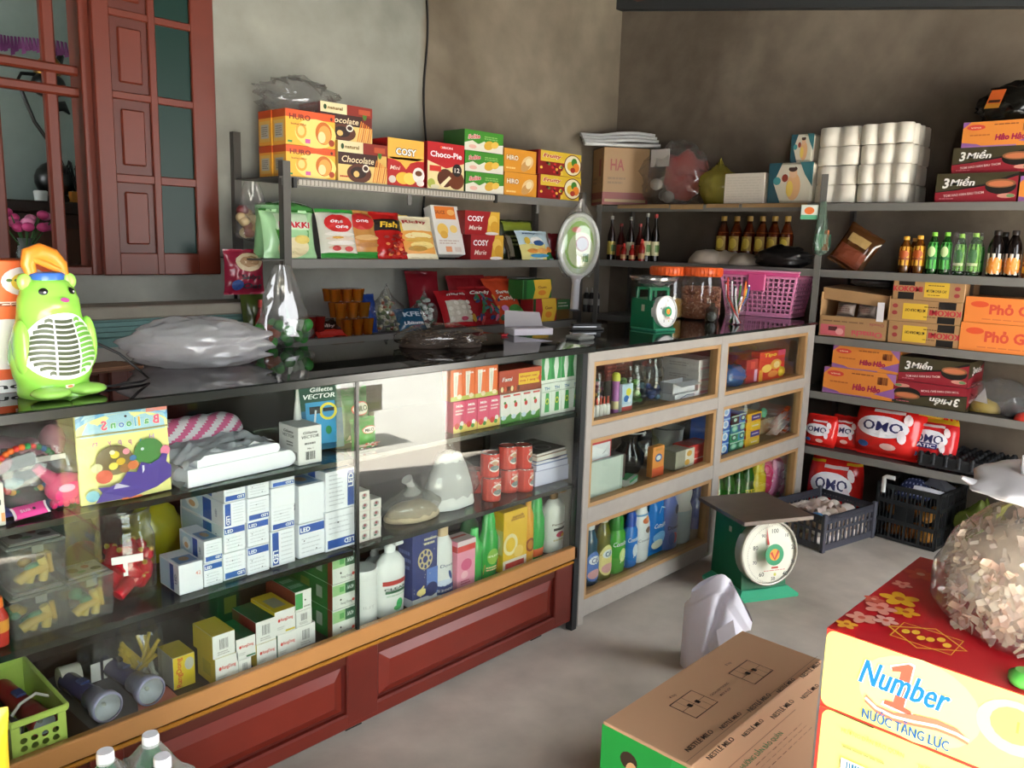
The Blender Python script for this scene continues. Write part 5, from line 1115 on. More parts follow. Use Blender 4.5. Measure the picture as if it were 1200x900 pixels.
def p_bal(P):
    P.rect(0, .7, 1, 1, '9fc4d8', 8)
    for i, c in enumerate(('4f8fc4', '6aa8d6', 'e8e29a')):
        k = .62-.07*i; P.poly([(min(1, max(0, .5+.72*math.cos(a)*(k/.62))), min(1, .70+.29*math.sin(a)*(k/.62))) for a in [PI*j/24 for j in range(25)]], c)
    P.rect(.75, .9, 1, 1, 'd8847a', 2); P.ell(.52, .885, .016, .013, '1a1a1a', 10)
    P.rect(0, .715, 1, .735, '8f8a5a', 6)
    for t, u, c in zip('BalloonS', (.86, .75, .665, .62, .545, .46, .375, .28), ('d9567a', '4a9a6a', 'e0a03a', '5aa0c8', '3f9a6a', '3f6fc0', '4aa060', 'd9567a')): P.text(t, u, .815, .075 if t not in 'BlS' else .095, c, None, .03, mirror=True, out='f3efc8', ow=.03)
    for t, u, v, c in zip('Happy', (.79, .66, .54, .43, .32), (.635, .615, .625, .635, .64), ('b07ac8', '4aa0b0', 'c86aa0', 'b86ac0', 'd07aa0')): P.text(t, u, v, .06, c, None, .0, mirror=True)
    P.text('ts', .17, .64, .06, 'c87aa8', None, 0, mirror=True)
    P.ell(.36, .44, .2, .16, '6a5a38', 22, 3); P.ell(.74, .48, .17, .14, '3f7a3a', 22, 3); P.ell(.93, .46, .06, .06, 'd87a9a', 14); P.ell(.17, .38, .06, .05, 'd4cfa0', 14)
    for u, v, r, c in ((.36, .5, .05, 'd8c23a'), (.42, .42, .05, 'c9a42c'), (.34, .38, .05, 'e0cf5a'), (.24, .28, .09, 'c4543a'), (.46, .34, .06, '8a5a2a'), (.55, .36, .06, 'c46a3a'), (.33, .53, .03, 'e8e4c0'), (.48, .52, .04, 'd98a9a'), (.66, .52, .02, 'cfd8e0'), (.55, .44, .04, '3a6a9a')): P.ell(u, v, r, r*.8, c, 12)
    P.poly([(.12, .02), (.2, .12), (.16, .18), (.28, .17), (.4, .2), (.48, .3), (.58, .28), (.64, .38), (.74, .34), (.84, .38), (.88, .44), (.95, .42), (.93, .34), (.99, .28), (.98, .16), (.8, .08), (.5, .02)], '43308a')
    P.poly([(.32, .14), (.35, .2), (.5, .14)], 'b9b0cc'); P.line([(.66, .25), (.66, .34)], .005, 'e6e2f0'); P.ell(.1, .1, .07, .06, '5aa0b8', 12); P.rect(.4, .01, .62, .03, 'c86a3a')
h = min(h, ZT-.03-ZU); mb = MB(); S = lambda u, v, o: Vector(((u-.5)*w, -.004-o-.006*math.sin(PI*u)+.004*noise.noise(Vector((u*5, v*5, 1))), v*h))
mb.grid(lambda u, v: S(u, v, 0), 10, 10, mat('e3dd8e', .4), True); mb.grid(lambda u, v: Vector(((.5-u)*w, .004+.003*math.sin(PI*u), v*h)), 8, 8, mat('d6d08a', .4), True)
p_bal(Pr(mb, S, w, h, .0003, .0008))
o = tag(mb.obj('balloon_pack', None, (xc, 1.955, ZU+.002), (-.05, 0, -.02)), 'pale yellow party balloon pack with a rainbow on the upper glass shelf', 'balloon pack')
xc, w, z0, h = cf(18, 61, 615, 598, 1.93); mb = MB()
S = pouch_surf(w, .035, .012, 3, .002, .1); mb.grid(lambda u, v: S(u, v, 0), 14, 8, 'ea4fa0', True, lambda u, v: mat('f3e6ee', .3) if u < .06 or u > .94 else mat('ea4fa0', .25)); mb.grid(lambda u, v: S(1-u, v, 0, 1), 10, 6, 'd8408e', True); Pr(mb, S, w, .035, .0004, .001).ell(.6, .45, .05, .12, '1f1a20', 10).text('sua', .35, .5, .3, 'f6c8e0', .3)
tag(mb.obj('candy_bar', None, (xc, 1.935, ZU+.008), (-.95, -.08, 0)), 'hot pink candy wrapper lying at the upper glass shelf edge', 'candy')
xc, w, z0, h = cf(-10, 7, 628, 572, 1.93)
carton('label_box', w, .03, h*.9, 'd9d4cc', lambda f: f('F').rect(.7, .1, .95, .3, 'd9925a').text('1', .7, .55, .12, '3a3a3a'), 'white box cut by the picture edge on the upper shelf', 'box', None, (xc, 1.95, ZU))
# --- striped towel and folded white shirts
xc, w, z0, h = cf(196, 278, 517, 486, 2.10)
m = MB(); L_ = .26
def tw(u, v):
    a = 2*PI*v; x = (u-.5)*L_; r = 1-.35*abs(2*u-1)**6; return Vector((x, .06*r*math.cos(a), .05+.048*r*math.sin(a)+.006*noise.noise(Vector((u*8, a, 1)))))
m.grid(tw, 54, 44, 'dd6f9a', True, lambda u, v: mat('2f3f8c', .9) if .72 < v < .8 and u > .2 else mat('e6dfe6', .9) if int((u*1.0+v*1.6)*9) % 2 else mat('dc6a96', .9))
tag(m.obj('striped_towel', None, (sx(232, 2.14, .92), 2.16, ZU+.03), (0, 0, .12)), 'rolled pink and white striped towel behind the folded white shirts', 'towel')
e = empty('folded_shirt', 'pile of folded white shirts in clear wrap on the upper glass shelf', 'shirt', None, (sx(268, 2.0, .9), 2.02, ZU), (0, 0, .06))
wsh = mat('e9ebf2', .8, 0, .03)
def fold(x0, x1, z0, z1, d, r_, seed):
    m = MB(); n = 20; out = []
    for i in range(n): a = -PI/2+PI*i/(n-1); out.append((x1-(z1-z0)/2+(z1-z0)/2*math.cos(a), (z0+z1)/2+(z1-z0)/2*math.sin(a)))
    out += [(x0, z1), (x0, z0)]
    vs = []; ny = 8
    for j in range(ny+1):
        y = -d/2+d*j/ny
        for x, z in out: vs.append((x+.004*noise.noise(Vector((y*30, z*40, seed))), y+.006*noise.noise(Vector((x*14, z*30, seed))), max(.001, z+.004*noise.noise(Vector((x*16, y*16, seed))))))
    k = len(out); fs = [(j*k+i, j*k+(i+1) % k, (j+1)*k+(i+1) % k, (j+1)*k+i) for j in range(ny) for i in range(k)]
    m.add(vs, [f[::-1] for f in fs], wsh, True); m.add(vs[:k], [list(range(k))], wsh); m.add(vs[-k:], [list(range(k))[::-1]], wsh)
    return m
fold(-.15, .165, .0, .045, .16, .02, 1).obj('lower_shirt', e); fold(-.12, .12, .045, .072, .15, .01, 2).obj('upper_shirt', e)
m = MB(); m.grid(lambda u, v: Vector((-.16+.26*u, -.085+.16*v+.01*noise.noise(Vector((u*5, v*5, 4))), .078+.03*abs(noise.noise(Vector((u*6, v*5, 3))))-.06*max(0, .25-u)*2)), 20, 12, wsh); m.obj('top_fold', e)
m = MB(); m.grid(lambda u, v: Vector((-.165+.02*math.cos(v*6.28)+.018*u, -.07+.14*u, .03+.026*math.sin(v*6.28)*(1+.2*noise.noise(Vector((u*9, v*9, 1)))))), 12, 12, clear('f2f2f2', .55, 'f4f4f6', .1, 1.6, 'wrap_film')); m.obj('wrap_roll', e)
# --- razor boxes
xc, w, z0, h = cf(350, 377, 549, 505, 1.935)
def p_raz(f):
    for q in 'FL': P = f(q); P.text('Gillette', .5, .84, .07, '1d1d1d', .62 if q == 'F' else .5, .02, .1); P.text('VECTOR', .5, .73, .08, '1d1d1d', .78 if q == 'F' else .6, .02, .15)
    P = f('F'); P.bars(.28, .12, .72, .34); P.lines(.25, .5, .8, .6, 1, '6a6a6a'); P.text('No 1', .5, .42, .05, '4a4a4a', .25)
    P = f('L'); P.bars(.5, .12, .95, .34); P.lines(.4, .45, .8, .6, 2, '6a6a6a')
carton('razor_box', w, .10, h, 'dfdedd', p_raz, 'white razor carton with bar codes on the upper glass shelf', 'razor box', None, (xc, 1.985, ZU), c=.0012)
xc, w, z0, h = cf(355, 404, 536, 452, 2.03)
def p_card(f):
    P = f('F'); P.rect(0, .55, 1, 1, '1c4a3a'); P.rect(0, 0, 1, .55, '1d5f80'); P.rect(.18, .08, .84, .66, '3a8fc0'); P.text('Gillette', .56, .83, .06, 'ffffff', .52, .02, .15); P.text('VECTOR', .5, .74, .065, 'ffffff', .74, .02, .2); P.ell(.68, .52, .2, .12, 'd9c83a', 22); P.ell(.68, .52, .14, .085, '3a8fc0', 20); P.rect(.56, .52, .82, .57, '1a1a1a'); P.rect(.26, .5, .5, .6, '23282c'); P.line([(.4, .55), (.34, .3), (.36, .12)], .006, 'c9d2d6'); P.ell(.66, .26, .07, .06, '2a7a4a', 12); P.ell(.4, .93, .05, .03, '8a4a2a', 10)
o = carton('razor_card', w, .012, h, '1c4a3a', p_card, 'blue and green razor blister card leaning behind the white razor carton', 'razor card', None, (xc, 2.045, ZU+.002), rot=(-.12, 0, -.1))
o2 = MB(); o2.tube([(0, 0, 0), (.0, 0, h*.98)], [.022, .002], mat('cfcfcd', .4), 12)
tag(o2.obj('paper_cone', None, (xc-w*.62, 2.03, ZU+.0)), 'thin white paper cone standing beside the razor blister card', 'paper cone')
def p_mi(P): P.ell(.55, .62, .3, .13, 'c9412c', 16, 3); P.ell(.55, .62, .27, .11, 'e9e2d8', 16, 3); P.text('MILO', .55, .62, .1, '2a1a14', .42, .03); r = random.Random(5); P.rect(.15, .06, .9, .16, 'd9c8b8', 5); [P.ell(.2+.7*r.random(), .04+.16*r.random(), .06, .03, r.choice(('e8e0d4', 'c43a2a', '8a4a2a', 'f0e8d0')), 8) for _ in range(14)]
g = 'green drink powder pouches'
xc, w, z0, h = cf(419, 448, 536, 500, 1.945); pouch('drink_pouch', w, h, .045, '2f8a3a', p_mi, 'front green drink powder pouch beside the case seam', 'drink pouch', g, (xc, 1.975, ZU+.002), (-.1, 0, 0), 3)
xc, w, z0, h = cf(404, 446, 520, 468, 2.02); pouch('drink_pouch', w, h*1.2, .06, '236a30', p_mi, 'rear green drink powder pouch rising above the front one', 'drink pouch', g, (xc, 2.06, ZU+.002), (-.12, 0, .15), 6)
# --- drink cartons at the far end of the upper shelf
def milk(pl, pr, pb, pt, n, col, prt, names, group, y=1.945, rowz=None, d=.042, name='milk_carton'):
    xc, w, z0, h = cf(pl, pr, pb, pt, y); z0 = ZU if rowz is None else rowz; x0 = xc-w/2; k = w/n; first = None
    for i in range(n):
        if first is None: first = o = carton(name, k-.0012, d, h-.001, col, prt, names[i], 'milk carton', group, (x0+k*(i+.5), y+d/2, z0))
        else: o = dup(first, names[i], (x0+k*(i+.5), y+d/2+.001*(i % 2), z0))
    return z0+h
ordn = ('leftmost', 'second from left', 'third from left', 'rightmost')
def p_st(c1, c2):
    def f_(f):
        P = f('F'); P.poly([(0, 0), (0, .2), (.3, .3), (.6, .18), (1, .28), (1, 0)], c2); P.ell(.3, .22, .2, .1, 'c8302a', 12); P.ell(.7, .28, .16, .08, 'f2e9e4', 12); P.ell(.62, .16, .16, .07, '4a8a3a', 10); P.lines(.15, .55, .85, .75, 2, 'f0d4d8'); P.text('Milk', .5, .85, .08, 'ffffff', .6, .02)
        f('T').rect(.3, .3, .7, .7, 'e9e0dc')
    return f_
topP = milk(531, 586, 511, 474.5, 4, 'd64f72', p_st('d64f72', 'e6c86a'), [a+' of the four pink drink cartons on the upper glass shelf' for a in ordn], 'pink drink cartons')
def p_or(f):
    P = f('F'); P.poly([(.25, .05), (.5, .05), (.62, .9), (.2, .9)], 'efe6da'); P.poly([(.34, .2), (.46, .2), (.5, .78), (.32, .78)], 'd9d2c8'); P.rect(0, 0, 1, .14, 'b9b85a'); P.ell(.7, .12, .2, .08, 'e8d2b0', 10); P.text('sua', .66, .86, .08, 'ffffff', .4)
    f('T').rect(.2, .2, .8, .8, 'e0702f')
milk(528, 583.5, 477, 440, 4, 'e0692c', p_or, [a+' of the four orange drink cartons stacked on pink ones' for a in ordn], 'orange drink cartons', rowz=topP+.001)
def p_str(f):
    P = f('F'); P.ell(.5, .6, .16, .09, 'c8302a', 12); P.ell(.4, .7, .12, .05, '4a8a3a', 8); P.poly([(0, 0), (0, .28), (.4, .18), (1, .32), (1, 0)], '4f8a3a'); P.ell(.3, .2, .25, .08, 'c9d8e8', 12); P.rect(.2, .9, .9, .96, 'c8504a')
topS = milk(586.5, 633, 498, 464, 4, 'e9e6e2', p_str, [a+' of the four white strawberry milk cartons under the red multipack' for a in ordn], 'white strawberry milk cartons')
xc, w, z0, h = cf(585, 634.5, 464, 437, 1.945)
def p_mul(f):
    P = f('F'); P.rect(0, 0, 1, .3, '8a3a20'); P.text('Fami', .18, .62, .18, 'f0e0d8', .22, .02, .15, out='2a2a6a'); P.rect(.44, .3, .94, .8, 'e6b82c'); P.text('khuyen mai', .68, .66, .1, 'b3301f', .4); P.text('mua 1 tang 1', .68, .48, .1, 'b3301f', .42); P.ell(.95, .5, .04, .14, 'd94a3a', 12)
    for i in range(6): P.ell(.06+.075*i, .2, .03, .12, ('e8d4a0', 'c8502a', '5a2a18')[i % 3], 10)
    f('T').rect(.1, .1, .9, .9, 'a8402c')
carton('drink_multipack', w, .10, h-.001, 'b5432a', p_mul, 'red drink multipack with a yellow label on the strawberry milk', 'drink multipack', None, (xc, 1.995, topS+.001))
def p_gr1(f):
    P = f('F'); P.rect(0, 0, 1, .12, 'd9dcd4'); P.poly([(.3, .1), (.8, .1), (.72, .7), (.4, .7)], '3f9a50'); P.ell(.55, .44, .18, .1, 'c9d24a', 14); P.ell(.55, .44, .1, .06, '2f7a3a', 12); P.text('TH', .5, .84, .1, '2f6aa0', .5, .02); P.rect(0, .72, 1, .76, 'b9c8ba')
    f('T').rect(.2, .2, .8, .8, 'cfd6d0')
topG = milk(634.5, 680, 486, 449, 4, 'dfe6df', p_gr1, [a+' of the lower four green and white milk cartons by the end post' for a in ordn], 'lower green milk cartons')
def p_gr2(f):
    P = f('F'); P.poly([(0, .1), (0, .95), (.4, .95), (.25, .5), (.4, .1)], '2f8a48'); P.poly([(.6, .1), (.75, .5), (.6, .95), (1, .95), (1, .1)], '4aa060'); P.rect(0, 0, 1, .1, 'e6eae4'); P.text('TH', .52, .84, .1, '2a6a90', .3)
    f('T').rect(.2, .2, .8, .8, 'b9c4bc')
milk(634.5, 680, 449, 412, 4, 'e3e9e3', p_gr2, [a+' of the upper four green and white milk cartons by the end post' for a in ordn], 'upper green milk cartons', rowz=topG+.001)
xc, w, z0, h = cf(618, 640, 434, 414, 2.0)
carton('small_box', w, .06, h, '6a8a70', None, 'small grey green box behind the upper green milk cartons', 'box', None, (xc, 2.06, topS+.001+.0)); bpy.data.objects['small_box.001'].location.z = topS+.004 if 'small_box.001' in bpy.data.objects else 0
# --- middle shelf, left: tubs of toys, jar of lighters
def tub(pl, pr, pb, pt, y, z, seed, label):
    xc, w, z0, h = cf(pl, pr, pb, pt, y); d = w*.9; e = empty('toy_tub', label, 'plastic tub', 'clear toy tubs', (xc, y+d/2, z), (0, 0, .03))
    m = MB(); t = .92
    for k, (s0, s1, za, zb) in enumerate(((t, 1, 0, h*.86),)):
        vs = [(x*w/2*s, y_*d/2*s, zz) for s, zz in ((s0, za), (s1, zb)) for x, y_ in ((-1, -1), (1, -1), (1, 1), (-1, 1))]
        m.add(vs, [(0, 1, 5, 4), (1, 2, 6, 5), (2, 3, 7, 6), (3, 0, 4, 7), (3, 2, 1, 0)], BOXP)
    m.obj('body', e)
    m = MB(); lm = clear('d5dad6', .4, 'c8ccc8', .1, 1.4, 'tub_lid'); m.box(-w/2*1.03, w/2*1.03, -d/2*1.03, d/2*1.03, h*.86, h*.93, lm, .003); m.box(-w/2*.9, w/2*.9, -d/2*.9, d/2*.9, h*.93, h*.97, lm, .003); m.box(-.012, .012, -d/2*1.03-.004, -d/2*1.03, h*.74, h*.9, lm)
    m.obj('lid', e)
    q = MB(); q.box(-w*.42, w*.42, -d*.42, d*.42, h*.975, h*.98, 'a9a6a4'); P = face(q, w*.84, d*.84, h*.98, 'T'); P.ell(.25, .5, .14, .2, '5a4a44', 12); P.ell(.6, .6, .1, .14, '8a4a4a', 10); P.ell(.78, .3, .14, .14, '3f3a38', 10); P.ell(.4, .25, .12, .1, '6a8a6a', 10); P.lines(.1, .75, .9, .92, 2, '7a7674'); q.obj('paper_label', e)
    q = MB(); r = random.Random(seed); yw = ('c9a23c', 'd9b85a', 'b98f30')
    q.tube([(-w*.3, -d*.28, h*.15), (-w*.05, -d*.3, h*.3), (w*.2, -d*.3, h*.34)], .012, yw[0], 8); q.tube([(-w*.12, -d*.3, h*.08), (-w*.05, -d*.3, h*.3)], .009, yw[1], 6); q.tube([(w*.12, -d*.3, h*.06), (w*.16, -d*.3, h*.34), (w*.1, -d*.3, h*.55)], .010, yw[1], 6); q.tube([(w*.28, -d*.3, h*.2), (w*.24, -d*.3, h*.6)], .006, yw[2], 6)
    q.ball((0, -d*.26, h*.36), (w*.18, .012, h*.1), '4a8a62', 12, 7); q.ball((w*.05, -d*.3, h*.34), (.012, .006, .012), '2a2a2a', 8, 6)
    for i in range(7): q.ball((r.uniform(-.34, .34)*w, r.uniform(-.1, .34)*d, h*r.uniform(.08, .5)), (.016, .014, .011), r.choice(yw+('4a8a62', '6a5a3a')), 7, 5)
    q.obj('toy', e); return z+h
tz = tub(14, 82, 757, 705, 1.955, ZM, 1, 'lower clear tub of yellow toys in the stack of two')
tub(10, 79, 712, 656, 1.965, tz+.001, 2, 'upper clear tub of yellow toys in the stack of two')
tub(79, 134, 733, 679, 1.955, ZM, 3, 'single clear tub of yellow toys between the stacked tubs and the red jar')
tub(12, 66, 668, 640, 2.17, ZM+.09, 4, 'clear tub at the back, behind the two stacked tubs'); 
carton('tub_stand_box', .14, .14, .088, '3a3836', None, 'dark box under the clear tub at the back of the shelf', 'box', None, (sx(40, 2.17, .65), 2.235, ZM))
xc, w, z0, h = cf(124, 197, 722, 617, 1.96); r = w/2*.92
e = empty('lighter_jar', 'open clear jar of red plastic bottles on the middle glass shelf', 'jar', None, (xc, 1.96+r, ZM))
m = MB(); m.lathe([(r*.86, 0), (r*.98, .01), (r, h*.2), (r, h*.66), (r*.94, h*.74), (r*.86, h*.79), (r*.86, h*.82), (r*.9, h*.83), (r*.9, h*.9), (r*.86, h*.91), (r*.86, h*1.0)], JAR, 32, cap1=False); m.tube([(r*.86*math.cos(i*PI/16), r*.86*math.sin(i*PI/16), h) for i in range(32)], .0025, JAR, 6, True); m.obj('body', e)
rr = random.Random(15)
for i in range(30):
    a = i*2.4; q = r*.74*math.sqrt((i % 10+.5)/10); z = .012+.034*(i//10)+rr.random()*.02; t = Vector((rr.uniform(-1, 1), rr.uniform(-1, 1), rr.uniform(.2, 1))).normalized()*.055
    p = Vector((q*math.cos(a), q*math.sin(a), z+.02)); m = MB(); m.tube([p-t*.5, p+t*.3, p+t*.5], [.017, .017, .006], mat('c4202e', .2), 10); m.tube([p+t*.5, p+t*.62], [.007, .005], mat('c9a03a', .3), 8); m.obj('red_bottle', e)
m = MB(); a = -PI/2+.1; m.T = Matrix.Rotation(-.25, 4, 'Z'); m.box(-.04, .03, -r-.004, -r-.002, h*.5, h*.58, 'e9e7e4'); m.box(-.015, -.005, -r-.004, -r-.002, h*.36, h*.5, 'e9e7e4'); m.obj('paper_label', e)
m = MB(); m.ball((0, 0, .05), (.055, .05, .06), mat('151517', .6), 16, 10); tag(m.obj('dark_ball', None, (sx(102, 2.14, .68), 2.17, ZM-.004+.012)), 'round black bundle between the tubs and the red jar', 'bundle')
m = film_blob(MB(), (.13, .06, .17), 6.6, clear('9fb0a4', .5, '8fa097', .2, 1.2, 'grey_film'), .2, 22); tag(m.obj('grey_bag', None, (sx(60, 2.28, .7), 2.31, ZM)), 'greyish green bag along the back above the tubs', 'plastic bag')
m = film_blob(MB(), (.085, .05, .17), 9.1, clear('d8d43a', .65, 'c9c42c', .2, 1.4, 'lime_film'), .25, 22); tag(m.obj('yellow_bag', None, (sx(183, 2.2, .7), 2.22, ZM)), 'bright yellow bag behind the red jar and lamp boxes', 'plastic bag')
xc, w, z0, h = cf(-14, 7, 716, 660, 1.95)
bottle('juice_bottle', [(.02, 0), (.022, h*.6), (.012, h*.8)], mat('b8332a', .25), [(.014, h*.8), (.013, h)], mat('e0702a', .3), 'orange and red bottle cut by the picture edge on the middle shelf', 'bottle', None, (xc, 1.97, ZM), lab=(h*.3, h*.55, mat('d9923a', .4), None))
# --- LED lamp boxes
def p_led(style):
    def f_(f):
        P = f('F'); bl = '2a52a0'
        if style == 'top': P.rect(.03, .72, .97, .96, bl); P.text('LED', .25, .83, .13, 'ffffff', .36, .02); P.lines(.1, .1, .9, .62, 4, 'c2c6ce', .25); P.ell(.2, .5, .03, .02, '3a3a44', 8); P.ell(.66, .2, .03, .02, '3a3a44', 8)
        elif style == 'low': P.rect(.06, .06, .97, .28, bl); P.text('LED', .76, .17, .12, 'ffffff', .32, .02, rot=PI); P.lines(.1, .38, .9, .9, 4, 'c2c6ce', .25); P.ell(.4, .7, .03, .02, '3a3a44', 8)
        elif style == 'left': P.rect(.06, .05, .32, .97, bl); P.text('LED', .19, .28, .16, 'ffffff', None, .02, rot=-PI/2); P.lines(.42, .1, .92, .95, 7, 'c2c6ce', .25)
        elif style == 'right': P.rect(.72, .05, .94, .95, bl); P.text('LED', .83, .7, .15, 'ffffff', None, .02, rot=PI/2); P.lines(.1, .1, .64, .95, 8, 'b9bdc6', .25)
        elif style == 'plain': P.rect(.02, .02, .98, .03, 'cfd2d8')
        elif style == 'mark': P.text('42', .8, .62, .13, 'd9948a', None, .01)
        P = f('L'); P.rect(.05, .06, .55, .94, 'b8d0e4'); P.rect(.55, .06, .74, .94, bl); P.text('LED', .84, .5, .14, '2a3a6a', None, .02, rot=PI/2)
        if style in ('low', 'left'): P.ell(.3, .5, .16, .3, 'e9eef2', 16); P.ell(.3, .42, .08, .14, 'd9a878', 10)
        f('T').rect(.1, .1, .9, .55, '6f8fb8').ell(.5, .35, .2, .14, 'a88a6a', 10)
    return f_
ledcol = 'e4e7ee'
cols = [(210, 238.5, (705.5, 671), ('mark',), .11), (239, 261.5, (694, 667, 641.5), ('top', 'low'), .14), (262, 288.5, (687, 656, 626, 598, 572), ('low', 'top', 'left', 'low'), .25),
        (290, 316, (680, 648, 619, 592, 567), ('top', 'top', 'low', 'top'), .15), (317.5, 346, (671, 630, 603, 580, 560), ('left', 'low', 'plain', 'low'), .15), (350, 381, (658.5, 619, 575), ('top', 'plain'), .17), (381.5, 417.5, (650, 604.5, 558.5), ('low', 'right'), .2)]
stn = ('bottom', 'second', 'third', 'top'); cn = ('leftmost', 'second', 'third', 'fourth', 'fifth', 'sixth', 'last')
for ci, (pl, pr, pys, sts, d) in enumerate(cols):
    y = 1.945+.004*(ci % 3); z = ZM; xs = [cf(pl, pr, pys[i], pys[i+1], y) for i in range(len(sts))]
    for i, st in enumerate(sts):
        h = xs[i][3]; nm = (stn[i] if i < len(sts)-1 else ('top' if len(sts) > 1 else 'only'))
        carton('lamp_box', xs[i][1]-.0015-.002*(i % 2), d, h-.001, ledcol, p_led(st), f'{nm} white LED lamp box in the {cn[ci]} stack counted from the red jar', 'lamp box', 'white LED lamp boxes', (xs[i][0]+.0015*(i % 2), y+d/2+.003*(i % 2), z), c=.001)
        z += h
# --- small card boxes, rice, white bag, cans, books
def p_mb(f): P = f('F'); P.ell(.5, .55, .26, .26, 'a9a0a0', 12); P.ell(.5, .6, .12, .14, '8a3a44', 10); P.ell(.42, .35, .14, .1, '3f6a5a', 8); P.rect(0, 0, 1, .1, 'd9c8c4')
first = None
for ci, (pl, pr, pb, pt, n) in enumerate(((420.5, 433.5, 637, 578, 5), (434.5, 446.5, 633, 587, 4))):
    xc, w, z0, h = cf(pl, pr, pb, pt, 1.945); k = h/n
    for i in range(n):
        lb = f'{("bottom", "second", "middle" if n == 5 else "third", "fourth" if n == 5 else "top", "top")[i]} tiny printed white box in the {("taller", "shorter")[ci]} stack by the case seam'
        if first is None: first = carton('match_box', w-.001, .05, k-.0008, 'dcd8d2', p_mb, lb, 'small box', 'tiny printed white boxes', (xc, 1.97, ZM+k*i))
        else: dup(first, lb, (xc+.001*(i % 2), 1.97, ZM+k*i))
def tied(pl, pr, pt, y, d, seed, cm, label, neck, film, z=ZM, fillh=.6, ridge=.16):
    xc, w, z0, h = cf(pl, pr, pt+40, pt, y); h = sz(pt, xc, y+d/2)-z
    e = empty('tied_bag', label, 'tied bag', None, (xc, y+d/2, z)); m = film_blob(MB(), (w*.5, d*.5, h), seed, film, ridge, 28, neck=neck); m.tube([(0, 0, h*.62), (-.004, 0, h*.8), (-.012, 0, h*.92), (-.022, 0, h*1.02)], [.03, .013, .012, .02], clear('eeeeec', .6, 'f0f0f0', .15, 1.2, 'knot_film'), 12); m.obj('bag', e)
    q = MB(); q.ball((0, 0, 0), (w*.46, d*.45, h*fillh), mat(cm, .8, 0, .15, .3), 24, 16, lambda v: Vector((v.x*(1+.08*noise.noise(v*30)), v.y, max(.002, v.z)*(1+.12*noise.noise(v*25))))); o = q.obj('contents', e); o['kind'] = 'stuff'
    return e
tied(468, 531, 561, 1.95, .15, 3.7, 'c9b596', 'knotted clear bag of beige rice on the middle glass shelf', (.5, .16), clear('eeeeea', .22, 'f0f0ee', .08, 1.6, 'tied_film'), fillh=.42)
xc, w, z0, h = cf(514, 570, 588, 515, 1.97)
e = empty('sugar_bag', 'tall clear bag of white sugar next to the red cans', 'tied bag', None, (xc, 2.04, ZM)); hh = sz(517, xc, 2.04)-ZM
m = film_blob(MB(), (w*.52, .07, hh), 7.9, clear('f0f0f0', .18, 'f4f4f4', .08, 1.6, 'tied_film2'), .14, 26, neck=(.6, .3)); m.obj('bag', e)
m = MB()
def sg_(u, v):
    a = 2*PI*u; k = (1-.62*v**1.6)*(1+.06*noise.noise(Vector((math.cos(a)*2, math.sin(a)*2, v*5)))); k = k if v < .97 else k*.2
    return Vector((w*.49*k*math.cos(a), .064*k*math.sin(a), hh*.86*v+.001))
m.grid(sg_, 26, 14, mat('e6e6e4', .85, 0, .06, .4)); m.obj('contents', e)['kind'] = 'stuff'
def p_can(P): P.rect(.3, .04, .7, .96, 'dd4a3c', 4); P.ell(.5, .5, .12, .3, 'efe2da', 16); P.ell(.5, .62, .06, .1, 'c99a7a', 12); P.ell(.5, .4, .09, .12, '7a8a8a', 12); P.text('Sua', .5, .86, .1, 'f2dcd0', .18); P.rect(.02, .1, .2, .9, 'e89a92', 2); P.rect(.8, .1, .98, .9, 'e89a92', 2)
cans = [(571, 596, 587, 559, 1.95, 'bottom row, the one beside the sugar bag'), (594, 613, 583, 553, 1.98, 'bottom row, the middle one'), (612, 632, 578, 549, 1.95, 'bottom row, the one beside the books')]
canr = None; ch_ = None
for k, (pl, pr, pb, pt, y, lb) in enumerate(cans):
    xc, w, z0, h = cf(pl, pr, pb, pt, y); r = .0335 if canr is None else canr; canr = r; h = .084 if ch_ is None else ch_; ch_ = h
    for lv in (0, 1):
        x = xc; yy = y+r+.01*lv
        if k == 0 and lv == 0:
            prof = [(r*.97, 0), (r, .002), (r, h-.002), (r*.97, h)]
            can0 = e = empty('milk_can', '', 'can', 'red milk cans', (x, yy, ZM), (0, 0, 0)); b = MB(); b.lathe(prof, mat('d2463c', .3), 24); b.tube([(r*.97*math.cos(i*PI/10), r*.97*math.sin(i*PI/10), h) for i in range(20)], .0022, mat('d8d8d8', .2, .9), 6, True); b.lathe([(r*.93, h-.002), (r*.93, h-.001)], mat('c9c9c9', .25, .9), 20); b.obj('body', e)
            l = MB(); S = lambda u, v, o: Vector(((r+.0006+o)*math.cos(-PI/2+(u-.5)*2*PI), (r+.0006+o)*math.sin(-PI/2+(u-.5)*2*PI), .004+v*(h-.008))); p_can(Pr(l, S, 2*PI*r, h-.008, .0002, .0003)); l.obj('label', e); o = e
        else: o = dup(can0, '', (x, yy, ZM+lv*(h+.002)), (0, 0, .3*k-.2))
        o['label'] = ('red milk can, '+(lb if lv == 0 else lb.replace('bottom row', 'top row')))
o = dup(can0, 'red milk can at the back of the pile, behind the sugar bag', (sx(563, 2.07, .68), 2.09, ZM), (0, 0, .4))
xc, w, z0, h = cf(632.5, 671, 568, 515, 1.965); bw_ = w*1.0
tb = ZM
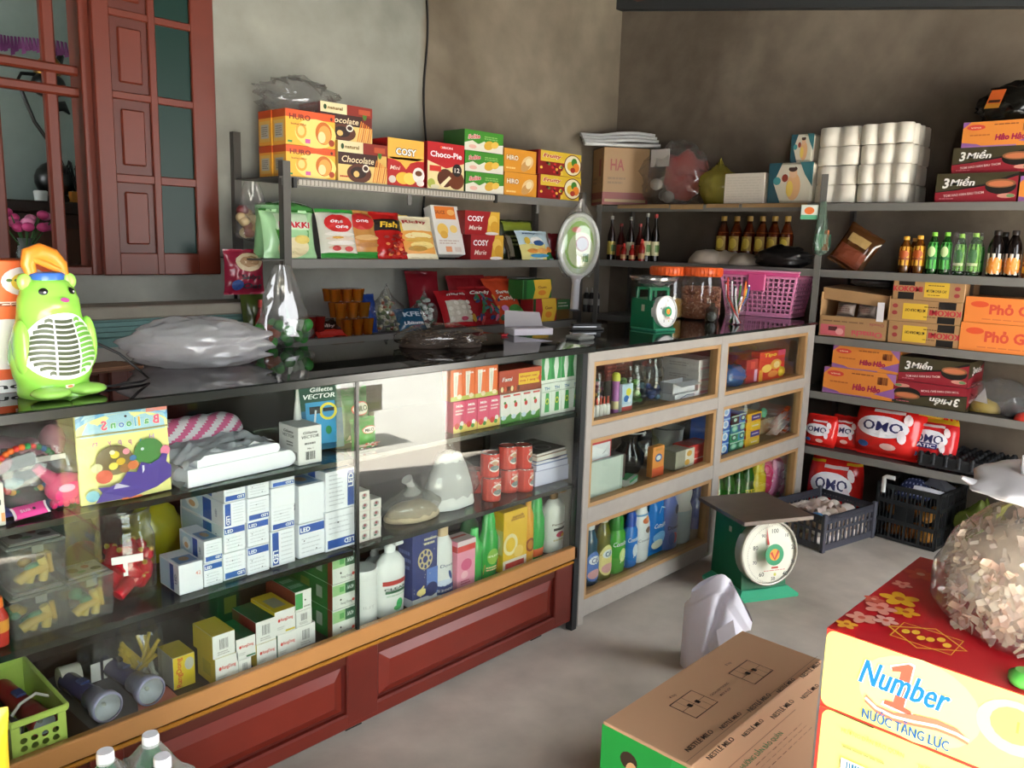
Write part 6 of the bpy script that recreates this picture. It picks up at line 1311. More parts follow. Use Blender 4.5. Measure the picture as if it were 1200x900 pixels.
for k, (c, pg, hh) in enumerate((('c9c6dc', 'd5d4ea', .055), ('9aa0c8', 'dcdcf0', .022), ('3f6aa8', 'e0dfe8', .012), ('c9a58a', 'e9e4dc', .016), ('4a4a48', 'e2ded6', .010))):
    m = MB(); m.box(-bw_/2, bw_/2, -.07, .10, 0, hh, mat(pg, .8)); e = m.obj('book', None, (xc+.004*(k % 2)-.002, 2.045+.003*k, tb), (0, 0, .05*(k-2)*.5))
    for j in range(max(2, int(hh/.004))): pass
    c_ = MB(); c_.box(-bw_/2-.002, bw_/2+.002, -.072, .102, hh, hh+.0015, mat(c, .5)); c_.box(-bw_/2-.002, bw_/2+.002, -.072, .102, -.0, .0012, mat(c, .5))
    if k == 4: P = face(c_, bw_, .17, hh+.0018, 'T'); P.ell(.5, .4, .2, .2, '8f8f8c', 20); P.ell(.5, .4, .16, .16, '2a2a2c', 18); P.rect(.1, .75, .9, .9, '6a7a6a')
    if k == 2: P = face(c_, bw_, .17, hh+.0018, 'T'); P.ell(.5, .2, .3, .2, '2a3f7a', 18)
    c_.obj('cover', e); tag(e, ('thick lavender exercise book block at the bottom of the book pile', 'pale violet book, second from the bottom of the pile', 'blue covered book in the middle of the pile', 'tan covered book just under the top one', 'dark covered book with a ring, on top of the pile')[k], 'book', 'books beside the red cans'); tb += hh+.002
# --- bottom deck: basket, torches, pens
xc, w, z0, h = cf(11, 82, 886, 837, 1.935)
lg = mat('c3dc6c', .35); q0 = at(46, 880, y=1.93); w_ = w*.96; hb = h; dp = min(.44, at(43, 766, z=ZD+h).y-1.935)
e = empty('green_basket', 'lime green plastic basket with a red torch in the case', 'basket', None, (xc, 1.935+dp/2, ZD))
m = MB(); n1, n2 = 4, 3
def pan(mb, a, b, h_, holes, slot):
    """basket end between a and b with round holes and a grip slot"""
    a, b = Vector(a), Vector(b); L = (b-a).length; d = (b-a)/L; nrm = Vector((d.y, -d.x, 0))
    def V(u, v, t): return a+d*(u*L)+Vector((0, 0, v*h_))+nrm*t
    nx, ny = 4*6, 3*8; us = [i/nx for i in range(nx+1)]
    hol = []
    for i in range(4):
        for j in range(3): hol.append((.2+.2*i, .13+.185*j))
    def inside(u, v):
        if slot and .14 < u < .86 and .68 < v < .86: return True
        return any(((u-x)*L)**2+((v-y)*h_)**2 < (.0072)**2 for x, y in hol)
    N = 90; M_ = 60
    for i in range(N):
        for j in range(M_):
            u, v = (i+.5)/N, (j+.5)/M_
            if inside(u, v): continue
            mb.add([V(i/N, j/M_, 0), V((i+1)/N, j/M_, 0), V((i+1)/N, (j+1)/M_, 0), V(i/N, (j+1)/M_, 0)], [(0, 1, 2, 3)], lg)
pan(m, (-w_/2*.92, -dp/2*.98, 0), (w_/2*.92, -dp/2*.98, 0), hb, True, True); m.obj('front_wall', e)
m = MB(); m.box(-w_/2*.95, -w_/2*.95+.003, -dp/2*.97, dp/2, 0, hb, lg); m.box(w_/2*.95-.003, w_/2*.95, -dp/2*.97, dp/2, 0, hb, lg); m.box(-w_/2*.95, w_/2*.95, dp/2-.003, dp/2, 0, hb, lg); m.obj('side_wall', e)
m = MB(); m.box(-w_/2, w_/2, -dp/2-.006, -dp/2+.003, hb-.012, hb+.004, lg, .003); m.box(-w_/2, w_/2, dp/2-.004, dp/2+.004, hb-.012, hb+.004, lg, .003); m.box(-w_/2-.004, -w_/2+.006, -dp/2, dp/2, hb-.012, hb+.004, lg, .003); m.box(w_/2-.006, w_/2+.004, -dp/2, dp/2, hb-.012, hb+.004, lg, .003); m.obj('rim', e)
m = MB(); m.box(-w_/2*.95, w_/2*.95, -dp/2*.97, dp/2, 0, .003, lg); m.obj('bottom', e)
bl_ = (xc, 1.935+dp/2, ZD)
def torch(name, label, a, b, r0, rh, body, head, lens, grp=None, hl=.055):
    a, b = Vector(a), Vector(b); ax = (b-a).normalized(); L = (b-a).length; e = empty(name, label, 'torch', grp, a)
    e.rotation_euler = ax.to_track_quat('Z', 'Y').to_euler()
    m = MB(); m.lathe([(r0*.9, 0), (r0, .008), (r0, L-hl)], body, 20); m.obj('body', e)
    for i in range(3): pass
    m = MB(); m.lathe([(r0*1.02, L-hl-.03), (r0*1.1, L-hl-.03), (r0*1.1, L-hl), (rh*.92, L-hl*.55), (rh, L-hl*.4), (rh, L-.004), (rh*.94, L), (rh*.86, L)], head, 28, cap1=False); m.obj('head', e)
    m = MB(); m.lathe([(.004, L-hl*.6), (rh*.4, L-hl*.5), (rh*.86, L-.006)], mat('f4f5f6', .4, .35), 26, cap1=False); m.ball((0, 0, L-hl*.45), (.006, .006, .008), 'e8e4d0', 8, 6); m.obj('reflector', e)
    m = MB(); m.lathe([(rh*.88, L-.003), (rh*.88, L-.002)], lens, 26); m.obj('lens', e)
    m = MB(); m.box(-.012, .012, r0*.92, r0+.006, L*.35, L*.5, mat('3f4a7a', .4), .003); m.obj('switch', e); return e
glass_ = clear('f4f6f8', .03, 'ffffff', .02, 1.6, 'torch_lens')
torch('red_torch', 'red torch with a white strap lying in the lime basket', (bl_[0]-.01, bl_[1]+.1, ZD+.07), (bl_[0]+.02, bl_[1]-.12, ZD+.055), .024, .03, mat('a3242c', .35), mat('8f1f28', .35), glass_)
torch('grey_torch', 'dark grey torch lying beside the red one in the lime basket', (bl_[0]-.06, bl_[1]+.11, ZD+.05), (bl_[0]-.05, bl_[1]-.1, ZD+.05), .026, .034, mat('3a3c40', .4), mat('4a4c50', .4), glass_)
m = MB(); m.tube([(bl_[0]-.035, bl_[1]-.05, ZD+.06), (bl_[0]-.01, bl_[1]-.05, ZD+.09), (bl_[0]+.03, bl_[1]-.03, ZD+.093), (bl_[0]+.055, bl_[1]-.04, ZD+.08)], .004, 'dcd8d2', 6); tag(m.obj('white_strap', None), 'white strap looped across the red torch in the lime basket', 'strap')
hd = mat('a9a6c4', .3, .2); pb_ = mat('4a4570', .25)
def lay(cx, cy_, back, r, rh, L):
    c = at(cx, cy_, y=1.975); c.z = ZD+rh+.003; x = sx(cx, 1.965, c.z); b = Vector((x, 1.965, c.z)); a = b+Vector(back)*L; a.z = ZD+r+.003; return a, b
a, b = lay(127, 829, (-.08, .99, 0), .025, .038, .23); torch('silver_torch', 'silver and purple torch lying nearest the lime basket', a, b, .025, .038, pb_, hd, glass_, 'silver and purple torches')
a, b = lay(178, 809, (-.08, .99, 0), .025, .038, .25); torch('silver_torch', 'silver and purple torch lying nearest the yellow boxes', a, b, .025, .038, pb_, hd, glass_, 'silver and purple torches')
m = MB(); p = [at(118, 866, z=ZD+.002), at(178, 838, z=ZD+.002), at(100, 765, z=ZD+.002), at(45, 800, z=ZD+.002)]
p = [Vector((q.x, min(max(q.y, 1.93), 2.3), ZD)) for q in p]; m.grid(lambda u, v: ((p[0]*(1-u)+p[1]*u)*(1-v)+(p[3]*(1-u)+p[2]*u)*v)+Vector((0, 0, .0015+.002*abs(noise.noise(Vector((u*9, v*9, 3)))))), 16, 16, clear('d8d8dc', .45, 'b9b8be', .15, 1.4, 'sheet_film')); tag(m.obj('plastic_sheet'), 'greyish clear plastic sheet under the silver torches', 'plastic sheet')
m = MB(); q = [at(163, 842, z=ZD), at(214, 823, z=ZD), at(196, 806, z=ZD), at(160, 815, z=ZD)]; m.add([(v.x, max(v.y, 1.932), ZD+.0045) for v in q], [(0, 1, 2, 3)], mat('cf7566', .7)); m.add([(v.x, max(v.y, 1.932), ZD+.003) for v in q], [(3, 2, 1, 0)], mat('cf7566', .7)); tag(m.obj('pink_paper'), 'salmon pink paper under the torch nearest the yellow boxes', 'paper')
xc, w, z0, h = cf(144, 202, 783, 715, 2.05); r = w/2*.9
e = empty('pen_jar', 'clear jar of yellow pens on the case deck', 'jar', None, (xc, 2.05+r, ZD)); hj = h*.95
m = MB(); m.lathe([(r*.9, 0), (r, .01), (r, hj*.9), (r*.9, hj)], JAR, 26, cap1=False); m.obj('body', e)
rr = random.Random(31)
for i in range(20):
    a = rr.random()*6.28; q = r*.8*math.sqrt(rr.random()); a2 = a+rr.uniform(-.5, .5)+2.4; m = MB(); p0, p1 = Vector((q*math.cos(a), q*math.sin(a), .006)), Vector((r*.85*math.cos(a2), r*.85*math.sin(a2), hj*rr.uniform(.5, .75)))
    m.tube([p0, p0.lerp(p1, .45)], .004, 'c9c6bc', 7); m.tube([p0.lerp(p1, .45), p1], .005, 'd9b83a', 7); m.obj('pen', e)
for i, (px, lb) in enumerate(((112, 'clear drinking glass nearest the lime basket, behind the torches'), (127, 'clear drinking glass beside the pen jar'))):
    x = sx(px, 2.16, .4); e = empty('drinking_glass', lb, 'glass', 'clear drinking glasses', (x, 2.2, ZD)); m = MB(); m.lathe([(.025, 0), (.026, .008), (.034, .095)], JAR, 20, cap1=False); m.obj('bowl', e); m = MB(); m.box(-.012, .012, -.034, -.031, .01, .06, 'dcdad4'); m.obj('paper_label', e)
m = MB(); m.tube([at(68, 785, y=2.2), at(92, 778, y=2.2)], .03, mat('c9c4b8', .7), 12); tag(m.obj('paper_roll', None, (0, 0, ZD+.032-min(at(68, 785, y=2.2).z, at(92, 778, y=2.2).z))), 'small white paper roll behind the silver torches', 'paper roll')
# --- yellow and green lamp boxes
def p_yb(side, top, frame='c9b62a'):
    def f_(f):
        P = f('F'); P.ell(.2, .6, .06, .07, 'd0392e', 12); P.text('RangDong', .58, .62, .13, 'd0392e', .6, .02); P.rect(.5, .06, .97, .14, side); P.lines(.1, .2, .5, .35, 2, 'b9b9b4')
        P = f('L'); P.rect(0, 0, 1, 1, side); P.rect(.3, .25, .75, .75, 'b9a92c' if side != '2a6a3f' else '1f5a34')
        P = f('T'); P.rect(0, 0, 1, 1, top); P.rect(.2, .2, .8, .7, '9fa08f' if top == 'd2b92c' else '1f5034')
    return f_
def p_yw(side, top):
    def f_(f):
        P = f('F'); P.bars(.3, .35, .7, .8, '6a6a6a', 10); P.lines(.2, .1, .8, .28, 2, 'a9a9a4'); f('L').rect(0, 0, 1, 1, side); f('T').rect(0, 0, 1, 1, top)
    return f_
def p_yf(f):
    P = f('F'); P.rect(0, 0, 1, 1, 'dcc22e'); P.ell(.75, .7, .22, .2, 'b9b9b0', 14); P.text('RangDong', .25, .5, .16, 'c8452a', None, .02, rot=PI/2); f('L').rect(0, 0, 1, 1, 'a9a79c'); f('T').rect(0, 0, 1, 1, 'cdb52a')
W_ = 'e3e3df'; YL, GR = 'd2b92c', '1f5c3a'
yb = [(202, 228, 789, 752, .09, p_yf, 'yellow lamp box standing apart beside the pen jar'), (252.5, 280, 806, 774, .10, p_yb(YL, YL), 'bottom yellow and white lamp box at the deck edge'), (249, 276, 774, 747, .11, p_yw(YL, YL), 'yellow and white lamp box stacked over the deck edge one'),
      (279.5, 295, 791, 771, .08, p_yw('b9b9b0', W_), 'small white lamp box under the dark green topped one'), (276.5, 300, 771, 746, .12, p_yb('2a6a3f', GR), 'dark green topped lamp box beside the yellow stack'),
      (301, 325, 789, 762, .10, p_yb(YL, YL), 'bottom lamp box with a narrow yellow side in the middle of the deck'), (325.5, 348.5, 777, 748, .12, p_yb('2a6a3f', W_), 'bottom lamp box with a green stripe, left of the white trio'),
      (300, 324, 762, 736, .13, p_yw('7a2a24', GR), 'upper dark green lamp box with bar code'), (322, 346.5, 748, 720.5, .13, p_yb(YL, YL), 'upper yellow topped lamp box beside the white trio'),
      (347.5, 370, 768, 743, .10, p_yw(W_, W_), 'bottom lamp box of the white trio'), (347, 366, 743, 725, .11, p_yw(W_, W_), 'middle lamp box of the white trio'), (346, 365.5, 725, 702, .16, lambda f: (f('F').rect(0, .1, .45, .9, '4a9a5a').ell(.6, .5, .05, .05, '2a2a2a', 8).lines(.5, .1, .95, .25, 1, '9a9a94'), f('T').rect(0, 0, 1, 1, '2f7a3f').lines(.1, .1, .9, .7, 2, '8fb89a'), f('L').rect(0, 0, 1, 1, '7d3a2c')), 'green topped lamp box on the white trio')]
done = []
for pl, pr, pb, pt, d, prt, lb in yb:
    dy = 1.94+.012*(pl > 296)*1.0+.02*(340 < pl)+(.06 if pl == 202 else 0); xc, w, z0, h = cf(pl, pr, pb, pt, dy); z = ZD
    for (x0, x1, zt_) in done:
        if min(x1, xc+w/2)-max(x0, xc-w/2) > .4*min(w, x1-x0) and zt_ > z and zt_ < z0+.045: z = zt_
    carton('bulb_box', w-.002, d, h-.001, 'e3e3df', prt, lb, 'lamp box', 'small yellow and green lamp boxes', (xc, dy+d/2, z+.0005), c=.001); done.append((xc-w/2, xc+w/2, z+h))
def p_40(f):
    P = f('F'); P.rect(0, .55, .55, .95, '9ac48a'); P.rect(.55, .55, 1, .95, '2a5a40'); P.text('40W', .78, .75, .16, 'e9efe9', .3, .02, rot=PI); P.rect(.3, .65, .5, .85, '5aa05a'); P.ell(.35, .35, .04, .04, '1a1a1a', 8); P.text('Rang Dong', .6, .2, .09, '8a8a8a', .5); P.ell(.9, .22, .06, .06, 'd0493a', 12)
    P = f('L'); P.rect(0, 0, 1, 1, '2f7236'); P.rect(.9, 0, 1, 1, '8a3a28'); P.rect(.65, .3, .78, .75, 'a9b0a4'); P.rect(.3, .3, .5, .8, '7a8a3a'); P.lines(.1, .3, .6, .5, 1, 'b9c4a0')
    f('T').rect(0, 0, 1, 1, '2f7236')
z = ZD
for k, (pb, pt) in enumerate(((753, 720), (720, 690), (690, 657))):
    xc, w, z0, h = cf(389.5, 416.5, pb, pt, 1.95); carton('tube_lamp_box', w-.002, .24, h-.001, 'dfe3dc', p_40, ('bottom', 'middle', 'top')[k]+' long green lamp box in the stack of three by the seam', 'lamp box', 'long green lamp boxes', (xc, 1.95+.12, z), c=.001); z += h
carton('dark_box', .2, .12, .13, '26231f', lambda f: f('F').rect(.1, .3, .3, .7, '8a7a2a'), 'dark box at the back behind the small yellow lamp boxes', 'box', None, (sx(290, 2.25, .45), 2.31, ZD))
# --- shampoos and soap on the right of the deck
pw = mat('e2e5e3', .3)
def zz(pl, pr, pb, pt, y): xc, w, z0, h = cf(pl, pr, pb, pt, y); return xc, w, h+(z0-ZD)
xc, w, h = zz(421, 450, 736, 667, 1.945)
e = empty('white_tub', 'plain white cylindrical tub with a lid on the case deck', 'tub', None, (xc, 1.945+w/2, ZD)); m = MB(); r = w/2*.96; m.lathe([(r*.97, 0), (r, .004), (r, h*.8)], pw, 28); Pr(m, lambda u, v, o: Vector(((r+o)*math.cos(-PI/2+(u-.5)*3), (r+o)*math.sin(-PI/2+(u-.5)*3), v*h*.8)), 3*r, h*.8, .0003, .0005).text('ILIT', .45, .42, .06, 'c9cccb', .3); m.obj('body', e)
m = MB(); m.lathe([(r*1.02, h*.8), (r*1.02, h*.93), (r*.96, h*.965)], mat('dcdfdd', .3), 28); m.obj('lid', e)
def pump(c, top, r, lm):
    c.tube([(0, 0, top-.004), (0, 0, top+.018)], r*.25, lm, 10); c.box(-r*.3, r*.3, -r*.9, r*.35, top+.016, top+.028, lm, .003)
def shampoo(pl, pr, pb, pt, y, body, capm, label, lab=None, shape='a', group=None, ell=.62, name='shampoo_bottle', pmp=False, rz=0., ztop=None):
    xc, w, h = zz(pl, pr, pb, pt, y) if ztop is None else ztop; r = w/2*.92
    sh = {'a': ([(r*.86, 0), (r, .006), (r*.98, h*.45), (r*.9, h*.7), (r*.55, h*.8), (r*.5, h*.81)], [(r*.5, h*.81), (r*.5, h*.98), (r*.42, h)]),
          'b': ([(r*.7, 0), (r*.8, .006), (r, h*.3), (r*.92, h*.6), (r*.66, h*.72)], [(r*.68, h*.72), (r*.62, h*.86), (r*.45, h*.96), (r*.2, h)]),
          'c': ([(r*.86, 0), (r*.92, .006), (r, h*.5), (r*.98, h*.66), (r*.6, h*.76), (r*.3, h*.79)], [(r*.36, h*.79), (r*.38, h*.86), (r*.3, h*.87)])}[shape]
    return bottle(name, sh[0], body, sh[1], capm, label, 'shampoo bottle', group, (xc, y+r*ell, ZD), rz, ell, lab, extra=(lambda c: pump(c, h*.86, r, capm)) if shape == 'c' else None)
def l_clear(P): P.rect(.15, .78, .85, .9, 'b3322c', 4); P.text('CLEAR', .5, .68, .07, '2a3a34', .62, .02); P.rect(.22, .56, .8, .63, '3a6a4a', 4); P.lines(.25, .46, .8, .52, 1, 'a9c9b0'); P.ell(.6, .24, .1, .14, '2f9a52', 14); P.ell(.55, .14, .12, .07, '4fae62', 12)
shampoo(447, 482, 722, 630, 1.945, pw, pw, 'white pump shampoo bottle with a red and green label', (.012, .135, None, l_clear, .42), 'c')
shampoo(431, 458, 690, 640, 2.08, mat('c9d3d0', .3), pw, 'pale white pump bottle behind the white tub', None, 'c')
xc, w, h = zz(484, 513, 708, 625, 1.945)
def p_navy(f):
    P = f('F'); P.rect(0, 0, 1, .12, 'd9dde2'); P.lines(.45, .82, .98, .94, 2, 'd9d2b0'); P.ell(.5, .64, .3, .14, 'c9b98a', 16); P.ell(.5, .64, .1, .05, '26336e', 12)
    for i in range(8): a = i*PI/4; P.ell(.5+.2*math.cos(a), .64+.1*math.sin(a), .05, .03, '26336e', 8)
    P.rect(.55, .12, 1, .5, '5a7ac0'); P.ell(.35, .2, .2, .05, 'd0c07a', 12); P.line([(.3, .14), (.34, .24), (.45, .28)], .006, 'd0c07a'); P.ell(.75, .2, .25, .1, '1d2a5e', 16)
    r = random.Random(2); [P.ell(r.random(), .2+.75*r.random(), .012, .008, 'cfd0b8', 6) for _ in range(14)]
    f('L').rect(0, 0, 1, .12, 'd9dde2'); f('L').lines(.1, .5, .9, .8, 3, '6a78b0')
carton('gift_box', w, .075, h, '27346f', p_navy, 'navy blue gift box with a gold ornament pattern', 'gift box', None, (xc, 1.945+.04, ZD), c=.001)
def l_dove(P): P.text('Dove', .5, .72, .08, '1f3a6a', .5, .0, .15); P.ell(.62, .46, .06, .13, '2a4a8a', 12, 1, .4); P.rect(.02, .02, .98, .24, '26407f', 5); P.ell(.4, .3, .3, .08, 'c9d4e8', 12); P.text('52000', .45, .12, .06, 'e6e9f0', .6)
shampoo(513, 536, 699, 613, 1.95, pw, mat('c9b08a', .4), 'white bottle with a blue label beside the navy gift box', (.006, .15, None, l_dove, .45), 'a')
xc, w, h = zz(537, 558, 693, 633, 1.945)
def p_pink(f):
    P = f('F'); P.rect(0, .78, 1, .9, 'd6453f'); P.rect(0, .9, 1, 1, 'e6d3d6'); P.ell(.5, .5, .3, .12, 'd65a86', 14); P.ell(.4, .3, .2, .08, 'f0b8c8', 14); P.lines(.2, .1, .8, .2, 2, 'b94a72')
    f('L').rect(0, .78, 1, .9, 'b93a36'); f('L').lines(.1, .15, .9, .7, 7, 'd9a8b4'); f('T').rect(0, 0, 1, 1, 'dcc4c4').rect(.1, .5, .9, .7, 'c24a40')
carton('soap_box', w, .07, h, 'e696ae', p_pink, 'pink box with a red band beside the white and blue bottle', 'box', None, (xc, 1.985, ZD), c=.001)
gb1, gb2 = mat('35a64a', .25), mat('3fb257', .25)
def l_sun(P): P.ell(.5, .62, .22, .24, '8fc04a', 14); P.poly([(.12, .1), (.2, .4), (.8, .46), (.9, .14)], 'd9622f'); P.lines(.25, .18, .75, .34, 2, 'f0c8a0'); P.text('sun', .5, .66, .08, 'e9f0d8', .4)
gs = 'green shampoo bottles'
shampoo(567, 590, 682, 600, 1.945, gb1, gb2, 'green shampoo bottle with an orange label beside the yellow gift box', (.008, .13, None, l_sun, .45), 'b', gs)
shampoo(551, 570, 690, 620, 1.95, gb1, gb2, 'narrow green bottle beside the pink box', None, 'a', gs)
shampoo(545, 567, 640, 597, 2.09, mat('4fa05a', .35), mat('4fa05a', .35), 'green bottle at the back behind the narrow green one', None, 'a', gs)
xc, w, h = zz(597, 618, 670, 597, 1.945)
def p_yg(f):
    P = f('F'); P.rect(0, 0, 1, .2, 'e9dfd0'); P.rect(.1, .06, .9, .15, 'c23a30'); P.ell(.3, .45, .3, .18, 'f0e3b0', 18); P.ell(.3, .45, .2, .12, 'e9c23a', 16); P.lines(.3, .82, .9, .88, 1, 'b98a2a'); P.text('sunsilk', .6, .9, .05, '9a6a1c', .5); P.ell(.65, .3, .2, .1, 'f2cf6a', 14)
    f('L').rect(.05, .3, .95, .7, 'e9d58a').ell(.5, .5, .3, .14, 'f3ecd0', 14)
carton('gift_box', w*1.3, .07, h, 'e6ba2c', p_yg, 'yellow gift box printed with pale flowers', 'gift box', None, (xc-.012, 1.985, ZD), c=.001)
shampoo(616, 629, 657, 581, 1.95, mat('e0a02a', .3), mat('e0a02a', .3), 'amber yellow bottle in front of the yellow gift box', (.03, .12, None, lambda P: (P.ell(.5, .5, .3, .3, '9a4a2a', 14), P.ell(.5, .5, .2, .2, 'c9822c', 12)), .45), 'a')
shampoo(577, 592, 640, 590, 2.10, mat('d98a3a', .35), mat('d98a3a', .35), 'orange bottle standing behind the green shampoo with the orange label', None, 'a')
shampoo(624, 644, 653, 578, 1.95, gb1, gb2, 'green bottle between the yellow pack and the white pump bottle', (.01, .05, None, lambda P: P.rect(.2, .1, .8, .9, 'd9622f', 3), .45), 'b', gs)
def l_pan(P): P.text('Pantene', .5, .8, .06, '6a5a3a', .5); P.rect(.3, .6, .8, .68, '3a3a34', 3); P.ell(.55, .46, .16, .09, 'd94a6a', 14); P.ell(.66, .42, .09, .06, 'e8b02c', 12); P.lines(.3, .25, .8, .35, 1, 'c9b98a')
shampoo(644, 668, 646, 570, 1.955, mat('e6e6de', .3), mat('a07a4a', .35, .3), 'white pump bottle with a bronze cap at the end of the deck', (.012, .14, None, l_pan, .42), 'c')

# ================================================================ inside the wooden cabinet
K1, K2, K3 = KZ[0]+.001, KZ[1]+.001, KZ[2]+.001
YK = YC+.065
def kf(pl, pr, pt, z, y):
    xc, w, z0, h = cf(pl, pr, pt+40, pt, y); return xc, w, sz(pt, xc, y)-z
def kbox(pl, pr, pt, z, y, d, col, prt, label, cat='box', group=None, name='box', h=None, **k):
    xc, w, hh = kf(pl, pr, pt, z, y); hh = h or hh
    return carton(name, w-.002, d, hh, col, prt, label, cat, group, (xc, y+d/2, z), c=.001, **k), hh
# top left window
xs_ = [sx(p, YK, 1.0) for p in (699, 704, 708, 712.5, 716.5)]; r = .011; h = sz(466, xs_[2], YK)-K1
for i, x in enumerate(xs_):
    lb = 'tiny white bottle with a red cap, '+('nearest the cabinet corner', 'second from the cabinet corner', 'middle one of the five', 'fourth from the cabinet corner', 'last of the five, beside the purple tube')[i]
    if i == 0: vial = bottle('vial', [(r, 0), (r, h*.55), (r*.5, h*.66)], mat('e6e2dc', .3), [(r*.55, h*.64), (r*.3, h)], mat('c8442c', .4), lb, 'vial', 'tiny white bottles', (x, YK+.01, K1), seg=10)
    else: dup(vial, lb, (x, YK+.01+.002*(i % 2), K1))
xc, w, hh = kf(697, 716, 436, K1, YK+.07); e = empty('trinket_jar', 'clear jar of colourful trinkets behind the tiny white bottles', 'jar', None, (xc, YK+.07+w/2, K1)); m = MB(); m.lathe([(w*.45, 0), (w*.47, hh*.9), (w*.4, hh)], JAR, 18); m.obj('body', e)
m = MB(); rr = random.Random(9)
for i in range(40): a = rr.random()*6.28; q = w*.38*math.sqrt(rr.random()); m.ball((q*math.cos(a), q*math.sin(a), .015+rr.random()*hh*.7), (.012, .012, .009), rr.choice(('8a3a4a', '3f6a9a', 'c88a9a', '6a4a7a', 'd9a04a', '4a8a6a', 'c4502c')), 7, 5)
m.obj('trinkets', e)['kind'] = 'stuff'
xc, w, hh = kf(720.5, 727, 437, K1, YK+.02); m = MB(); q = w*.42; m.lathe([(q, 0), (q, hh*.8)], mat('b06ab0', .4), 12); m.lathe([(q*1.1, hh*.8), (q*1.1, hh*.95), (q*.6, hh)], mat('cfd24a', .4), 12); m.lathe([(q*1.02, hh*.1), (q*1.02, hh*.3)], mat('e8d8a0', .4), 12); tag(m.obj('bubble_tube', None, (xc, YK+.03, K1)), 'thin purple tube with a yellow cap in the top left window', 'tube')
def p_pk(f): P = f('F'); P.rect(0, 0, 1, .22, 'c4504a'); P.rect(0, .3, 1, 1, 'b9d4e4'); P.ell(.6, .72, .25, .14, 'd9d23a', 12); P.ell(.4, .5, .25, .12, '2f6ab0', 12); P.ell(.7, .42, .16, .08, 'e8ecf0', 10)
kbox(728.5, 741, 450, K1, YK, .015, 'd0e0e8', p_pk, 'light blue printed packet with a red foot in the top left window', 'packet', name='packet')
def kjar(pl, pr, pt, y, z, fill, fh, label, group=None, body=JAR, neck=.8):
    xc, w, hh = kf(pl, pr, pt, z, y); r = w/2*.9; e = empty('storage_jar', label, 'jar', group, (xc, y+r, z)); m = MB(); m.lathe([(r*.9, 0), (r, .01), (r, hh*.72), (r*neck, hh*.84), (r*neck, hh)], body, 24, cap1=False); m.obj('body', e)
    if fill:
        q = MB(); rr = random.Random(int(pl))
        for i in range(26): a = rr.random()*6.28; t = r*.7*math.sqrt(rr.random()); q.ball((t*math.cos(a), t*math.sin(a), .012+rr.random()*hh*fh), (r*.24, r*.24, r*.18), rr.choice(fill), 8, 5)
        q.obj('contents', e)['kind'] = 'stuff'
    return e
kjar(741, 767, 428, YK+.05, K1, ('4f9a3a', '6fb050', '3a7a2c', 'a9d08a'), .5, 'clear jar of green sweets in the top left window', 'two clear jars in the top left window')
kjar(764, 787, 420, YK+.06, K1, ('24468a', '1a3266', '8ab4d4'), .25, 'clear jar with blue pieces in the top left window', 'two clear jars in the top left window')
b3 = None; z = K1
for k, (pb, pt) in enumerate(((463, 449), (449, 436), (436, 421))):
    xc, w, z0, h = cf(818, 838, pb, pt, YK+.02); carton('white_box', w-.002, .2, .055, 'e2dcda', lambda f: (f('F').rect(.1, .15, .9, .35, 'e0aab0').lines(.2, .5, .8, .8, 2, 'd9b4b8'), f('L').lines(.2, .3, .8, .7, 2, 'b9b0b0')), ('bottom', 'middle', 'top')[k]+' white box of the three by the window jamb', 'box', 'white boxes in the top left window', (xc+.004*k, YK+.12, z), c=.001); z += .056
o, hb_ = kbox(790, 818, 459, K1, YK+.0, .08, 'e6e6ea', lambda f: f('F').line([(.2, .3), (.5, .75), (.8, .6), (.75, .2)], .004, '4a4a7a'), 'flat white box with a blue mark in front of the three boxes', 'box', name='flat_box', h=.03)
xc, w, hh = kf(789, 815, 444, K1, YK+.01)
e = empty('open_box', 'small open white box on the flat white box', 'box', None, (xc, YK+.05, K1+.031)); m = MB(); bh = .05; m.box(-w/2, w/2, -.035, -.033, 0, bh, 'e0dfe6'); m.box(-w/2, w/2, .033, .035, 0, bh, 'e0dfe6'); m.box(-w/2, -w/2+.002, -.035, .035, 0, bh, 'd0cfd6'); m.box(w/2-.002, w/2, -.035, .035, 0, bh, 'd0cfd6'); m.box(-w/2, w/2, -.035, .035, 0, .002, '6a6a70'); m.obj('body', e)
m = MB(); m.add([(-w/2, -.035, bh), (w/2, -.035, bh), (w/2*.9, -.075, bh*.75), (-w/2*.9, -.075, bh*.75)], [(0, 1, 2, 3), (3, 2, 1, 0)], mat('ecebf0', .5)); m.obj('flap', e)
carton('red_box', .22, .12, .09, '7a2420', lambda f: f('F').lines(.1, .2, .9, .8, 3, 'a9483c'), 'dark red box along the back of the top left window', 'box', None, (sx(722, YK+.3, 1.0), YK+.34, K1+.07)); carton('stand_board', .24, .12, .068, '3f352c', None, 'dark wooden block under the dark red box', 'block', None, (sx(722, YK+.3, 1.0), YK+.34, K1))
# middle left window
o, hm = kbox(690, 730, 538, K2, YK+.0, .02, 'b9c8c0', lambda f: f('F').rect(.0, .0, .92, 1, 'c6d3cb'), 'pale green mirror panel with a brown edge in the middle left window', 'mirror panel', name='mirror_panel', rough=.2)
carton('stand_board', .2, .1, .9*hm, '4a3a34', None, 'dark brown box behind the pale mirror panel', 'box', None, (sx(712, YK+.06, .65), YK+.085, K2))
kb = .9*hm
def p_env(f): P = f('F'); P.rect(.06, .08, .94, .86, 'e9ebf0'); P.line([(.6, .3), (.75, .45)], .003, '8a8a90'); P.poly([(.94, .08), (.94, .86), (.72, .5)], 'd9dbe2'); f('T').rect(0, 0, 1, 1, 'c8383c')
xc, w, hh = kf(691, 717, 517, K2+kb, YK+.035); carton('gift_box', w, .08, hh, 'cf3a40', p_env, 'red and white box on the brown box behind the mirror panel', 'box', None, (xc, YK+.08, K2+kb+.001), c=.001)
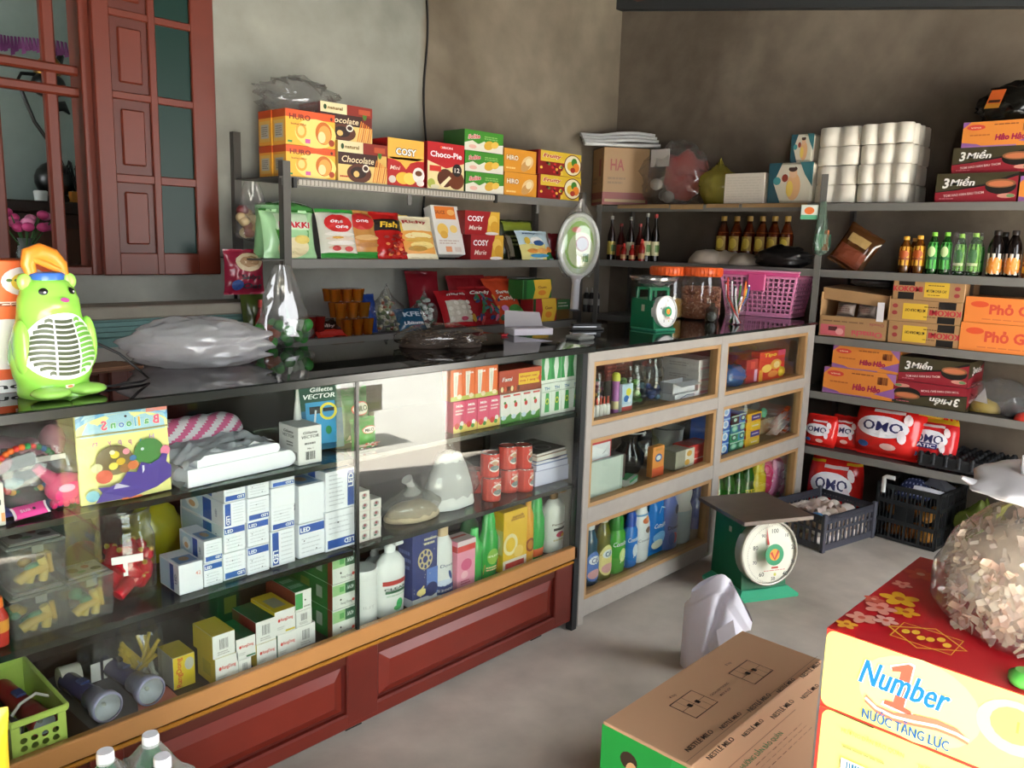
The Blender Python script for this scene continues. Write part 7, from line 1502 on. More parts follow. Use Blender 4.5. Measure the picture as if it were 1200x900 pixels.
xc, w, hh = kf(735, 753, 506, K2, YK+.12); r = w/2; e = empty('glass_vase', 'dark glass vase with a wide rim in the middle left window', 'vase', None, (xc, YK+.15, K2)); m = MB(); m.lathe([(r*.8, 0), (r*1.1, hh*.2), (r*1.15, hh*.45), (r*.6, hh*.68), (r*.7, hh*.85), (r*1.1, hh)], clear('6a7072', .25, '4a4e50', .05, 1.8, 'smoke_glass'), 24, cap1=False); m.tube([(r*1.1*math.cos(i*PI/12), r*1.1*math.sin(i*PI/12), hh) for i in range(24)], .004, mat('9a9ea0', .2), 6, True); m.obj('body', e)
kjar(750, 784, 506, YK+.10, K2, ('8a7a60', '6a6a62', 'a9a48c'), .35, 'large clear jar in the middle left window', None, JAR, .7)
def p_or2(f): P = f('F'); P.ell(.5, .62, .3, .14, '2f5aa8', 16); P.ell(.5, .62, .2, .08, 'd9e0ea', 14); P.rect(0, 0, 1, .3, 'e0623a'); P.rect(.2, .86, .8, .95, 'c9842c')
kbox(764.5, 778, 523, K2, YK+.01, .03, 'e8954a', p_or2, 'orange packet with a blue oval before the large clear jar', 'packet', name='packet')
def kcup(pl, pr, pt, y, z, label):
    xc, w, hh = kf(pl, pr, pt, z, y); r = w/2; e = empty('mug', label, 'mug', None, (xc, y+r, z)); m = MB(); m.lathe([(r*.8, 0), (r*.85, .005), (r, hh), (r*.92, hh), (r*.8, hh*.4)], mat('bfbfba', .3), 24, cap1=False); m.obj('bowl', e)
    m = MB(); m.tube([(r*1.0*math.cos(i*PI/12), r*1.0*math.sin(i*PI/12), hh) for i in range(24)], .004, mat('6a6e70', .3), 6, True); m.obj('rim', e)
kcup(787, 808, 503, YK+.16, K2, 'grey white pot with a dark rim in the middle left window')
def p_cl(f): P = f('F'); P.rect(.5, .0, 1, 1, 'eae3d4'); P.ell(.72, .75, .14, .16, 'e0a84a', 12); P.ell(.62, .3, .14, .16, 'e0a84a', 12); f('T').rect(.05, .05, .95, .95, 'b9b4a8')
kbox(791, 813, 527, K2, YK+.0, .09, 'a9a494', p_cl, 'grey and cream box with orange dots in the middle left window', 'box', name='cream_box')
kbox(806, 831, 520, K2, YK+.01, .09, 'd33a34', lambda f: (f('F').lines(.2, .2, .8, .34, 1, 'f0c8c0').ell(.4, .6, .12, .08, 'e8746a', 10), f('T').rect(.1, .1, .9, .9, 'a9504c')), 'bright red box beside the grey and cream one', 'box', name='red_box')
xc, w, hh = kf(733, 751, 556, K2, YK+.0); carton('green_packet', w, .05, .03, 'd8dcd8', lambda f: (f('T').rect(0, .3, 1, 1, '3a9a5a'), f('F').rect(0, .6, 1, 1, '3a9a5a')), 'small green and white packet lying in the middle left window', 'packet', None, (xc, YK+.03, K2), rz=.3)
m = MB(); m.ball((0, 0, .05), (.1, .05, .05), '2a2f36', 14, 8); m.ball((.05, .0, .07), (.06, .05, .05), '353a42', 12, 8); tag(m.obj('dark_bundle', None, (sx(818, YK+.28, .7), YK+.3, K2)), 'dark bundle at the back of the middle left window', 'bundle')
# bottom left window: cleaners and softeners
def kb_(pl, pr, pt, y, prof, bm, cap, cm, label, group='cleaner and softener bottles', ell=.62, lab=None, z=None, name='cleaner_bottle', rz=0.):
    z = K3 if z is None else z; xc, w, hh = kf(pl, pr, pt, z, y); r = w/2
    return bottle(name, [(r*a, hh*b) for a, b in prof], bm, [(r*a, hh*b) for a, b in cap], cm, label, 'bottle', group, (xc, y+r*ell, z), rz, ell, (hh*lab[0], hh*lab[1])+tuple(lab[2:]) if lab else None)
P1 = [(.9, 0), (1, .02), (1, .38), (.78, .5), (.82, .62), (.5, .78), (.34, .82)]; C1 = [(.46, .82), (.46, .92), (.3, .94), (.28, 1)]
def l_cif(c):
    def f(P): P.ell(.5, .5, .46, .5, c, 20, 3); P.ell(.5, .72, .26, .14, 'e9edf0', 14, 2); P.text('Cif', .5, .72, .16, '1f3f7a', .3, .02); P.ell(.5, .25, .3, .16, 'd9a0a0', 12, 2)
    return f
tb_ = clear('2a8ab0', .6, '2a7a9a', .06, 1.6, 'blue_liquid'); yg_ = clear('b9b03a', .6, 'a8a02e', .06, 1.6, 'olive_liquid')
kb_(689.5, 708, 608, YK, P1, tb_, C1, mat('d0dce0', .3), 'teal cleaner bottle with a clear cap, nearest the cabinet corner', lab=(.06, .5, None, l_cif('3f6fc0'), .4))
kb_(706, 723, 599, YK, P1, yg_, C1, mat('dfe2d8', .3), 'olive yellow cleaner bottle, second from the cabinet corner', lab=(.06, .5, None, l_cif('e6d88a'), .4))
P2 = [(.8, 0), (.95, .02), (1, .4), (.94, .66), (.7, .74)]; C2 = [(.72, .74), (.7, .9), (.5, 1)]
def l_com(c1, c2):
    def f(P): P.text('Comfort', .5, .72, .12, 'e9f0f4', .72, .01, .2); P.ell(.55, .4, .16, .18, c1, 14, 2); P.poly([(0, .0), (0, .22), (.5, .3), (1, .16), (1, 0)], c2); P.line([(.45, .2), (.55, .5), (.7, .3)], .004, 'f0f4f0')
    return f
kb_(721, 739, 604, YK, P2, mat('4fa83a', .25), C2, mat('2f8a2c', .3), 'green softener bottle with a darker green cap', lab=(.05, .7, None, l_com('d9e89a', 'e8e08a'), .42))
kb_(738, 752, 601, YK, P2, mat('2f78d0', .25), C2, mat('1f4ab0', .3), 'narrow blue softener bottle beside the green one', lab=(.05, .7, None, l_com('d9e8f6', 'd8e4a0'), .42))
kb_(749.5, 768, 586, YK, [(.8, 0), (.9, .02), (1, .35), (.95, .6), (.6, .82)], mat('eef0f2', .25), [(.6, .82), (.55, .95), (.4, 1)], mat('eef0f2', .3), 'white softener bottle with a small flower print', lab=(.05, .8, None, lambda P: (P.text('Comfort', .5, .42, .06, '5a5a6a', .6, .0, .2), P.ell(.6, .62, .14, .07, '8a6a5a', 12), P.ell(.5, .82, .16, .06, 'd9744a', 12), P.ell(.6, .86, .1, .05, 'e89a5a', 10), P.rect(0, .92, 1, .96, '6a9ac8', 4)), .42))
def softpack(pl, pr, pt, y, base, lc, label, txt):
    xc, w, hh = kf(pl, pr, pt, K3, y)
    def prt(P): P.text(txt, .5, .5, .08, 'f0f4f8', .74, .01, .2); P.ell(.5, .3, .36, .1, lc, 16, 3); P.ell(.4, .2, .3, .08, 'e4ecd8', 14, 2); P.line([(.3, .7), (.5, .78), (.8, .74)], .006, 'bcd8f4')
    return pouch('softener_pouch', w, hh, .06, base, prt, label, 'softener pouch', None, (xc, y+.03, K3), (0, 0, 0), pl*.1, taper=.35)
softpack(764, 786, 577, YK, '2a7fd8', '7ab8f0', 'bright blue softener pouch beside the white bottle', 'Comfort')
xc, w, hh = kf(782, 801, 572, K3, YK+.01); e = empty('handle_bottle', 'lavender blue detergent bottle with a grip hole', 'bottle', 'cleaner and softener bottles', (xc, YK+.05, K3)); m = MB(); lv = mat('6a80d0', .3)
def hb2(u, v):
    a = 2*PI*u; r = w/2*(1-.1*v-.45*max(0, v-.75)/.25); return Vector((r*math.cos(a), r*.6*math.sin(a), v*hh*.9))
m.grid(hb2, 22, 16, lv); m.obj('body', e)
m = MB(); S = lambda u, v, o: Vector(((u-.5)*w*.8, -w*.3*math.sqrt(max(.05, 1-((u-.5)*1.6)**2))-.001-o, v*hh*.9)); P = Pr(m, S, w*.8, hh*.9, .0004); P.ell(.62, .72, .14, .09, '2a3052', 14, 2); P.text('Downy', .5, .4, .07, '24305a', .8, .02); P.ell(.55, .2, .2, .1, 'd04a6a', 12, 2); P.ell(.35, .2, .2, .12, '4a6ac0', 12, 2); m.obj('label', e)
m = MB(); m.lathe([(w*.2, hh*.88), (w*.22, hh*.96), (w*.16, hh)], mat('d86a8a', .3), 16, 1, .7); m.obj('cap', e)
kb_(799.5, 818, 563, YK, [(.85, 0), (.95, .02), (1, .5), (.98, .52)], mat('a9c0c8', .3), [(.98, .52), (.8, .62), (.95, .76), (.85, .9), (.4, .94), (.36, 1)], mat('dcd9d2', .3), 'grey white detergent bottle with a pale blue lower half', None, .7)
kb_(816, 832, 570, YK+.06, P2, mat('2c3060', .3), C2, mat('2c3060', .3), 'dark violet bottle near the middle post, bottom window')
kb_(689, 700, 606, YK+.12, P2, mat('2a5a8a', .3), C2, mat('d0d0d0', .3), 'dark blue bottle behind the teal cleaner')
# top right window
xr0 = YK
m = film_blob(MB(), (.1, .05, .11), 2.2, mat('2a5a96', .25), .22, 20); tag(m.obj('blue_bag', None, (sx(862, YK+.05, .95), YK+.06, K1)), 'shiny dark blue bag in the top right window', 'bag')
def p_ti(f): P = f('F'); P.ell(.3, .42, .2, .14, 'f0c86a', 14); P.ell(.65, .52, .22, .18, 'e8b04a', 14); P.ell(.68, .5, .12, .12, 'f4dca0', 12); P.ell(.55, .2, .2, .12, 'e8944a', 12); P.text('Tipo', .4, .88, .12, 'f4d84a', .5, .03, .1); P.rect(0, 0, .14, .4, 'f0a83a'); P.rect(.7, .8, 1, 1, 'd8447a'); P.ell(.85, .25, .1, .1, 'f4c84a', 10)
kbox(889.5, 919, 411, K1, YK+.02, .05, 'd42f2a', p_ti, 'bright red biscuit box with pie prints in the top right window', 'biscuit box', name='biscuit_box')
kbox(874, 890, 421, K1, YK+.03, .06, 'b3303a', lambda f: f('F').rect(.6, .05, .9, .55, 'e0b8dc').rect(.3, .6, .6, .9, 'd84a4a'), 'dark red box with a pale strip left of the bright biscuit box', 'box', name='red_box')
kbox(862, 892, 414, K1, YK+.16, .1, '8a2a2c', lambda f: f('F').ell(.3, .5, .2, .3, 'a8545a', 12), 'dark red packet at the back, top right window', 'packet', name='packet')
kbox(915, 940, 413, K1, YK+.12, .1, '9a2422', lambda f: f('F').lines(.1, .2, .9, .6, 2, 'b94a3c'), 'dark red box behind the white roll, top right window', 'box', name='red_box')
m = MB(); m.ball((0, 0, .035), (.045, .03, .034), 'd9b82a', 12, 8, lambda v: v*(1+.15*noise.noise(v*60))); tag(m.obj('yellow_packet', None, (sx(920, YK+.0, .88), YK+.035, K1), (0, 0, 0)), 'small yellow packet in front of the red biscuit boxes', 'packet')
m = MB(); m.lathe([(.026, 0), (.03, .02), (.028, .05), (.03, .08), (.022, .105)], mat('d4d0ce', .6), 16); tag(m.obj('paper_roll', None, (sx(942, YK+.03, .95), YK+.05, K1)), 'white wrapped roll at the right side of the top right window', 'paper roll')
xc, w, hh = kf(852, 905, 404, K1, YK+.2); e = empty('snack_bag', 'pale green and brown snack bag at the back of the top right window', 'bag', None, (xc, YK+.28, K1)); film_blob(MB(), (w*.5, .06, hh), 3.4, mat('6a7a4a', .3, 0, .3), .25, 20).obj('bag', e)
# middle right window: toothpaste and brushes
def p_tp(c1, c2):
    def f_(f): P = f('F'); P.ell(.5, .5, .34, .34, c1, 14); P.ell(.5, .5, .2, .2, c2, 12); P.rect(0, .86, 1, 1, c2)
    return f_
z = K2; xc, w, z0, h = cf(845.5, 856, 534, 476, YK)
hk = sz(476, xc, YK)-K2
for k in range(4):
    carton('toothpaste_box', w-.001, .17, hk/4-.001, '2a5fc0', p_tp('e8f0f8', '9ac4ee'), ('bottom', 'second', 'third', 'top')[k]+' blue and white toothpaste box in the first stack', 'toothpaste box', 'toothpaste boxes', (xc, YK+.09, z+hk/4*k))
for ci, (pl, pr, pt, cols_, nm) in enumerate(((857, 866.5, 487, ('3a7a6a', '3a9a6a', '2a7a9a', '1a2a3a'), 'green and black'), (866.5, 875, 484, ('2f8a5a', '3a9ac0', '2a5aa0', '3f7ac8'), 'green and blue'))):
    xc, w, hh = kf(pl, pr, pt, K2, YK+.01)
    for k in range(4): carton('toothpaste_box', w-.001, .16, hh/4-.001, cols_[k], p_tp('1f3a3a' if k % 2 else '8ad0b0', 'c0e0d0'), ('bottom', 'second', 'third', 'top')[k]+' toothpaste box in the '+nm+' stack', 'toothpaste box', 'toothpaste boxes', (xc, YK+.095, K2+hh/4*k))
xc, w, hh = kf(875, 892, 484, K2, YK+.0)
for k in range(4): carton('toothpaste_box', w-.002*(k % 2+1), .15, hh/4-.001, 'e8b42c', lambda f: (f('F').rect(.3, .1, .95, .8, '3a3a8a' if k in (1, 3) else 'e8c83a').lines(.4, .3, .9, .6, 1, 'e8d8e8'), f('L').rect(0, 0, 1, .4, 'd84a2a')), ('bottom', 'second', 'third', 'top')[k]+' yellow toothpaste box in the stack beside the brushes', 'toothpaste box', 'toothpaste boxes', (xc+.004*(k % 2), YK+.08, K2+hh/4*k))
m = MB(); m.add([(0, 0, 0), (.06, .01, 0), (.01, .0, .07)], [(0, 1, 2), (2, 1, 0)], mat('d6d8d4', .5)); m.box(0, .05, 0, .03, -.002, 0, 'd6d8d4'); tag(m.obj('paper_scrap', None, (xc-.03, YK+.05, K2+hh+.003)), 'torn white paper on the yellow toothpaste stack', 'paper')
kbox(890, 915, 489, K2, YK+.10, .06, 'a58f6c', None, 'plain tan box behind the orange brush bundle', 'box', name='tan_box')
e = empty('brush_bundle', 'pile of orange and white brush packs in the middle right window', 'brush pack', None, (sx(921, YK+.06, .65), YK+.07, K2)); xc, w, hh = kf(900, 943, 474, K2, YK+.04)
for i in range(9):
    m = MB(); zz_ = .012+hh*.095*i; a = .55+.06*(i % 3); L = w*.42; x = ((i*37) % 5-2)*.012+.02
    m.T = Matrix.Translation((x, .01*(i % 4)-.03, zz_)) @ Matrix.Rotation(-.32-.05*(i % 3), 4, 'Y')
    m.box(-L, L*.6, -.012, .012, 0, .004, mat('e9e2d8', .4)); m.box(-L*.2, L, -.011, .011, .004, .02, mat(('e8843a', 'e0742c', 'f09a50')[i % 3], .5)); m.box(L*.5, L*.95, -.009, .009, .02, .026, 'f4d8b8'); m.obj('brush_pack', e)
m = MB(); m.ball((0, 0, .03), (.03, .02, .03), '5ab08a', 10, 7); tag(m.obj('green_packet', None, (sx(898, YK+.13, .7), YK+.14, K2+sz(489, xc, YK+.1)-K2+.002)), 'small mint green packet on the tan box', 'packet')
# bottom right window
for i, (px, pt, lb) in enumerate(((850, 549, 'green bottle nearest the middle post in the bottom right window'), (862, 545, 'second green bottle from the middle post, bottom right window'), (874, 541, 'third green bottle from the middle post, bottom right window'), (885, 537, 'green bottle beside the yellow one, bottom right window'))):
    kb_(px-6.5, px+6.5, pt, YK+.02*(i % 2), P1, clear('3f8a2c', .65, '3a8a2a', .06, 1.6, 'green_liquid'), C1, mat('4a9a3a' if i else '5ab04a', .3), lb, 'green bottles in the bottom right window', .7, (.08, .42, mat('e2d23a', .4), None, .4))
kb_(889, 903, 538, YK, P2, mat('d9bc2c', .25), C2, mat('d9c43a', .3), 'yellow bottle beside the green ones in the bottom right window', None)
def ppk(pl, pr, pt, y, c, label):
    xc, w, hh = kf(pl, pr, pt, K3, y)
    def prt(P):
        for v in (.3, .46, .62): P.line([(.3, v), (.45, v+.05), (.6, v-.02), (.75, v+.03)], .008, 'f4dcea')
        P.ell(.35, .2, .12, .08, 'f0b8d4', 10)
    e = pouch('softener_pouch', w, hh*.9, .07, c, prt, label, 'softener pouch', 'pink softener pouches', (xc, y+.04, K3), (0, 0, 0), pl*.07, taper=.25); c_ = MB(); c_.lathe([(.012, hh*.86), (.016, hh*.9), (.012, hh*1.0)], mat('eec4dc', .3), 12); c_.obj('cap', e)
ppk(899, 919, 535, YK+.06, 'd8406e', 'hot pink softener pouch beside the yellow bottle')
ppk(911, 930, 529, YK+.03, 'e488b4', 'pale pink softener pouch next to the hot pink one')
ppk(924, 941, 525, YK+.0, 'e89cc4', 'pale pink softener pouch by the cabinet side')

# ================================================================ near part of the side shelving
zA, zB, zC, zD_, zE = [z+.003 for z in ZR]
def p_3m(flip=False):
    def f_(f):
        r_ = PI if flip else 0.
        for q in 'FR':
            P = f(q); Q = (lambda u, v: (1-u, 1-v)) if flip else (lambda u, v: (u, v))
            P.rect(0, 0, 1, 1, '3d3722'); P.poly([Q(0, 0), Q(0, .34), Q(.3, .44), Q(.6, .56), Q(1, .88), Q(1, 0)], '8a1c2a'); P.poly([Q(.0, .36), Q(.3, .46), Q(.62, .62), Q(1, .98), Q(1, .88), Q(.6, .54), Q(.3, .42), Q(0, .33)], '14110e')
            if q == 'F':
                a, b = Q(.80, .52); P.ell(a, b, .185, .26, '17130f', 24); a, b = Q(.80, .62); P.ell(a, b, .18, .15, '8a5a3a', 24); P.ell(*Q(.8, .61), .15, .10, 'c0714a', 20); P.ell(*Q(.88, .2), .11, .08, 'c88a7a', 12); P.ell(*Q(.93, .2), .05, .06, '6a8a5a', 10)
                P.text('3', *Q(.13, .66), .34, 'f2efe8', None, .03, .15, r_); P.text('Miền', *Q(.34, .68), .24, 'f2efe8', .3, .025, .2, r_); P.text('TOM HAO HAN BAU THOM', *Q(.36, .27), .09, 'e4c8c0', .5, .015, 0, r_+(.09 if not flip else .09)); P.lines(.06, .08, .3, .16, 1, 'b9606a')
            else: P.text('3', *Q(.3, .62), .34, 'f2efe8', None, .03, .15, r_); P.text('Miền', *Q(.62, .62), .2, 'f2efe8', .5, .02, .2, r_)
        f('T').rect(0, 0, 1, 1, '4a422c').line([(0, .5), (1, .5)], .003, '2a2418')
    return f_
def p_hh(f):
    P = f('F'); P.rect(0, 0, 1, 1, 'd98538'); P.poly([(0, 0), (0, .2), (.2, .12), (.3, 0)], '8a5a9a'); P.poly([(.72, .18), (1, .5), (1, .1)], '8a5a9a'); P.poly([(.86, 1), (1, 1), (1, .6)], '9a6aa0'); P.rect(0, 0, .7, .05, '9a6aa0'); P.poly([(0, 1), (0, .75), (.1, 1)], '8a5a9a')
    P.ell(.17, .78, .12, .11, 'd0423a', 16); P.text('vina', .17, .78, .07, 'f0d8b8', .14, .01); P.text('Hảo Hảo', .62, .36, .22, 'a3184a', .38, .045, .12); P.lines(.1, .42, .36, .52, 1, 'b3602a'); P.bars(.76, .56, .9, .84, '5a2a1a', 12); P.lines(.4, .82, .74, .9, 1, '8a4a2a')
    P = f('R'); P.rect(0, 0, 1, 1, 'c87a34'); P.text('Hảo', .5, .5, .24, 'b02a50', .5, .03); f('T').rect(0, 0, 1, 1, 'c9894a')
g3 = 'dark noodle cartons with a soup bowl'
a, h3a = rcart('noodle_carton', 1095.5, 1192, 202.5, zA, XS+.012, .24, '3a3422', p_3m(), 'lower dark red soup bowl noodle carton on the top side shelf', 'noodle carton', g3)
_, h3b = rcart('noodle_carton', 1115, 1212, 171.5, zA+h3a, XS+.03, .24, '3a3422', p_3m(), 'upper dark soup bowl noodle carton under the orange one, top shelf', 'noodle carton', g3)
_, h3c = rcart('noodle_carton', 1127, 1222, 141, zA+h3a+h3b, XS+.03, .24, 'd98538', p_hh, 'orange noodle carton on top of the dark ones, under the black bag', 'noodle carton', 'orange and purple noodle cartons')
rcart('noodle_carton', 1193.5, 1290, 205, zA, XS+.012, .24, 'cf7a34', p_hh, 'orange noodle carton cut by the picture edge on the top side shelf', 'noodle carton', 'orange and purple noodle cartons')
yc, w, h = fitr(1138, 1225, 94, zA+h3a+h3b+h3c, XS+.04)
e = empty('black_bag', 'black shiny bag with an orange label on top of the noodle cartons', 'bag', None, (XS+.15, yc, zA+h3a+h3b+h3c+.002), (0, 0, -PI/2)); film_blob(MB(), (w*.5, .1, h), 6.2, mat('14130f', .25), .28, 34).obj('bag', e)
m = MB(); S = lambda u, v, o: Vector((-w*.30+w*.2*u+.012*v, -.125+.05*v-o-.014, h*.3+h*.5*v)); P = Pr(m, S, .08, .08, .0006); P.rect(0, 0, 1, 1, 'd9662c'); P.rect(.1, .3, .9, .45, '3a1a14'); P.rect(.0, .0, 1, .25, 'c4822c'); m.obj('label', e)
# bottles on the second shelf
def p_y(P): P.rect(0, 0, 1, 1, 'dca22c', 6); P.ell(.5, .6, .2, .2, 'b3541c', 12); P.rect(.3, .3, .7, .4, '8a3a1a', 2); P.poly([(.2, 0), (.45, .22), (.7, 0)], '5a2a14')
def p_g(P): P.rect(0, 0, 1, 1, '4fae4a', 6); P.ell(.5, .65, .14, .2, 'c9e0a0', 12); P.rect(.3, .35, .7, .45, '1f6a34', 2)
def p_lg(P): P.rect(0, 0, 1, 1, '7cc04a', 6); P.ell(.5, .55, .16, .26, '2f7a34', 12); P.rect(.3, .2, .7, .3, 'd9e8b0', 2)
def p_b(P): P.rect(0, 0, 1, 1, 'e4d8c8', 6); P.ell(.52, .42, .34, .4, 'e08a34', 14); P.poly([(.05, .9), (.3, .9), (.2, .1), (.05, .1)], '2a1c18')
def drink(px0, px1, pt, body, capc, lab, z0_, z1_, label, group, xo=.05, name='drink_bottle', dark=False):
    x = XS+xo; y0, y1 = sy(px0, x, zB+.08), sy(px1, x, zB+.08); r = (y0-y1)/2*.94; y = (y0+y1)/2; h = sz(pt, x, y)-zB
    return bottle(name, [(r*.92, 0), (r, .008), (r*.97, h*.2), (r, h*.35), (r, h*.62), (r*.9, h*.72), (r*.45, h*.88), (r*.42, h*.9)], body, [(r*.5, h*.9), (r*.5, h*.985), (r*.42, h)], mat(capc, .35), label, 'drink bottle', group, (x, y, zB), -PI/2, 1., lab=(h*z0_, h*z1_, None, lab, .75), seg=16)
yb_ = clear('c98a3a', .4, 'b06a1c', .05, 1.5, 'amber_drink'); gb_ = clear('5aa84a', .4, '3a8a3a', .05, 1.5, 'green_drink')
drink(1053, 1068, 277, yb_, 'e8a83a', p_y, .2, .72, 'yellow drink bottle farthest from the green ones on the second side shelf', 'yellow drink bottles')
drink(1069, 1084, 276, yb_, 'e8a83a', p_y, .2, .72, 'yellow drink bottle standing right beside the green ones', 'yellow drink bottles')
drink(1064, 1077, 279, yb_, 'd9983a', p_y, .2, .72, 'yellow drink bottle in the back row behind the front pair', 'yellow drink bottles', .12)
drink(1085.5, 1100, 272, gb_, '8ad048', p_g, .12, .76, 'green drink bottle beside the yellow ones', 'green drink bottles')
drink(1100.5, 1115, 272, gb_, '8ad048', p_g, .12, .76, 'green drink bottle, second from the yellow ones', 'green drink bottles')
drink(1117, 1132, 274, gb_, 'a4dc58', p_lg, .1, .74, 'lighter green drink bottle, third from the yellow ones', 'green drink bottles')
drink(1133, 1149, 273, gb_, 'a4dc58', p_lg, .1, .74, 'lighter green drink bottle nearest the dark cola bottles', 'green drink bottles')
drink(1118, 1132, 276, gb_, '8ac850', p_g, .1, .74, 'green drink bottle in the back row behind the lighter green pair', 'green drink bottles', .12)
drink(1140, 1153, 277, gb_, '7ab848', p_g, .1, .74, 'green drink bottle at the back, nearest the cola bottles', 'green drink bottles', .12)
blk_ = mat('16100e', .12)
drink(1156, 1176, 270, blk_, '2a2420', p_b, .05, .5, 'dark cola bottle with a cream and orange label beside the green bottles', 'dark cola bottles')
drink(1177, 1197, 270, blk_, '2a2420', p_b, .05, .5, 'dark cola bottle with an orange label at the picture edge', 'dark cola bottles')
drink(1166, 1184, 272, blk_, '2a2420', p_b, .05, .5, 'dark cola bottle in the second row behind the front two', 'dark cola bottles', .13)
drink(1198, 1216, 272, yb_, 'b9b04a', p_y, .1, .6, 'yellowish bottle cut by the picture edge beside the colas', 'yellow drink bottles')
m = MB(); yc0, yc1 = sy(1117, XS+.01, zB+.2), sy(1153, XS+.01, zB+.2); m.grid(lambda u, v: Vector((XS+.012+.01*noise.noise(Vector((u*9, v*9, 2)))-.0*v, yc0+(yc1-yc0)*u, zB+.006+.2*v)), 14, 14, FILM); 
tag(m.obj('shrink_film'), 'clear shrink film over the lighter green drink bottles', 'film')
# hanging and leaning bags by the post
hp = at(962, 236, y=py_-.0); 
def it_gr(e, w, h, d):
    mb = MB(); r = random.Random(3)
    for i in range(5): mb.box(-w*.3+.03*i, -w*.3+.03*i+.025, -d*.2, d*.1, h*(.1+.06*(i % 3)), h*(.4+.08*(i % 2)), ('6aa888', '3a7a5a', 'd9d8c8', 'd9703a', '2a5a44')[i])
    mb.obj('contents', e)
xh = XS-.05; q = at(966, 236, x=xh)
hang_bag('clear_bag', (xh, q.y, q.z), .17, q.z-at(966, 300, x=xh).z, 'greenish clear bag hanging from the side rack post', it_gr, clear('c4d4c8', .3, 'a9c0b0', .08, 1.8, 'green_film'), 3.3, .25, .07)
q = at(951, 245, x=xh-.01); carton('hang_card', .085, .03, .075, 'dfe4d8', lambda f: (f('F').rect(0, 0, 1, .3, '5aa880').ell(.5, .6, .3, .26, 'd9702c', 14), f('L').rect(0, 0, 1, 1, '2f8a5a')), 'small white and orange box tied beside the greenish hanging bag', 'box', None, (xh-.03, q.y, q.z-.055), rz=-PI/2+.3)
yc, w, h = fitr(963, 1008, 268, zB, XS+.03)
pouch('noodle_pack', w, h*1.05, .07, clear('b98a5a', .55, '8a5a34', .1, 1.5, 'brown_film'), lambda P: (P.rect(.1, .1, .9, .5, '7a3a22', 6), P.rect(.2, .6, .8, .8, 'b3925a', 6)), 'brown packed noodles leaning beside the side rack post', 'noodle pack', None, (XS+.06, yc, zB+.012), (-.2, .5, -PI/2), 7.7)
# third shelf: open carton, tan cartons, orange cartons
kb2 = 'a88258'
yc, w, h = fitr(959, 1039, 372, zC, XS+.006); hT = sz(335, XS+.01, yc)-zC; d = .26; hf = h
e = empty('open_carton', 'open brown noodle carton with a cut-away front on the third side shelf', 'carton', None, (XS+.008+d/2, yc, zC), (0, 0, -PI/2))
m = MB(); t = .004; K_ = mat(kb2, .8, 0, .1)
m.box(-w/2, w/2, -d/2, d/2, 0, t, K_); m.box(-w/2, w/2, -d/2, -d/2+t, 0, hf, K_); m.box(-w/2, w/2, d/2-t, d/2, 0, hT*.9, K_); m.box(-w/2, -w/2+t, -d/2, d/2, 0, hT*.85, K_); m.box(w/2-t, w/2, -d/2, d/2, 0, hT*.85, K_)
P = Pr(m, lambda u, v, o: Vector((-w/2+w*u, -d/2-o, hf*v)), w, hf); P.rect(.03, .06, .4, .58, 'c8606a'); P.rect(.15, .3, .28, .5, '5a2a2c'); P.ell(.32, .28, .06, .16, 'e0a0a0', 12); P.text('Omachi', .72, .26, .28, 'c8505a', .44, .03, 0, PI); P.text('Omachi', .85, .72, .14, '9a4a4a', .2, .02, 0, PI); P.lines(.06, .7, .7, .82, 1, '7a5a3c'); m.obj('body', e)
m = MB(); m.add([(-w/2, -d/2+.02, hT*.9+.012), (w/2, -d/2+.02, hT*.82+.004), (w/2, d/2, hT*.9), (-w/2, d/2, hT*.98)], [(0, 1, 2, 3), (3, 2, 1, 0)], K_); m.add([(-w/2, -d/2+.02, hT*.9+.012), (w/2, -d/2+.02, hT*.82+.004), (w/2, -d/2+.022, hT*.62), (-w/2, -d/2+.022, hT*.72)], [(0, 1, 2, 3), (3, 2, 1, 0)], K_); m.obj('flap', e)
m = MB(); m.box(w/2-.06, w/2-.025, -d/2-.003, -d/2-.001, hf*.9, hT*.72, 'e8e4e6'); m.obj('white_tape', e)
for k, (u, lb) in enumerate(((-.17, 'silvery noodle pack inside the open carton, nearer its closed end'), (.14, 'silvery noodle pack inside the open carton, beside the white tape'))):
    pouch('noodle_pack', .1, .075, .05, mat('8f8076', .35), lambda P: P.lines(.1, .3, .9, .7, 3, '6a4a44'), lb, 'noodle pack', 'noodle packs in the open carton', (XS+.055, yc-u*w, zC+hf*.98), (-.25, 0, -PI/2), 5+k)
film_ = film_blob(MB(), (.11, .07, .05), 4.4, mat('4a4846', .3), .3, 22); tag(film_.obj('plastic_bag', None, (XS+.16, yc-.02, zC+hT*.99), (0, 0, -PI/2)), 'dark grey plastic bag on the open noodle carton', 'plastic bag')
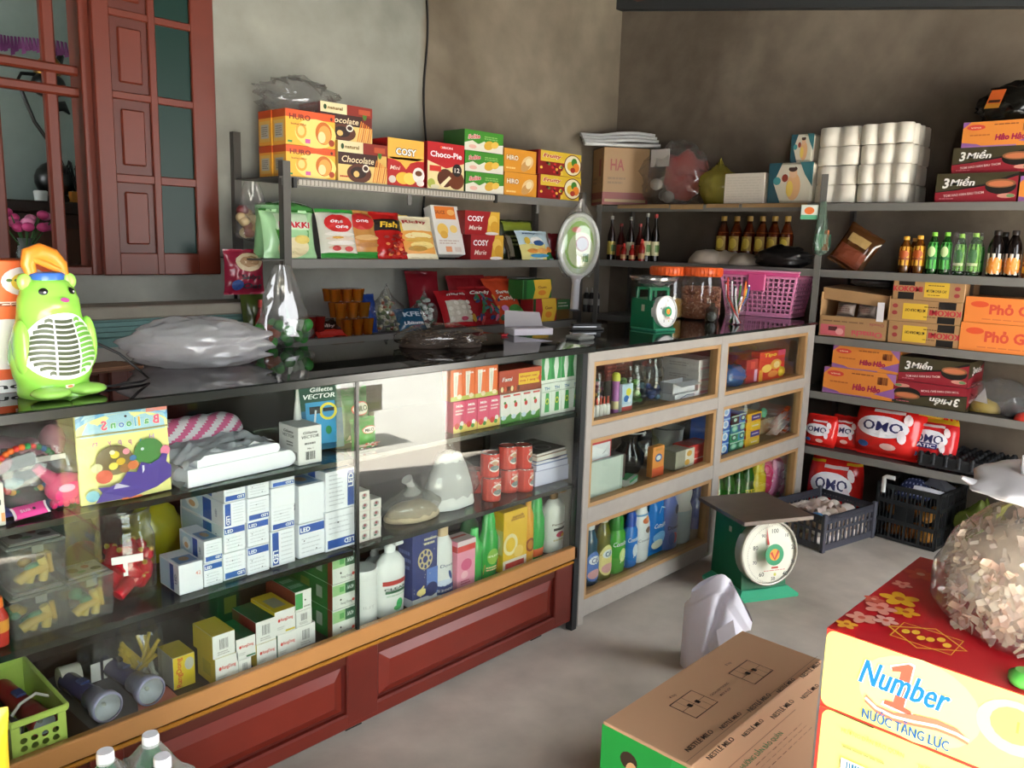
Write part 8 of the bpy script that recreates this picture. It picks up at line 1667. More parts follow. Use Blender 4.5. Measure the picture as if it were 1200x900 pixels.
def p_kk(flip):
    def f_(f):
        r_ = PI if flip else 0; P = f('F'); Q = (lambda u, v: (1-u, 1-v)) if flip else (lambda u, v: (u, v))
        def R(a, b, c, d_, col): x, y = Q(a, b); x2, y2 = Q(c, d_); P.rect(min(x, x2), min(y, y2), max(x, x2), max(y, y2), col)
        R(.08, .02, .31, .98, '1d1917'); R(.0, .35, .44, .68, 'a88258'); P.text('KOKOMI', *Q(.215, .52), .26, 'b5303a', .42, .05, 0, r_); R(.45, .16, .79, .88, 'd9b23a'); P.text('MÌ TÔM CHUA CAY', *Q(.62, .46), .13, '2a1c14', .28, .03, 0, r_); P.lines(.5, .68, .74, .76, 1, '5a3a1a'); P.lines(.5, .24, .74, .3, 1, '5a3a1a'); P.ell(*Q(.9, .62), .04, .1, '9a3a3c', 10); P.ell(*Q(.9, .3), .04, .1, '9a3a3c', 10)
        f('R').rect(.3, .0, .55, 1, '3a2c24'); f('T').rect(0, .44, 1, .56, 'b3905f')
    return f_
z = zC; hk = None
kk_rows = ((1040, 1124.5, 405, 378.5, True, 'bottom'), (1040, 1127, 380, 354, True, 'middle'), (1046, 1131, 356, 331, False, 'top'))
for pl, pr, pb, pt, fl, nm in kk_rows:
    yc, w, _h = fitr(pl, pr, pt, z, XS+.012); hh = sz(pt, XS+.012, yc)-sz(pb, XS+.012, yc); hh = max(hh, .09)
    carton('noodle_carton', w-.003, .25, hh-.001, kb2, p_kk(fl), nm+' tan noodle carton with a yellow panel in the stack of three', 'noodle carton', 'tan noodle cartons', (XS+.012+.125, yc, z), rz=-PI/2, c=.002); z += hh
def p_ph(f):
    P = f('F'); P.rect(0, 0, 1, 1, 'e2823c'); P.ell(.16, .72, .1, .12, 'd8502c', 16); P.text('Phở Gà', .52, .55, .36, 'cc4a34', .5, .04); P.lines(.2, .12, .8, .2, 1, 'c86a3a'); f('T').rect(0, 0, 1, 1, 'd98d58')
yc, w, h = fitr(1124, 1236, 381, zC, XS+.008); 
carton('noodle_carton', w, .25, h-.001, 'e07a34', p_ph, 'lower bright orange noodle carton on the third side shelf', 'noodle carton', 'bright orange noodle cartons', (XS+.008+.125, yc, zC), rz=-PI/2, c=.002)
yc2, w2, h2 = fitr(1130, 1242, 350, zC+h, XS+.012); carton('noodle_carton', w2, .25, h2-.001, 'e07a34', p_ph, 'upper bright orange noodle carton, beside the tan stack', 'noodle carton', 'bright orange noodle cartons', (XS+.012+.125, yc2, zC+h), rz=-PI/2, c=.002)
# fourth shelf
yc, w, h = fitr(964, 1048, 434, zD_, XS+.006); carton('noodle_carton', w, .24, h-.001, 'd98538', p_hh, 'lower orange and purple noodle carton on the fourth side shelf', 'noodle carton', 'orange and purple noodle cartons', (XS+.13, yc, zD_), rz=-PI/2, c=.002)
yc2, w2, h2 = fitr(975, 1053, 408, zD_+h, XS+.012); carton('noodle_carton', w2, .24, h2-.001, 'd98538', p_hh, 'upper orange and purple noodle carton on the fourth side shelf', 'noodle carton', 'orange and purple noodle cartons', (XS+.135, yc2, zD_+h), rz=-PI/2, c=.002)
yc, w, h = fitr(1044, 1132, 450, zD_, XS+.006); carton('noodle_carton', w-.006, .26, h-.001, '3a3422', p_3m(True), 'upside down dark red soup bowl carton on the fourth side shelf', 'noodle carton', g3, (XS+.14, yc-.004, zD_), rz=-PI/2, c=.002)
yc2, w2, h2 = fitr(1053, 1134, 421, zD_+h, XS+.012); carton('noodle_carton', w2, .26, h2-.001, '3a3422', p_3m(), 'dark soup bowl carton lying on the upside down one', 'noodle carton', g3, (XS+.145, yc2, zD_+h), rz=-PI/2, c=.002)
def in_y(q, w, d, h): q.ball((-.2*w, 0, .0), (w*.26, d*.3, h*.4), 'b9a04a', 14, 8, lambda v: Vector((v.x, v.y, max(.002, v.z*(1+.3*noise.noise(v*30)))))); q.add([(-.3*w, -.3*d, h*.35), (-.1*w, -.3*d, h*.3), (-.18*w, -.2*d, h*.75)], [(0, 1, 2), (2, 1, 0)], mat('e6e6e6', .4)); q.ball((.25*w, 0, 0), (w*.2, d*.3, h*.55), '3a3a3c', 12, 8, lambda v: Vector((v.x, v.y, max(.002, v.z))))
sbag(1122, 1205, 448, XS+.01, .22, 3.9, FILM, 'clear bag with yellowish and dark goods at the end of the fourth shelf', zD_, inner=in_y, ridge=.3)
yc, w, h = fitr(1187, 1215, 484, zD_, XS+.0); m = MB(); m.ball((0, 0, 0), (w*.5, .05, h), 'd2382c', 14, 8, lambda v: Vector((v.x, v.y, max(.002, v.z*(1+.2*noise.noise(v*40)))))); tag(m.obj('red_packet', None, (XS+.03, yc, zD_), (0, 0, -PI/2)), 'bright red packet at the picture edge of the fourth shelf', 'packet')
# fifth shelf: washing powder, egg trays
def p_omo(txt2=None):
    def f_(P):
        P.ell(.45, .53, .38, .19, 'f0eef2', 24, 6); P.text('OMO', .46, .54, .17, '28285a', .58, .02)
        P.ell(.2, .2, .09, .055, '2a5aa0', 12, 2); P.ell(.58, .2, .12, .06, 'e8b8b0', 12, 2); P.ell(.75, .4, .06, .12, 'e8dce0', 12, 2, .3); P.ell(.8, .7, .06, .1, 'f0e0e0', 12, 2, .3); P.rect(.3, .78, .75, .83, 'd9c0c0', 4)
        if txt2: P.rect(.1, .34, .66, .45, '2a2a6a', 4); P.text(txt2, .38, .395, .07, 'f0eef2', .5, .03)
    return f_
og_ = 'red washing powder bags'
def omo(pl, pr, pt, x, t, lean, label, seed, prt, z=zE, rz=0., cmf=None, col='d6241f'):
    yc, w, h = fitr(pl, pr, pt, z, x); o = pouch('powder_bag', w, h/math.cos(lean), t, col, prt, label, 'washing powder bag', og_, (x+t*.4, yc, z+.003), (-lean, 0, -PI/2+rz), seed, cm=cmf, wr=.0035, nu=22, nv=24, rough=.2, seal=.05, slump=.3, pil=.2); return o
omo(991, 1078, 474, XS+.0, .17, .16, 'largest red washing powder bag on the fifth side shelf', 3.1, p_omo(), cmf=lambda u, v: 'd9a42a' if v > .95 and .4 < u < .8 else 'd6241f')
omo(1056, 1118, 492, XS+.04, .09, .2, 'red washing powder bag with a yellow top band, beside the egg tray', 5.3, p_omo('MATIC'), cmf=lambda u, v: 'dca82a' if v > .88 else 'cf2a2e')
omo(966, 1006, 490, XS+.05, .09, .2, 'smaller red washing powder bag, second from the cabinet', 7.9, p_omo())
omo(938, 978, 488, XS+.0, .09, .1, 'red washing powder bag half hidden by the cabinet corner', 9.4, p_omo())
yc, w, h = fitr(1052, 1092, 480, zE, XS+.16); omo(1040, 1086, 477, XS+.17, .07, .1, 'red washing powder bag standing behind the largest one', 11.2, None)
q = at(1085, 480, x=XS+.09); carton('price_card', .11, .002, .032, 'dcae2c', lambda f: f('F').text('25.000', .56, .5, .5, '7a3a2a', .6, .02), 'yellow price card tucked above a red washing powder bag', 'price card', None, (XS+.05, q.y-.035, q.z-.03), rz=-PI/2, rot=(-.2, .06, -PI/2))
# stacked egg trays
y0, y1 = sy(1076, XS+.0, zE+.03), sy(1172, XS+.02, zE+.03); wt = (y0-y1); dt = .3; nx, ny = 6, 5
def tray(z, label, i):
    m = MB(); bk = mat('1f2124', .45); nn, mm = nx*6, ny*6
    def S(u, v): return Vector(((u-.5)*wt, (v-.5)*dt, .022+.020*math.cos(u*nx*2*PI)*math.cos(v*ny*2*PI)*1.0+.004))
    m.grid(S, nn, mm, bk); m.grid(lambda u, v: S(1-u, v)-Vector((0, 0, .002)), nn, mm, bk)
    for iu in range(nx+1):
        for iv in range(ny+1): m.lathe([(.017, .026), (.011, .041), (.005, .044)], bk, 6, 1, 1, (iu/nx-.5)*wt*.97, (iv/ny-.5)*dt*.97)
    m.box(-wt/2, wt/2, -dt/2-.004, -dt/2+.002, .012, .03, bk)
    tag(m.obj('egg_tray', None, (XS+.01+dt/2, (y0+y1)/2, z), (0, 0, -PI/2)), label, 'egg tray', 'black egg trays')
for i, nm in enumerate(('bottom', 'second', 'third', 'top')): tray(zE+.014*i, nm+' black plastic egg tray in the stack on the fifth side shelf', i)
for i, px in enumerate((1166, 1174, 1184, 1192)):
    y = sy(px, XS+.02, zE+.02)-.02; m = MB(); m.ball((0, 0, .019), (.019, .024, .019), mat('dcc6a8', .5), 14, 10); tag(m.obj('egg', None, (XS+.02+.012*(i % 2), y-.01, zE), (0, 0, .6*i)), 'loose pale egg, '+('nearest', 'second nearest', 'third from', 'farthest from')[i]+(' to' if i < 2 else '')+' the black egg trays', 'egg', 'loose pale eggs')

# ================================================================ on the floor
yc, w, h = fitr(938, 1006, 536, .0, 4.52)
pouch('powder_bag', w*1.0, h*1.02, .14, 'd6241f', p_omo(), 'big red washing powder bag standing on the floor behind the slatted basket', 'washing powder bag', og_, (4.57, yc, .004), (-.06, 0, -PI/2+.2), 13.3, cm=lambda u, v: 'dcae2a' if .84 < v < .9 and (u < .3 or u > .7) else 'd6241f', wr=.004, nu=24, nv=26, rough=.2, seal=.05, slump=.3, taper=.1, pil=.2)
# slatted grey basket
gc = mat('4a4b55', .45, 0, .06)
A, B_, Cc = at(963, 648, z=0), at(1021, 630, z=0), at(918, 621, z=0)
ang = math.atan2((B_-A).y, (B_-A).x); bw2 = (B_-A).length; bd2 = .33; bh2 = sz(606, A.x, A.y)
e = empty('slatted_basket', 'low grey slatted plastic basket of pale goods on the floor', 'basket', None, A, (0, 0, ang)); gx = bw2
for nm, a, b, nu in (('side_wall', (0, 0), (gx, 0), 12), ('side_wall', (gx, 0), (gx, bd2), 9), ('side_wall', (gx, bd2), (0, bd2), 12), ('side_wall', (0, bd2), (0, 0), 9)):
    m = MB(); lattice(m, (a[0], a[1], .012), (b[0], b[1], .012), (b[0], b[1], bh2), (a[0], a[1], bh2), nu, 2, .013, .006, gc, (.08, 0)); lattice(m, (a[0], a[1], bh2*.78), (b[0], b[1], bh2*.78), (b[0], b[1], bh2), (a[0], a[1], bh2), nu*2, 1, .010, .006, gc, (.12, .3)); m.obj(nm, e)
for x, y in ((0, 0), (gx, 0), (gx, bd2), (0, bd2)): m = MB(); m.box(x-.012, x+.012, y-.012, y+.012, 0, bh2+.012, gc, .004); m.obj('corner_post', e)
m = MB(); m.box(0, gx, 0, bd2, .004, .012, gc); m.obj('bottom', e)
rot_ = Matrix.Rotation(ang, 3, 'Z'); rr = random.Random(17); k = 0
for i in range(6):
    for j in range(4):
        for lv in range(3):
            p = A+rot_ @ Vector((.045+i*(gx-.09)/5+rr.uniform(-.006, .006), .05+j*(bd2-.1)/3+rr.uniform(-.008, .008), .013+lv*.046)); m = MB(); ly = ('bottom layer', 'middle layer', 'top layer')[lv]
            m.ball((0, 0, .026), (.037, .042, .026), mat(rr.choice(('e4d8cc', 'd2c2b2', 'efe6de', 'c9b09c')), .6), 10, 7, lambda v: v+Vector((0, 0, .006*noise.noise(v*50+Vector((k, 0, 0)))))); o = m.obj('cake_pack', None, p, (0, 0, rr.random()*3)); k += 1
            tag(o, f'pale wrapped cake pack in the {ly} of the slatted basket', 'cake pack', f'pale packs, {ly} in the slatted basket')
m = MB(); m.grid(lambda u, v: Vector(((u-.5)*.2, (v-.5)*.13, .05*abs(noise.noise(Vector((u*4, v*4, 6))))+.015*(1-abs(2*u-1)))), 16, 12, mat('cbb9ae', .5)); p = A+rot_ @ Vector((gx*.45, bd2*.5, .155)); tag(m.obj('paper_wrap', None, p, (0, 0, ang)), 'crumpled beige wrapper lying on top in the slatted basket', 'wrapper')
p = A+rot_ @ Vector((gx*.1, .07, .158)); m = MB(); m.ball((0, 0, .012), (.04, .03, .012), '4a90c8', 12, 6, lambda v: v+Vector((0, 0, .006*noise.noise(v*40)))); tag(m.obj('blue_packet', None, p, (0, 0, .5)), 'small blue packet at the near corner of the slatted basket', 'packet')
# tall black crate under the shelf
bkc = mat('202224', .45, 0, .1); A = at(1094, 648, z=0); B_ = at(1023, 628, z=0)
ang = math.atan2((A-B_).y, (A-B_).x); cwid = (A-B_).length; cdep = .36; chh = sz(572, (A.x+B_.x)/2, (A.y+B_.y)/2)
e = empty('plastic_crate', 'tall black plastic crate under the lowest side shelf', 'crate', None, B_, (0, 0, ang))
for a, b, n in (((0, 0), (cwid, 0), 16), ((cwid, 0), (cwid, cdep), 16), ((cwid, cdep), (0, cdep), 16), ((0, cdep), (0, 0), 16)):
    m = MB(); v0 = 0
    for j, (z0_, z1_) in enumerate(((.012, chh*.36), (chh*.36, chh*.70), (chh*.70, chh))):
        lattice(m, (a[0], a[1], z0_), (b[0], b[1], z0_), (b[0], b[1], z1_), (a[0], a[1], z1_), n, 1, .005, .005, bkc, (.06, .06 if j < 2 else .22)); lattice(m, (a[0], a[1], z0_), (b[0], b[1], z0_), (b[0], b[1], z1_), (a[0], a[1], z1_), 4, 1, .011, .012, bkc)
    A0, B0 = Vector((a[0], a[1], 0)), Vector((b[0], b[1], 0)); c0, c1 = A0.lerp(B0, .33), A0.lerp(B0, .62); nn = (B0-A0).normalized().cross(Vector((0, 0, 1)))*.003
    m.add([c0+Vector((0, 0, chh*.34))+nn, c1+Vector((0, 0, chh*.34))+nn, c1+Vector((0, 0, chh*.66))+nn, c0+Vector((0, 0, chh*.66))+nn], [(0, 1, 2, 3), (3, 2, 1, 0)], bkc); m.obj('side_wall', e)
m = MB(); m.box(0, cwid, 0, cdep, .004, .012, bkc); m.obj('bottom', e)
R3 = Matrix.Rotation(ang, 3, 'Z')
def inc(x, y, z): return B_+R3 @ Vector((x, y, z))
def bread(i, x, y, z):
    m = MB(); m.ball((0, 0, .03), (.05, .032, .03), mat(('c07a2c', 'b06a24', 'd0923c')[i % 3], .5), 12, 8, lambda v: v+Vector((0, 0, .006*noise.noise(v*40)))); return m.obj('bread_roll', None, inc(x, y, z), (0, 0, ang+.2*i))
nms = ('lower layer', 'upper layer')
for i in range(12):
    x, y, lv = .07+.085*(i % 3), .06+.11*((i//3) % 2), i//6; o = bread(i, x, y, .02+(chh*.36)*lv+.0*(i % 2)); tag(o, 'golden bread roll in the '+nms[lv]+' inside the black crate', 'bread roll', 'bread rolls, '+nms[lv]+' in the black crate')
carton('tan_box', cwid*.8, .2, .07, '6a5a44', None, 'dull brown box between the bread layers in the black crate', 'box', None, inc(cwid*.5, .13, chh*.30), rz=ang); bpy.data.objects.remove(bpy.data.objects['tan_box.001']) if 'tan_box.001' in bpy.data.objects else None
e = empty('dotted_cloth', 'navy cloth with pale dots folded on top of the black crate', 'cloth', None, inc(cwid*.44, .16, chh*.80), (0, 0, ang+.1)); nv = mat('26305a', .8)
def dc(u, v): return Vector(((u-.5)*.17, (v-.5)*.22-.01, .09*math.sin(PI*min(1, v*1.2))*math.sin(PI*u)**.5+.012*noise.noise(Vector((u*5, v*5, 1)))))
m = MB(); m.grid(dc, 20, 20, nv); P = Pr(m, lambda u, v, o: dc(u, v)+Vector((0, -o*.5, o)), .17, .22, .0001, .0015)
for i in range(9):
    for j in range(11): P.k = 0; P.ell(.08+.105*i+.03*(j % 2), .05+.085*j, .025, .02, '8f98c0', 7)
m.obj('cloth', e)
m = MB(); a, b = inc(cwid*.52, .05, chh*.98), inc(cwid*1.0, .08, chh*.95); pts = [a.lerp(b, i/6) for i in range(7)]; m.tube(pts, [.018, .022, .022, .022, .02, .018, .014], mat('c9c9cf', .5, 0, .08), 12, flat=.8); tag(m.obj('film_roll'), 'rolled clear plastic film lying on the black crate', 'plastic roll')
m = MB(); m.add([inc(cwid*.6, .10, chh*1.04), inc(cwid*.98, .1, chh*.99), inc(cwid*1.02, .2, chh*1.0), inc(cwid*.62, .22, chh*1.16)], [(0, 1, 2, 3), (3, 2, 1, 0)], clear('c9c9cf', .5, 'b9bcc8', .15, 1.5, 'sheet_film2')); tag(m.obj('plastic_sheet'), 'greyish plastic sheet beside the dotted cloth on the crate', 'plastic sheet')
m = MB(); m.tube([(0, 0, -.05), (0, 0, .028), (.012, 0, .036), (.055, 0, .036)], .008, mat('d6d8d6', .4), 8, flat=1.5); tag(m.obj('white_hook', None, inc(.03, .0-.006, chh+.0), (0, 0, ang)), 'white plastic hook clipped on the black crate rim', 'hook')
# green bag beside the crate
q = at(1135, 625, z=0)
e = empty('green_bag', 'pale green knotted bag on the floor beside the black crate', 'plastic bag', None, (4.56, 1.0, 0)); hg = sz(590, 4.5, 1.0)
film_blob(MB(), (.12, .12, hg), 5.9, clear('bccb7a', .6, 'a9bb62', .15, 1.6, 'greenbag_film'), .24, 28, neck=(.75, .5)).obj('bag', e)
m = MB(); m.tube([(-.03, -.07, hg*.75), (-.05, -.1, hg*1.02), (-.03, -.13, hg*1.1), (.0, -.2, hg*1.02)], [.016, .02, .02, .012], mat('c4c84a', .4), 10, flat=.4); m.obj('handle', e)
m = MB(); m.ball((0, 0, .1), (.09, .08, .1), mat('8a9a5a', .6), 14, 9); m.obj('contents', e)
m = film_blob(MB(), (.12, .1, .27), 8.8, mat('22304a', .4), .25, 22); tag(m.obj('navy_bag', None, (4.70, .80, 0)), 'dark navy bag behind the pale green knotted bag', 'bag')
# big dial scale
q = at(892, 708, z=0); q2 = at(938, 691, z=0); an = math.atan2((q2-q).y, (q2-q).x)-.30; fw_ = 0
ctr = q+Matrix.Rotation(an, 3, 'Z') @ Vector((.12, .17, 0))-_rt*.065
dial_scale('large green dial scale with a flat steel platform on the floor', (ctr.x, ctr.y, 0), an, .99, True)
# white sack in front of the counter
q = at(838, 790, z=0); q.x, q.y = 2.565, 1.36; hs = sz(668, q.x, q.y); ws = .225
e = empty('white_sack', 'upright white plastic sack with creases behind the brown carton', 'sack', None, (q.x-.015, q.y, 0), (0, 0, -1.0)); m = MB(); wm2 = mat('eeeefa', .5, 0, .02)
def wsack(u, v):
    a = 2*PI*u; ww = ws/2*(1-.03*v); dd = .085*(1-.86*v**1.4)
    fold = .012*math.sin(a*2+v*2)*v+.008*abs(math.sin(a*2-v*2))
    x = ww*math.cos(a)+.02*v*(v > .8); y = dd*math.sin(a)+fold-.02*v
    z = hs*v*(1-.42*abs(math.cos(a)+.1)**1.4*(1 if math.cos(a) > 0 else .62))+.006*math.sin(a*3)*v
    if math.sin(a) < 0 and v > .2: y += .03*math.exp(-((math.cos(a)*ww/ws+.02-.25*(v-.5))/.05)**2)
    return Vector((x, y, max(0, z)))
m.grid(wsack, 56, 30, wm2); m.obj('body', e)
m = MB(); m.add([(ws*.0, -.088, hs*.5), (ws*.24, -.082, hs*.62), (ws*.30, -.085, hs*.46), (ws*.06, -.09, hs*.34)], [(0, 1, 2, 3), (3, 2, 1, 0)], wm2); m.obj('folded_corner', e)
# brown carton with a green end
z_ = .40; cr = [at(*p, z=z_) for p in ((705.7, 845), (887, 747), (965.5, 775), (811, 900))]
x0, x1 = cr[0].x, cr[1].x+.01; y1, y0 = 1.045, .806; D_, W2 = x1-x0, y1-y0
def tp(px, py): p = at(px, py, z=z_); return (y1-p.y)/W2, (p.x-x0)/D_
def p_milo(f):
    P = f('T'); ink = '4a3626'
    for (px, py) in ((813, 825), (880, 788)):
        u, v = tp(px, py); hu, hv = .155, .075
        for r_ in ([(u-hu, v-hv), (u+hu, v-hv), (u+hu, v+hv), (u-hu, v+hv), (u-hu, v-hv)],): P.line(r_, .003, ink)
        P.line([(u, v-hv), (u, v+hv)], .0012, ink); P.line([(u-hu, v-.0), (u+hu, v-.0)], .0012, ink); P.line([(u-hu, v-hv*.5), (u, v-hv*.5)], .001, ink); P.line([(u, v+hv*.5), (u+hu, v+hv*.5)], .001, ink); P.rect(u-.035, v-.03, u+.02, v-.012, '241810'); P.rect(u-.02, v+.012, u+.035, v+.03, '241810')
    for px, py, t in ((788, 817, '4 lop'), (853, 779, '8 lop')): u, v = tp(px, py); P.text(t, u, v, .022*.6, '6a4e38', None, .01, 0, PI/2)
    u, v = tp(845, 810); P.text('CACH XEP THUNG', u-.02, v, .011, '5a4230', None, .005, 0, PI/2); P.text('MAX 8 LOP', u+.05, v, .011, '5a4230', None, .005, 0, PI/2)
    for (a, b, n) in (((800, 882), (963, 778), 5), ((824, 892), (964, 803), 4)):
        u0, v0 = tp(*a); u1, v1 = tp(*b)
        for i in range(n): t = (i+.5)/n; P.text('NESTLÉ MILO', u0+(u1-u0)*t, v0+(v1-v0)*t, .017 if i % 2 else .02, '3f2c1e', None, .03, .15, PI/2)
    ua, va = tp(822, 890); P.line([(ua-.06, 0), (ua-.06, 1)], .0015, '8a6a4c')
    u, v = tp(893, 881); P.text('HƯỚNG DẪN BẢO QUẢN', u, v, .017, '2f8a4a', None, .02, 0, PI/2)
    for k in range(3): P.lines(u+.07+.05*k, v-.1, u+.085+.05*k, v+.25, 9, '7a5c42', .7)
    P.line([(u-.08, .0), (u-.08, .55)], .0012, '8a6a4c')
    P = f('F'); P.rect(0, 0, 1, .985, '1f9a3e'); P.ell(.33, .84, .10, .055, '3a2a1e', 14); P.ell(.37, .78, .07, .06, 'd9a878', 14); P.ell(.25, .72, .09, .04, 'd6b08a', 12, 1, .6); P.ell(.37, .66, .09, .07, '8a6a4a', 14); P.poly([(.6, 0), (.68, .5), (.8, .98), (1, .98), (1, 0)], '2aa84c')
carton('brown_carton', W2, D_, z_, 'cda27c', p_milo, 'brown cardboard carton with a green end standing on the floor in front', 'carton', None, ((x0+x1)/2, (y0+y1)/2, 0), rz=-PI/2, c=.003, rough=.75)
# stacked red and yellow drink cartons with a bag of chips
zt_ = .94; nw, nd, nh = .41, .42, zt_/3; nx0 = 1.188; ny1 = .447
def tq(px, py): p = at(px, py, z=zt_); return (ny1-p.y)/nw, (p.x-nx0)/nd
def blossom(P, u, v, r, c, cc, a0=0.):
    for i in range(5): a = a0+2*PI*i/5; P.ell(u+r*.62*math.cos(a)/1, v+r*.62*math.sin(a), r*.52, r*.36, c, 12, 1, a)
    P.ell(u, v, r*.28, r*.28, cc, 10)
def p_n1(f):
    P = f('T'); P.rect(0, 0, 1, 1, 'c81f2a')
    for px, py, r, c, cc in ((1060, 668, .07, 'd8402f', 'e8a08a'), (1045, 700, .075, 'f0b428', 'd0681c'), (1052, 716, .05, 'e8a824', 'c85a1c'), (1022, 712, .06, 'e89a88', 'd8604a'), (1000, 724, .055, 'e8a08a', 'd05a44'), (1028, 728, .045, 'eab0a0', 'd8604a'), (982, 733, .04, 'f0b03a', 'd0681c'), (1012, 704, .04, 'd8604a', 'e8a08a'), (1048, 688, .04, 'e08a7a', 'c8402f')):
        u, v = tq(px, py); blossom(P, max(u+.03, r*1.05), v, r*.9, c, cc, px)
    u, v = tq(1085, 755); g_ = 'e8b43a'
    P.line([(u-.13, v), (u, v+.10), (u+.13, v), (u, v-.1), (u-.13, v)], .003, g_); P.line([(u-.1, v-.07), (u+.1, v-.07), (u+.1, v+.07), (u-.1, v+.07), (u-.1, v-.07)], .002, g_)
    for i in range(6): P.ell(u-.07+.028*i, v+.02*math.sin(i*2), .014, .02, 'f0c23a', 9)
    P = f('F'); P.rect(0, 0, 1, 1, 'd0382c')
    def rr_(u0, v0, u1, v1, c, ru=.03, rv=.05):
        pts = []
        for cx_, cy_, a0 in ((u1-ru, v1-rv, 0), (u0+ru, v1-rv, PI/2), (u0+ru, v0+rv, PI), (u1-ru, v0+rv, 1.5*PI)):
            for i in range(7): a = a0+PI/2*i/6; pts.append((cx_+ru*math.cos(a), cy_+rv*math.sin(a)))
        P.poly(pts, c)
    YL_ = 'f4e87c'
    rr_(.0, .605, 1, .995, YL_); rr_(.012, .02, 1, .59, YL_)
    P.ell(.33, .8, .2, .2, 'f2ea90', 24); P.ell(.62, .84, .11, .12, 'f4eaa0', 20); P.ell(.62, .85, .07, .08, 'f0dc68', 16); P.text('1', .63, .85, .05, 'd9b84a')
    one = [(.222, .73), (.318, .722), (.314, .742), (.290, .75), (.306, .955), (.290, .96), (.236, .92), (.240, .90), (.268, .912), (.254, .755), (.226, .75)]; P.poly([(.272+(a-.272)*1.16, .84+(b-.84)*1.08) for a, b in one], 'fbf8ec'); P.poly(one, 'dd5c46')
    P.text('Number', .285, .855, .125, '1273bd', .29, .02, .35, out='fbfaf0', ow=.04)
    sw = lambda dv: [(.16, .73+dv), (.2, .70+dv), (.26, .69+dv), (.33, .705+dv), (.40, .725+dv), (.46, .725+dv), (.5, .715+dv)]
    P.poly(sw(0)+[(.46, .745), (.40, .75), (.33, .735), (.26, .705), (.2, .71), (.16, .745)][0:], 'e8755a'); P.line(sw(-.004), .004, 'fdfaf0'); P.line(sw(-.02), .0035, 'e8755a')
    P.text('NƯỚC TĂNG LỰC', .30, .648, .048, '155a9c', .29, .02)
    P.line([(.0, .597), (.5, .597)], .0012, '6a5a2a'); P.line([(.06, .598), (.2, .594)], .002, '4a3a1a')
    P.text('HƯỚNG DẪN BẢO QUẢN', .2, .52, .022, '9a9a4a', .22, .0); P.lines(.1, .43, .26, .45, 1, '9a9a5a'); P.text('HƯỚNG DẪN SỬ DỤNG', .46, .5, .022, '9a9a4a', .2, 0)
    P.rect(.10, .22, .26, .38, 'fbf9ea'); P.bars(.12, .24, .24, .37, '2f6f90', 12)
    P.poly([(.55, .53), (.66, .60), (.77, .5), (.66, .34)], 'e08a6a'); P.ell(.66, .5, .05, .06, 'f0d24a', 14); P.line([(.66, .46), (.67, .36)], .004, 'f0d24a'); P.ell(.72, .66, .05, .08, 'fbf8e0', 14); P.ell(.78, .58, .06, .07, 'fbf8e0', 12)
    P = f('L'); P.rect(0, 0, 1, 1, 'b8222a'); P.rect(0, .1, .1, .4, '1f4a7a'); P.rect(0, .42, .1, .5, 'e8c83a')
n1 = carton('drink_carton', nw, nd, nh-.001, 'c8242c', p_n1, 'red and yellow drink carton at the top of the front stack', 'drink carton', 'stacked red and yellow drink cartons', (nx0+nd/2, ny1-nw/2, nh*2), rz=-PI/2, c=.004)
dup(n1, 'red and yellow drink carton in the middle of the front stack', (nx0+nd/2, ny1-nw/2, nh)); dup(n1, 'red and yellow drink carton at the foot of the front stack', (nx0+nd/2, ny1-nw/2, 0))
# bag of chips with a white knotted top
bc = Vector((1.43, .195, zt_)); Rb = .165; hbag = .185
e = empty('chip_bag', 'large clear bag of beige chips knotted in white plastic on the drink carton', 'chip bag', None, bc)
def cb_(u, v):
    a = 2*PI*u; k = (math.sin(PI*min(1, .12+v*.62))**.7 if v < .6 else None)
    prof_ = ((0, .86), (.08, 1.0), (.3, 1.02), (.55, .92), (.78, .66), (.92, .42), (1, .34))
    for (v0, r0), (v1, r1) in zip(prof_, prof_[1:]):
        if v <= v1: t = (v-v0)/(v1-v0); k = r0+(r1-r0)*t; break
    k *= 1+.05*noise.noise(Vector((math.cos(a)*2, math.sin(a)*2, v*3)))+.03*abs(noise.noise(Vector((math.cos(a)*6, math.sin(a)*6, v*2+4))))
    return Vector((Rb*k*math.cos(a), Rb*1.05*k*math.sin(a), .003+(hbag+.03)*v))
m = MB(); m.grid(cb_, 48, 30, clear('f4f2ef', .17, 'f4efe8', .07, 2.0, 'bag_film')); m.obj('bag', e)
m = MB(); r = random.Random(23); cc = [mat(c, .7) for c in ('e6d8c2', 'dccab0', 'eee3d2', 'd8c4a8', 'e0bea8', 'e8d6c8')]
m.ball((0, 0, .075), (Rb*.87, Rb*.9, .085), cc[0], 20, 12, lambda v: Vector((v.x, v.y, max(.004, v.z))))
for i in range(1000):
    a = r.random()*6.28; t = r.random(); z = .01+.145*t; q_ = Rb*(.92-.12*abs(t-.4))*(1 if t < .8 else r.random()); c = Vector((q_*math.cos(a), q_*1.03*math.sin(a), z)); nv_ = Vector((math.cos(a), math.sin(a), .3)).normalized(); d1 = Vector((r.uniform(-1, 1), r.uniform(-1, 1), r.uniform(-1, 1))); d1 = (d1-nv_*d1.dot(nv_)*.75).normalized(); d2 = d1.cross(nv_).normalized(); L = r.uniform(.006, .019); w_ = r.uniform(.002, .0065); nrm = d1.cross(d2)
    m.add([c-d1*L-d2*w_, c-d1*L+d2*w_, c+d2*w_*1.2+nrm*.006, c-d2*w_*1.2+nrm*.006, c+d1*L+d2*w_*.8, c+d1*L-d2*w_*.8], [(0, 1, 2, 3), (3, 2, 4, 5)], r.choice(cc))
m.obj('chips', e)['kind'] = 'stuff'
m = MB(); wk = mat('f0eeee', .4, 0, .02)
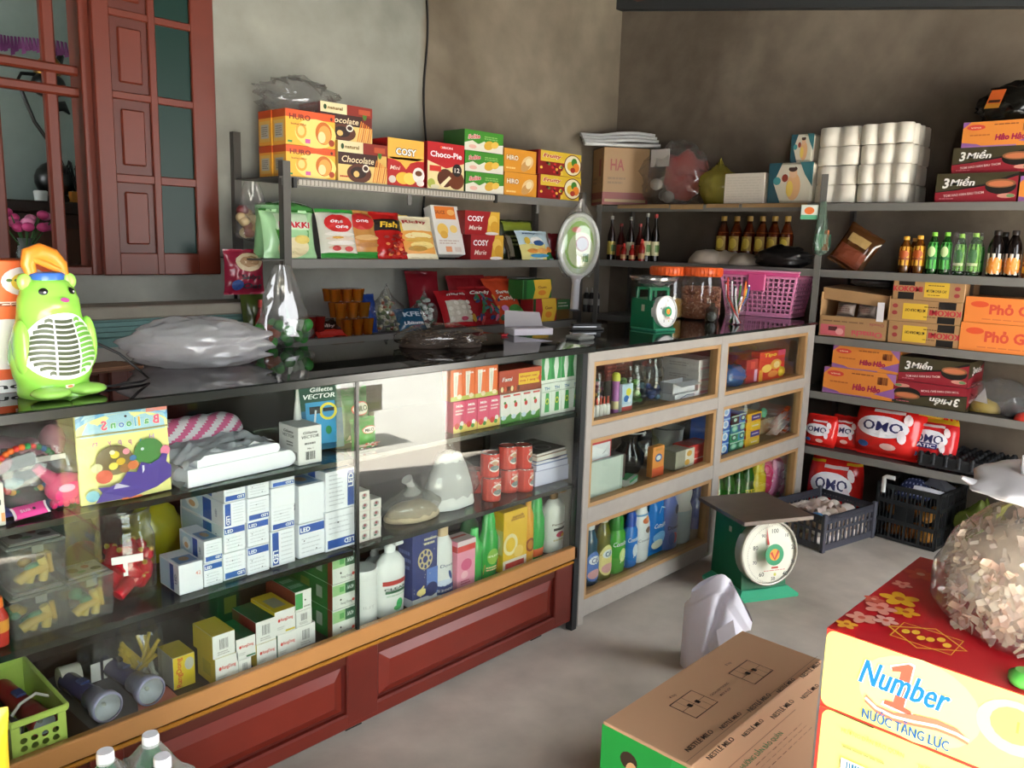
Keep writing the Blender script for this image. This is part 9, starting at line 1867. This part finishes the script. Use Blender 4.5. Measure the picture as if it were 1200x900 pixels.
def kn(u, v):
    a = 2*PI*u; k = (.36+1.0*v) if v < .35 else .71*(1-((v-.35)/.65)**2.2)+.02; k *= 1+.16*noise.noise(Vector((math.cos(a)*3, math.sin(a)*3, v*4)))+.1*abs(noise.noise(Vector((math.cos(a)*8, math.sin(a)*8, v*5))))
    return Vector((Rb*k*1.25*math.cos(a), Rb*k*1.15*math.sin(a), hbag+.012+.062*v))
m.grid(kn, 44, 18, wk)
m.tube([(-.05, .05, hbag+.035), (-.07, .085, hbag+.045), (-.075, .115, hbag+.035), (-.085, .135, hbag+.045)], [.016, .014, .02, .006], wk, 12, flat=.35); m.tube([(-.06, .05, hbag+.05), (-.055, .06, hbag+.075), (-.045, .066, hbag+.085)], [.012, .008, .002], wk, 8); m.obj('knotted_top', e)
q = at(1196, 798, z=zt_); m = MB(); m.lathe([(.016, 0), (.02, .006), (.02, .014), (.012, .02)], mat('5ab04a', .3), 16); tag(m.obj('plastic_stopper', None, (nx0+.012+.012, q.y-.006, zt_+.001)), 'small green cap at the carton edge under the chip bag', 'cap')
# bottled water pack in the near corner
zc = .585; capz = .585; hbt = .235; zb_ = capz-hbt
carton('support_carton', .5, .34, zb_-.001, 'a88a62', None, 'plain brown carton under the pack of green bottles', 'carton', None, (.50, 1.40, 0), rz=-.45)
e0 = None; grn = clear('7fd0a0', .6, '3fb070', .05, 1.6, 'green_bottle')
spots = [at(123, 880, z=capz), at(176, 860, z=capz), at(190, 886, z=capz)]
ex = (spots[2]-spots[0]); ex.z = 0
s3 = spots[1]-ex*.98; s3.z = capz; spots += [spots[2]+(spots[2]-spots[1])*1.0, spots[0]+(spots[2]-spots[1])*1.0]
lbs = ('green water bottle with a white cap, the one nearest the counter corner', 'green water bottle with a white cap, the middle and highest one', 'green water bottle with a white cap nearest the brown carton', 'green water bottle mostly below the picture edge', 'green water bottle at the near edge of its pack')
for i, p in enumerate(spots):
    r = .032
    if i == 0:
        e0 = bottle('water_bottle', [(r*.9, 0), (r, .006), (r*.94, .05), (r, .1), (r, .15), (r*.8, .18), (r*.42, .205), (r*.4, .215)], grn, [(r*.47, .213), (r*.47, .231), (r*.43, .235)], mat('e9eaee', .35), lbs[0], 'water bottle', 'green water bottles', (p.x, p.y, zb_), 0, 1., lab=(.09, .15, mat('5ab06a', .4), lambda P: P.ell(.5, .5, .2, .4, 'd9e8c0', 12)))
        for k in range(20): pass
    else: dup(e0, lbs[i], (p.x, p.y, zb_))
cen = (spots[0]+spots[1]+spots[2])/3; ax = ex.normalized(); ay = Vector((-ax.y, ax.x, 0))
def shr(u, v):
    P_ = cen+ax*((u-.5)*.19)+ay*((v-.5)*.17); dmin = min(((P_-Vector((s.x, s.y, P_.z))).length for s in spots))
    z = capz-.012-.045*min(1, max(0, dmin-.012)/.04)-.10*(max(abs(2*u-1), abs(2*v-1))**6)
    return Vector((P_.x, P_.y, z+.006*noise.noise(P_*30)))
m = MB(); m.grid(shr, 34, 30, clear('e6efe8', .24, 'ffffff', .06, 2.4, 'shrink_film')); tag(m.obj('shrink_wrap'), 'clear shrink wrap over the pack of green water bottles', 'plastic wrap')
q = at(6, 834, y=1.50); e = pouch('yellow_pouch', .16, q.z-zb_, .07, 'e0b82c', None, 'yellow pouch at the picture edge in front of the lime basket', 'pouch', None, (q.x-.072, 1.52, zb_+.002), (0, 0, -.1), 2.2)

# cartons standing outside in the yard, seen mirrored in the case glass
for k, (x, y, zz_, h) in enumerate(((3.45, -1.25, -.02, .26), (3.5, -1.22, .24, .2))):
    carton('yard_carton', .5, .36, h-.002, ('e8ead0', 'f0efe6')[k], lambda f: [f(q).rect(.04, .1, .96, .35, 'cfdca8').lines(.1, .5, .9, .85, 3, 'c9c9b9') for q in 'FBLR'], ('lower', 'upper')[k]+' pale carton out in the sunny yard, mirrored in the case glass', 'carton', 'pale cartons in the yard', (x, y, zz_), rz=.1*k)

# ================================================================ light
W = bpy.data.worlds.new('sky'); SC.world = W; W.use_nodes = True
bg = W.node_tree.nodes['Background']; bg.inputs[0].default_value = (.95, .97, 1.0, 1); bg.inputs[1].default_value = 8.0
vs_ = SC.view_settings; vs_.view_transform = 'Standard'; vs_.look = 'None'; vs_.gamma = 1; vs_.use_curve_mapping = False; vs_.exposure = 0.3
SC.display_settings.display_device = 'sRGB'
cy = SC.cycles; cy.transparent_max_bounces = 24; cy.max_bounces = 8; cy.diffuse_bounces = 4; cy.glossy_bounces = 4; cy.use_denoising = True; cy.sample_clamp_indirect = 6; cy.caustics_reflective = False; cy.caustics_refractive = False

sl = bpy.data.lights.new('sun', 'SUN'); sl.energy = 60; sl.angle = .03; sl.color = (1, .97, .92); so = bpy.data.objects.new('sun', sl); COL.objects.link(so)
so.rotation_euler = Vector((.6, .22, -1.25)).to_track_quat('-Z', 'Y').to_euler()
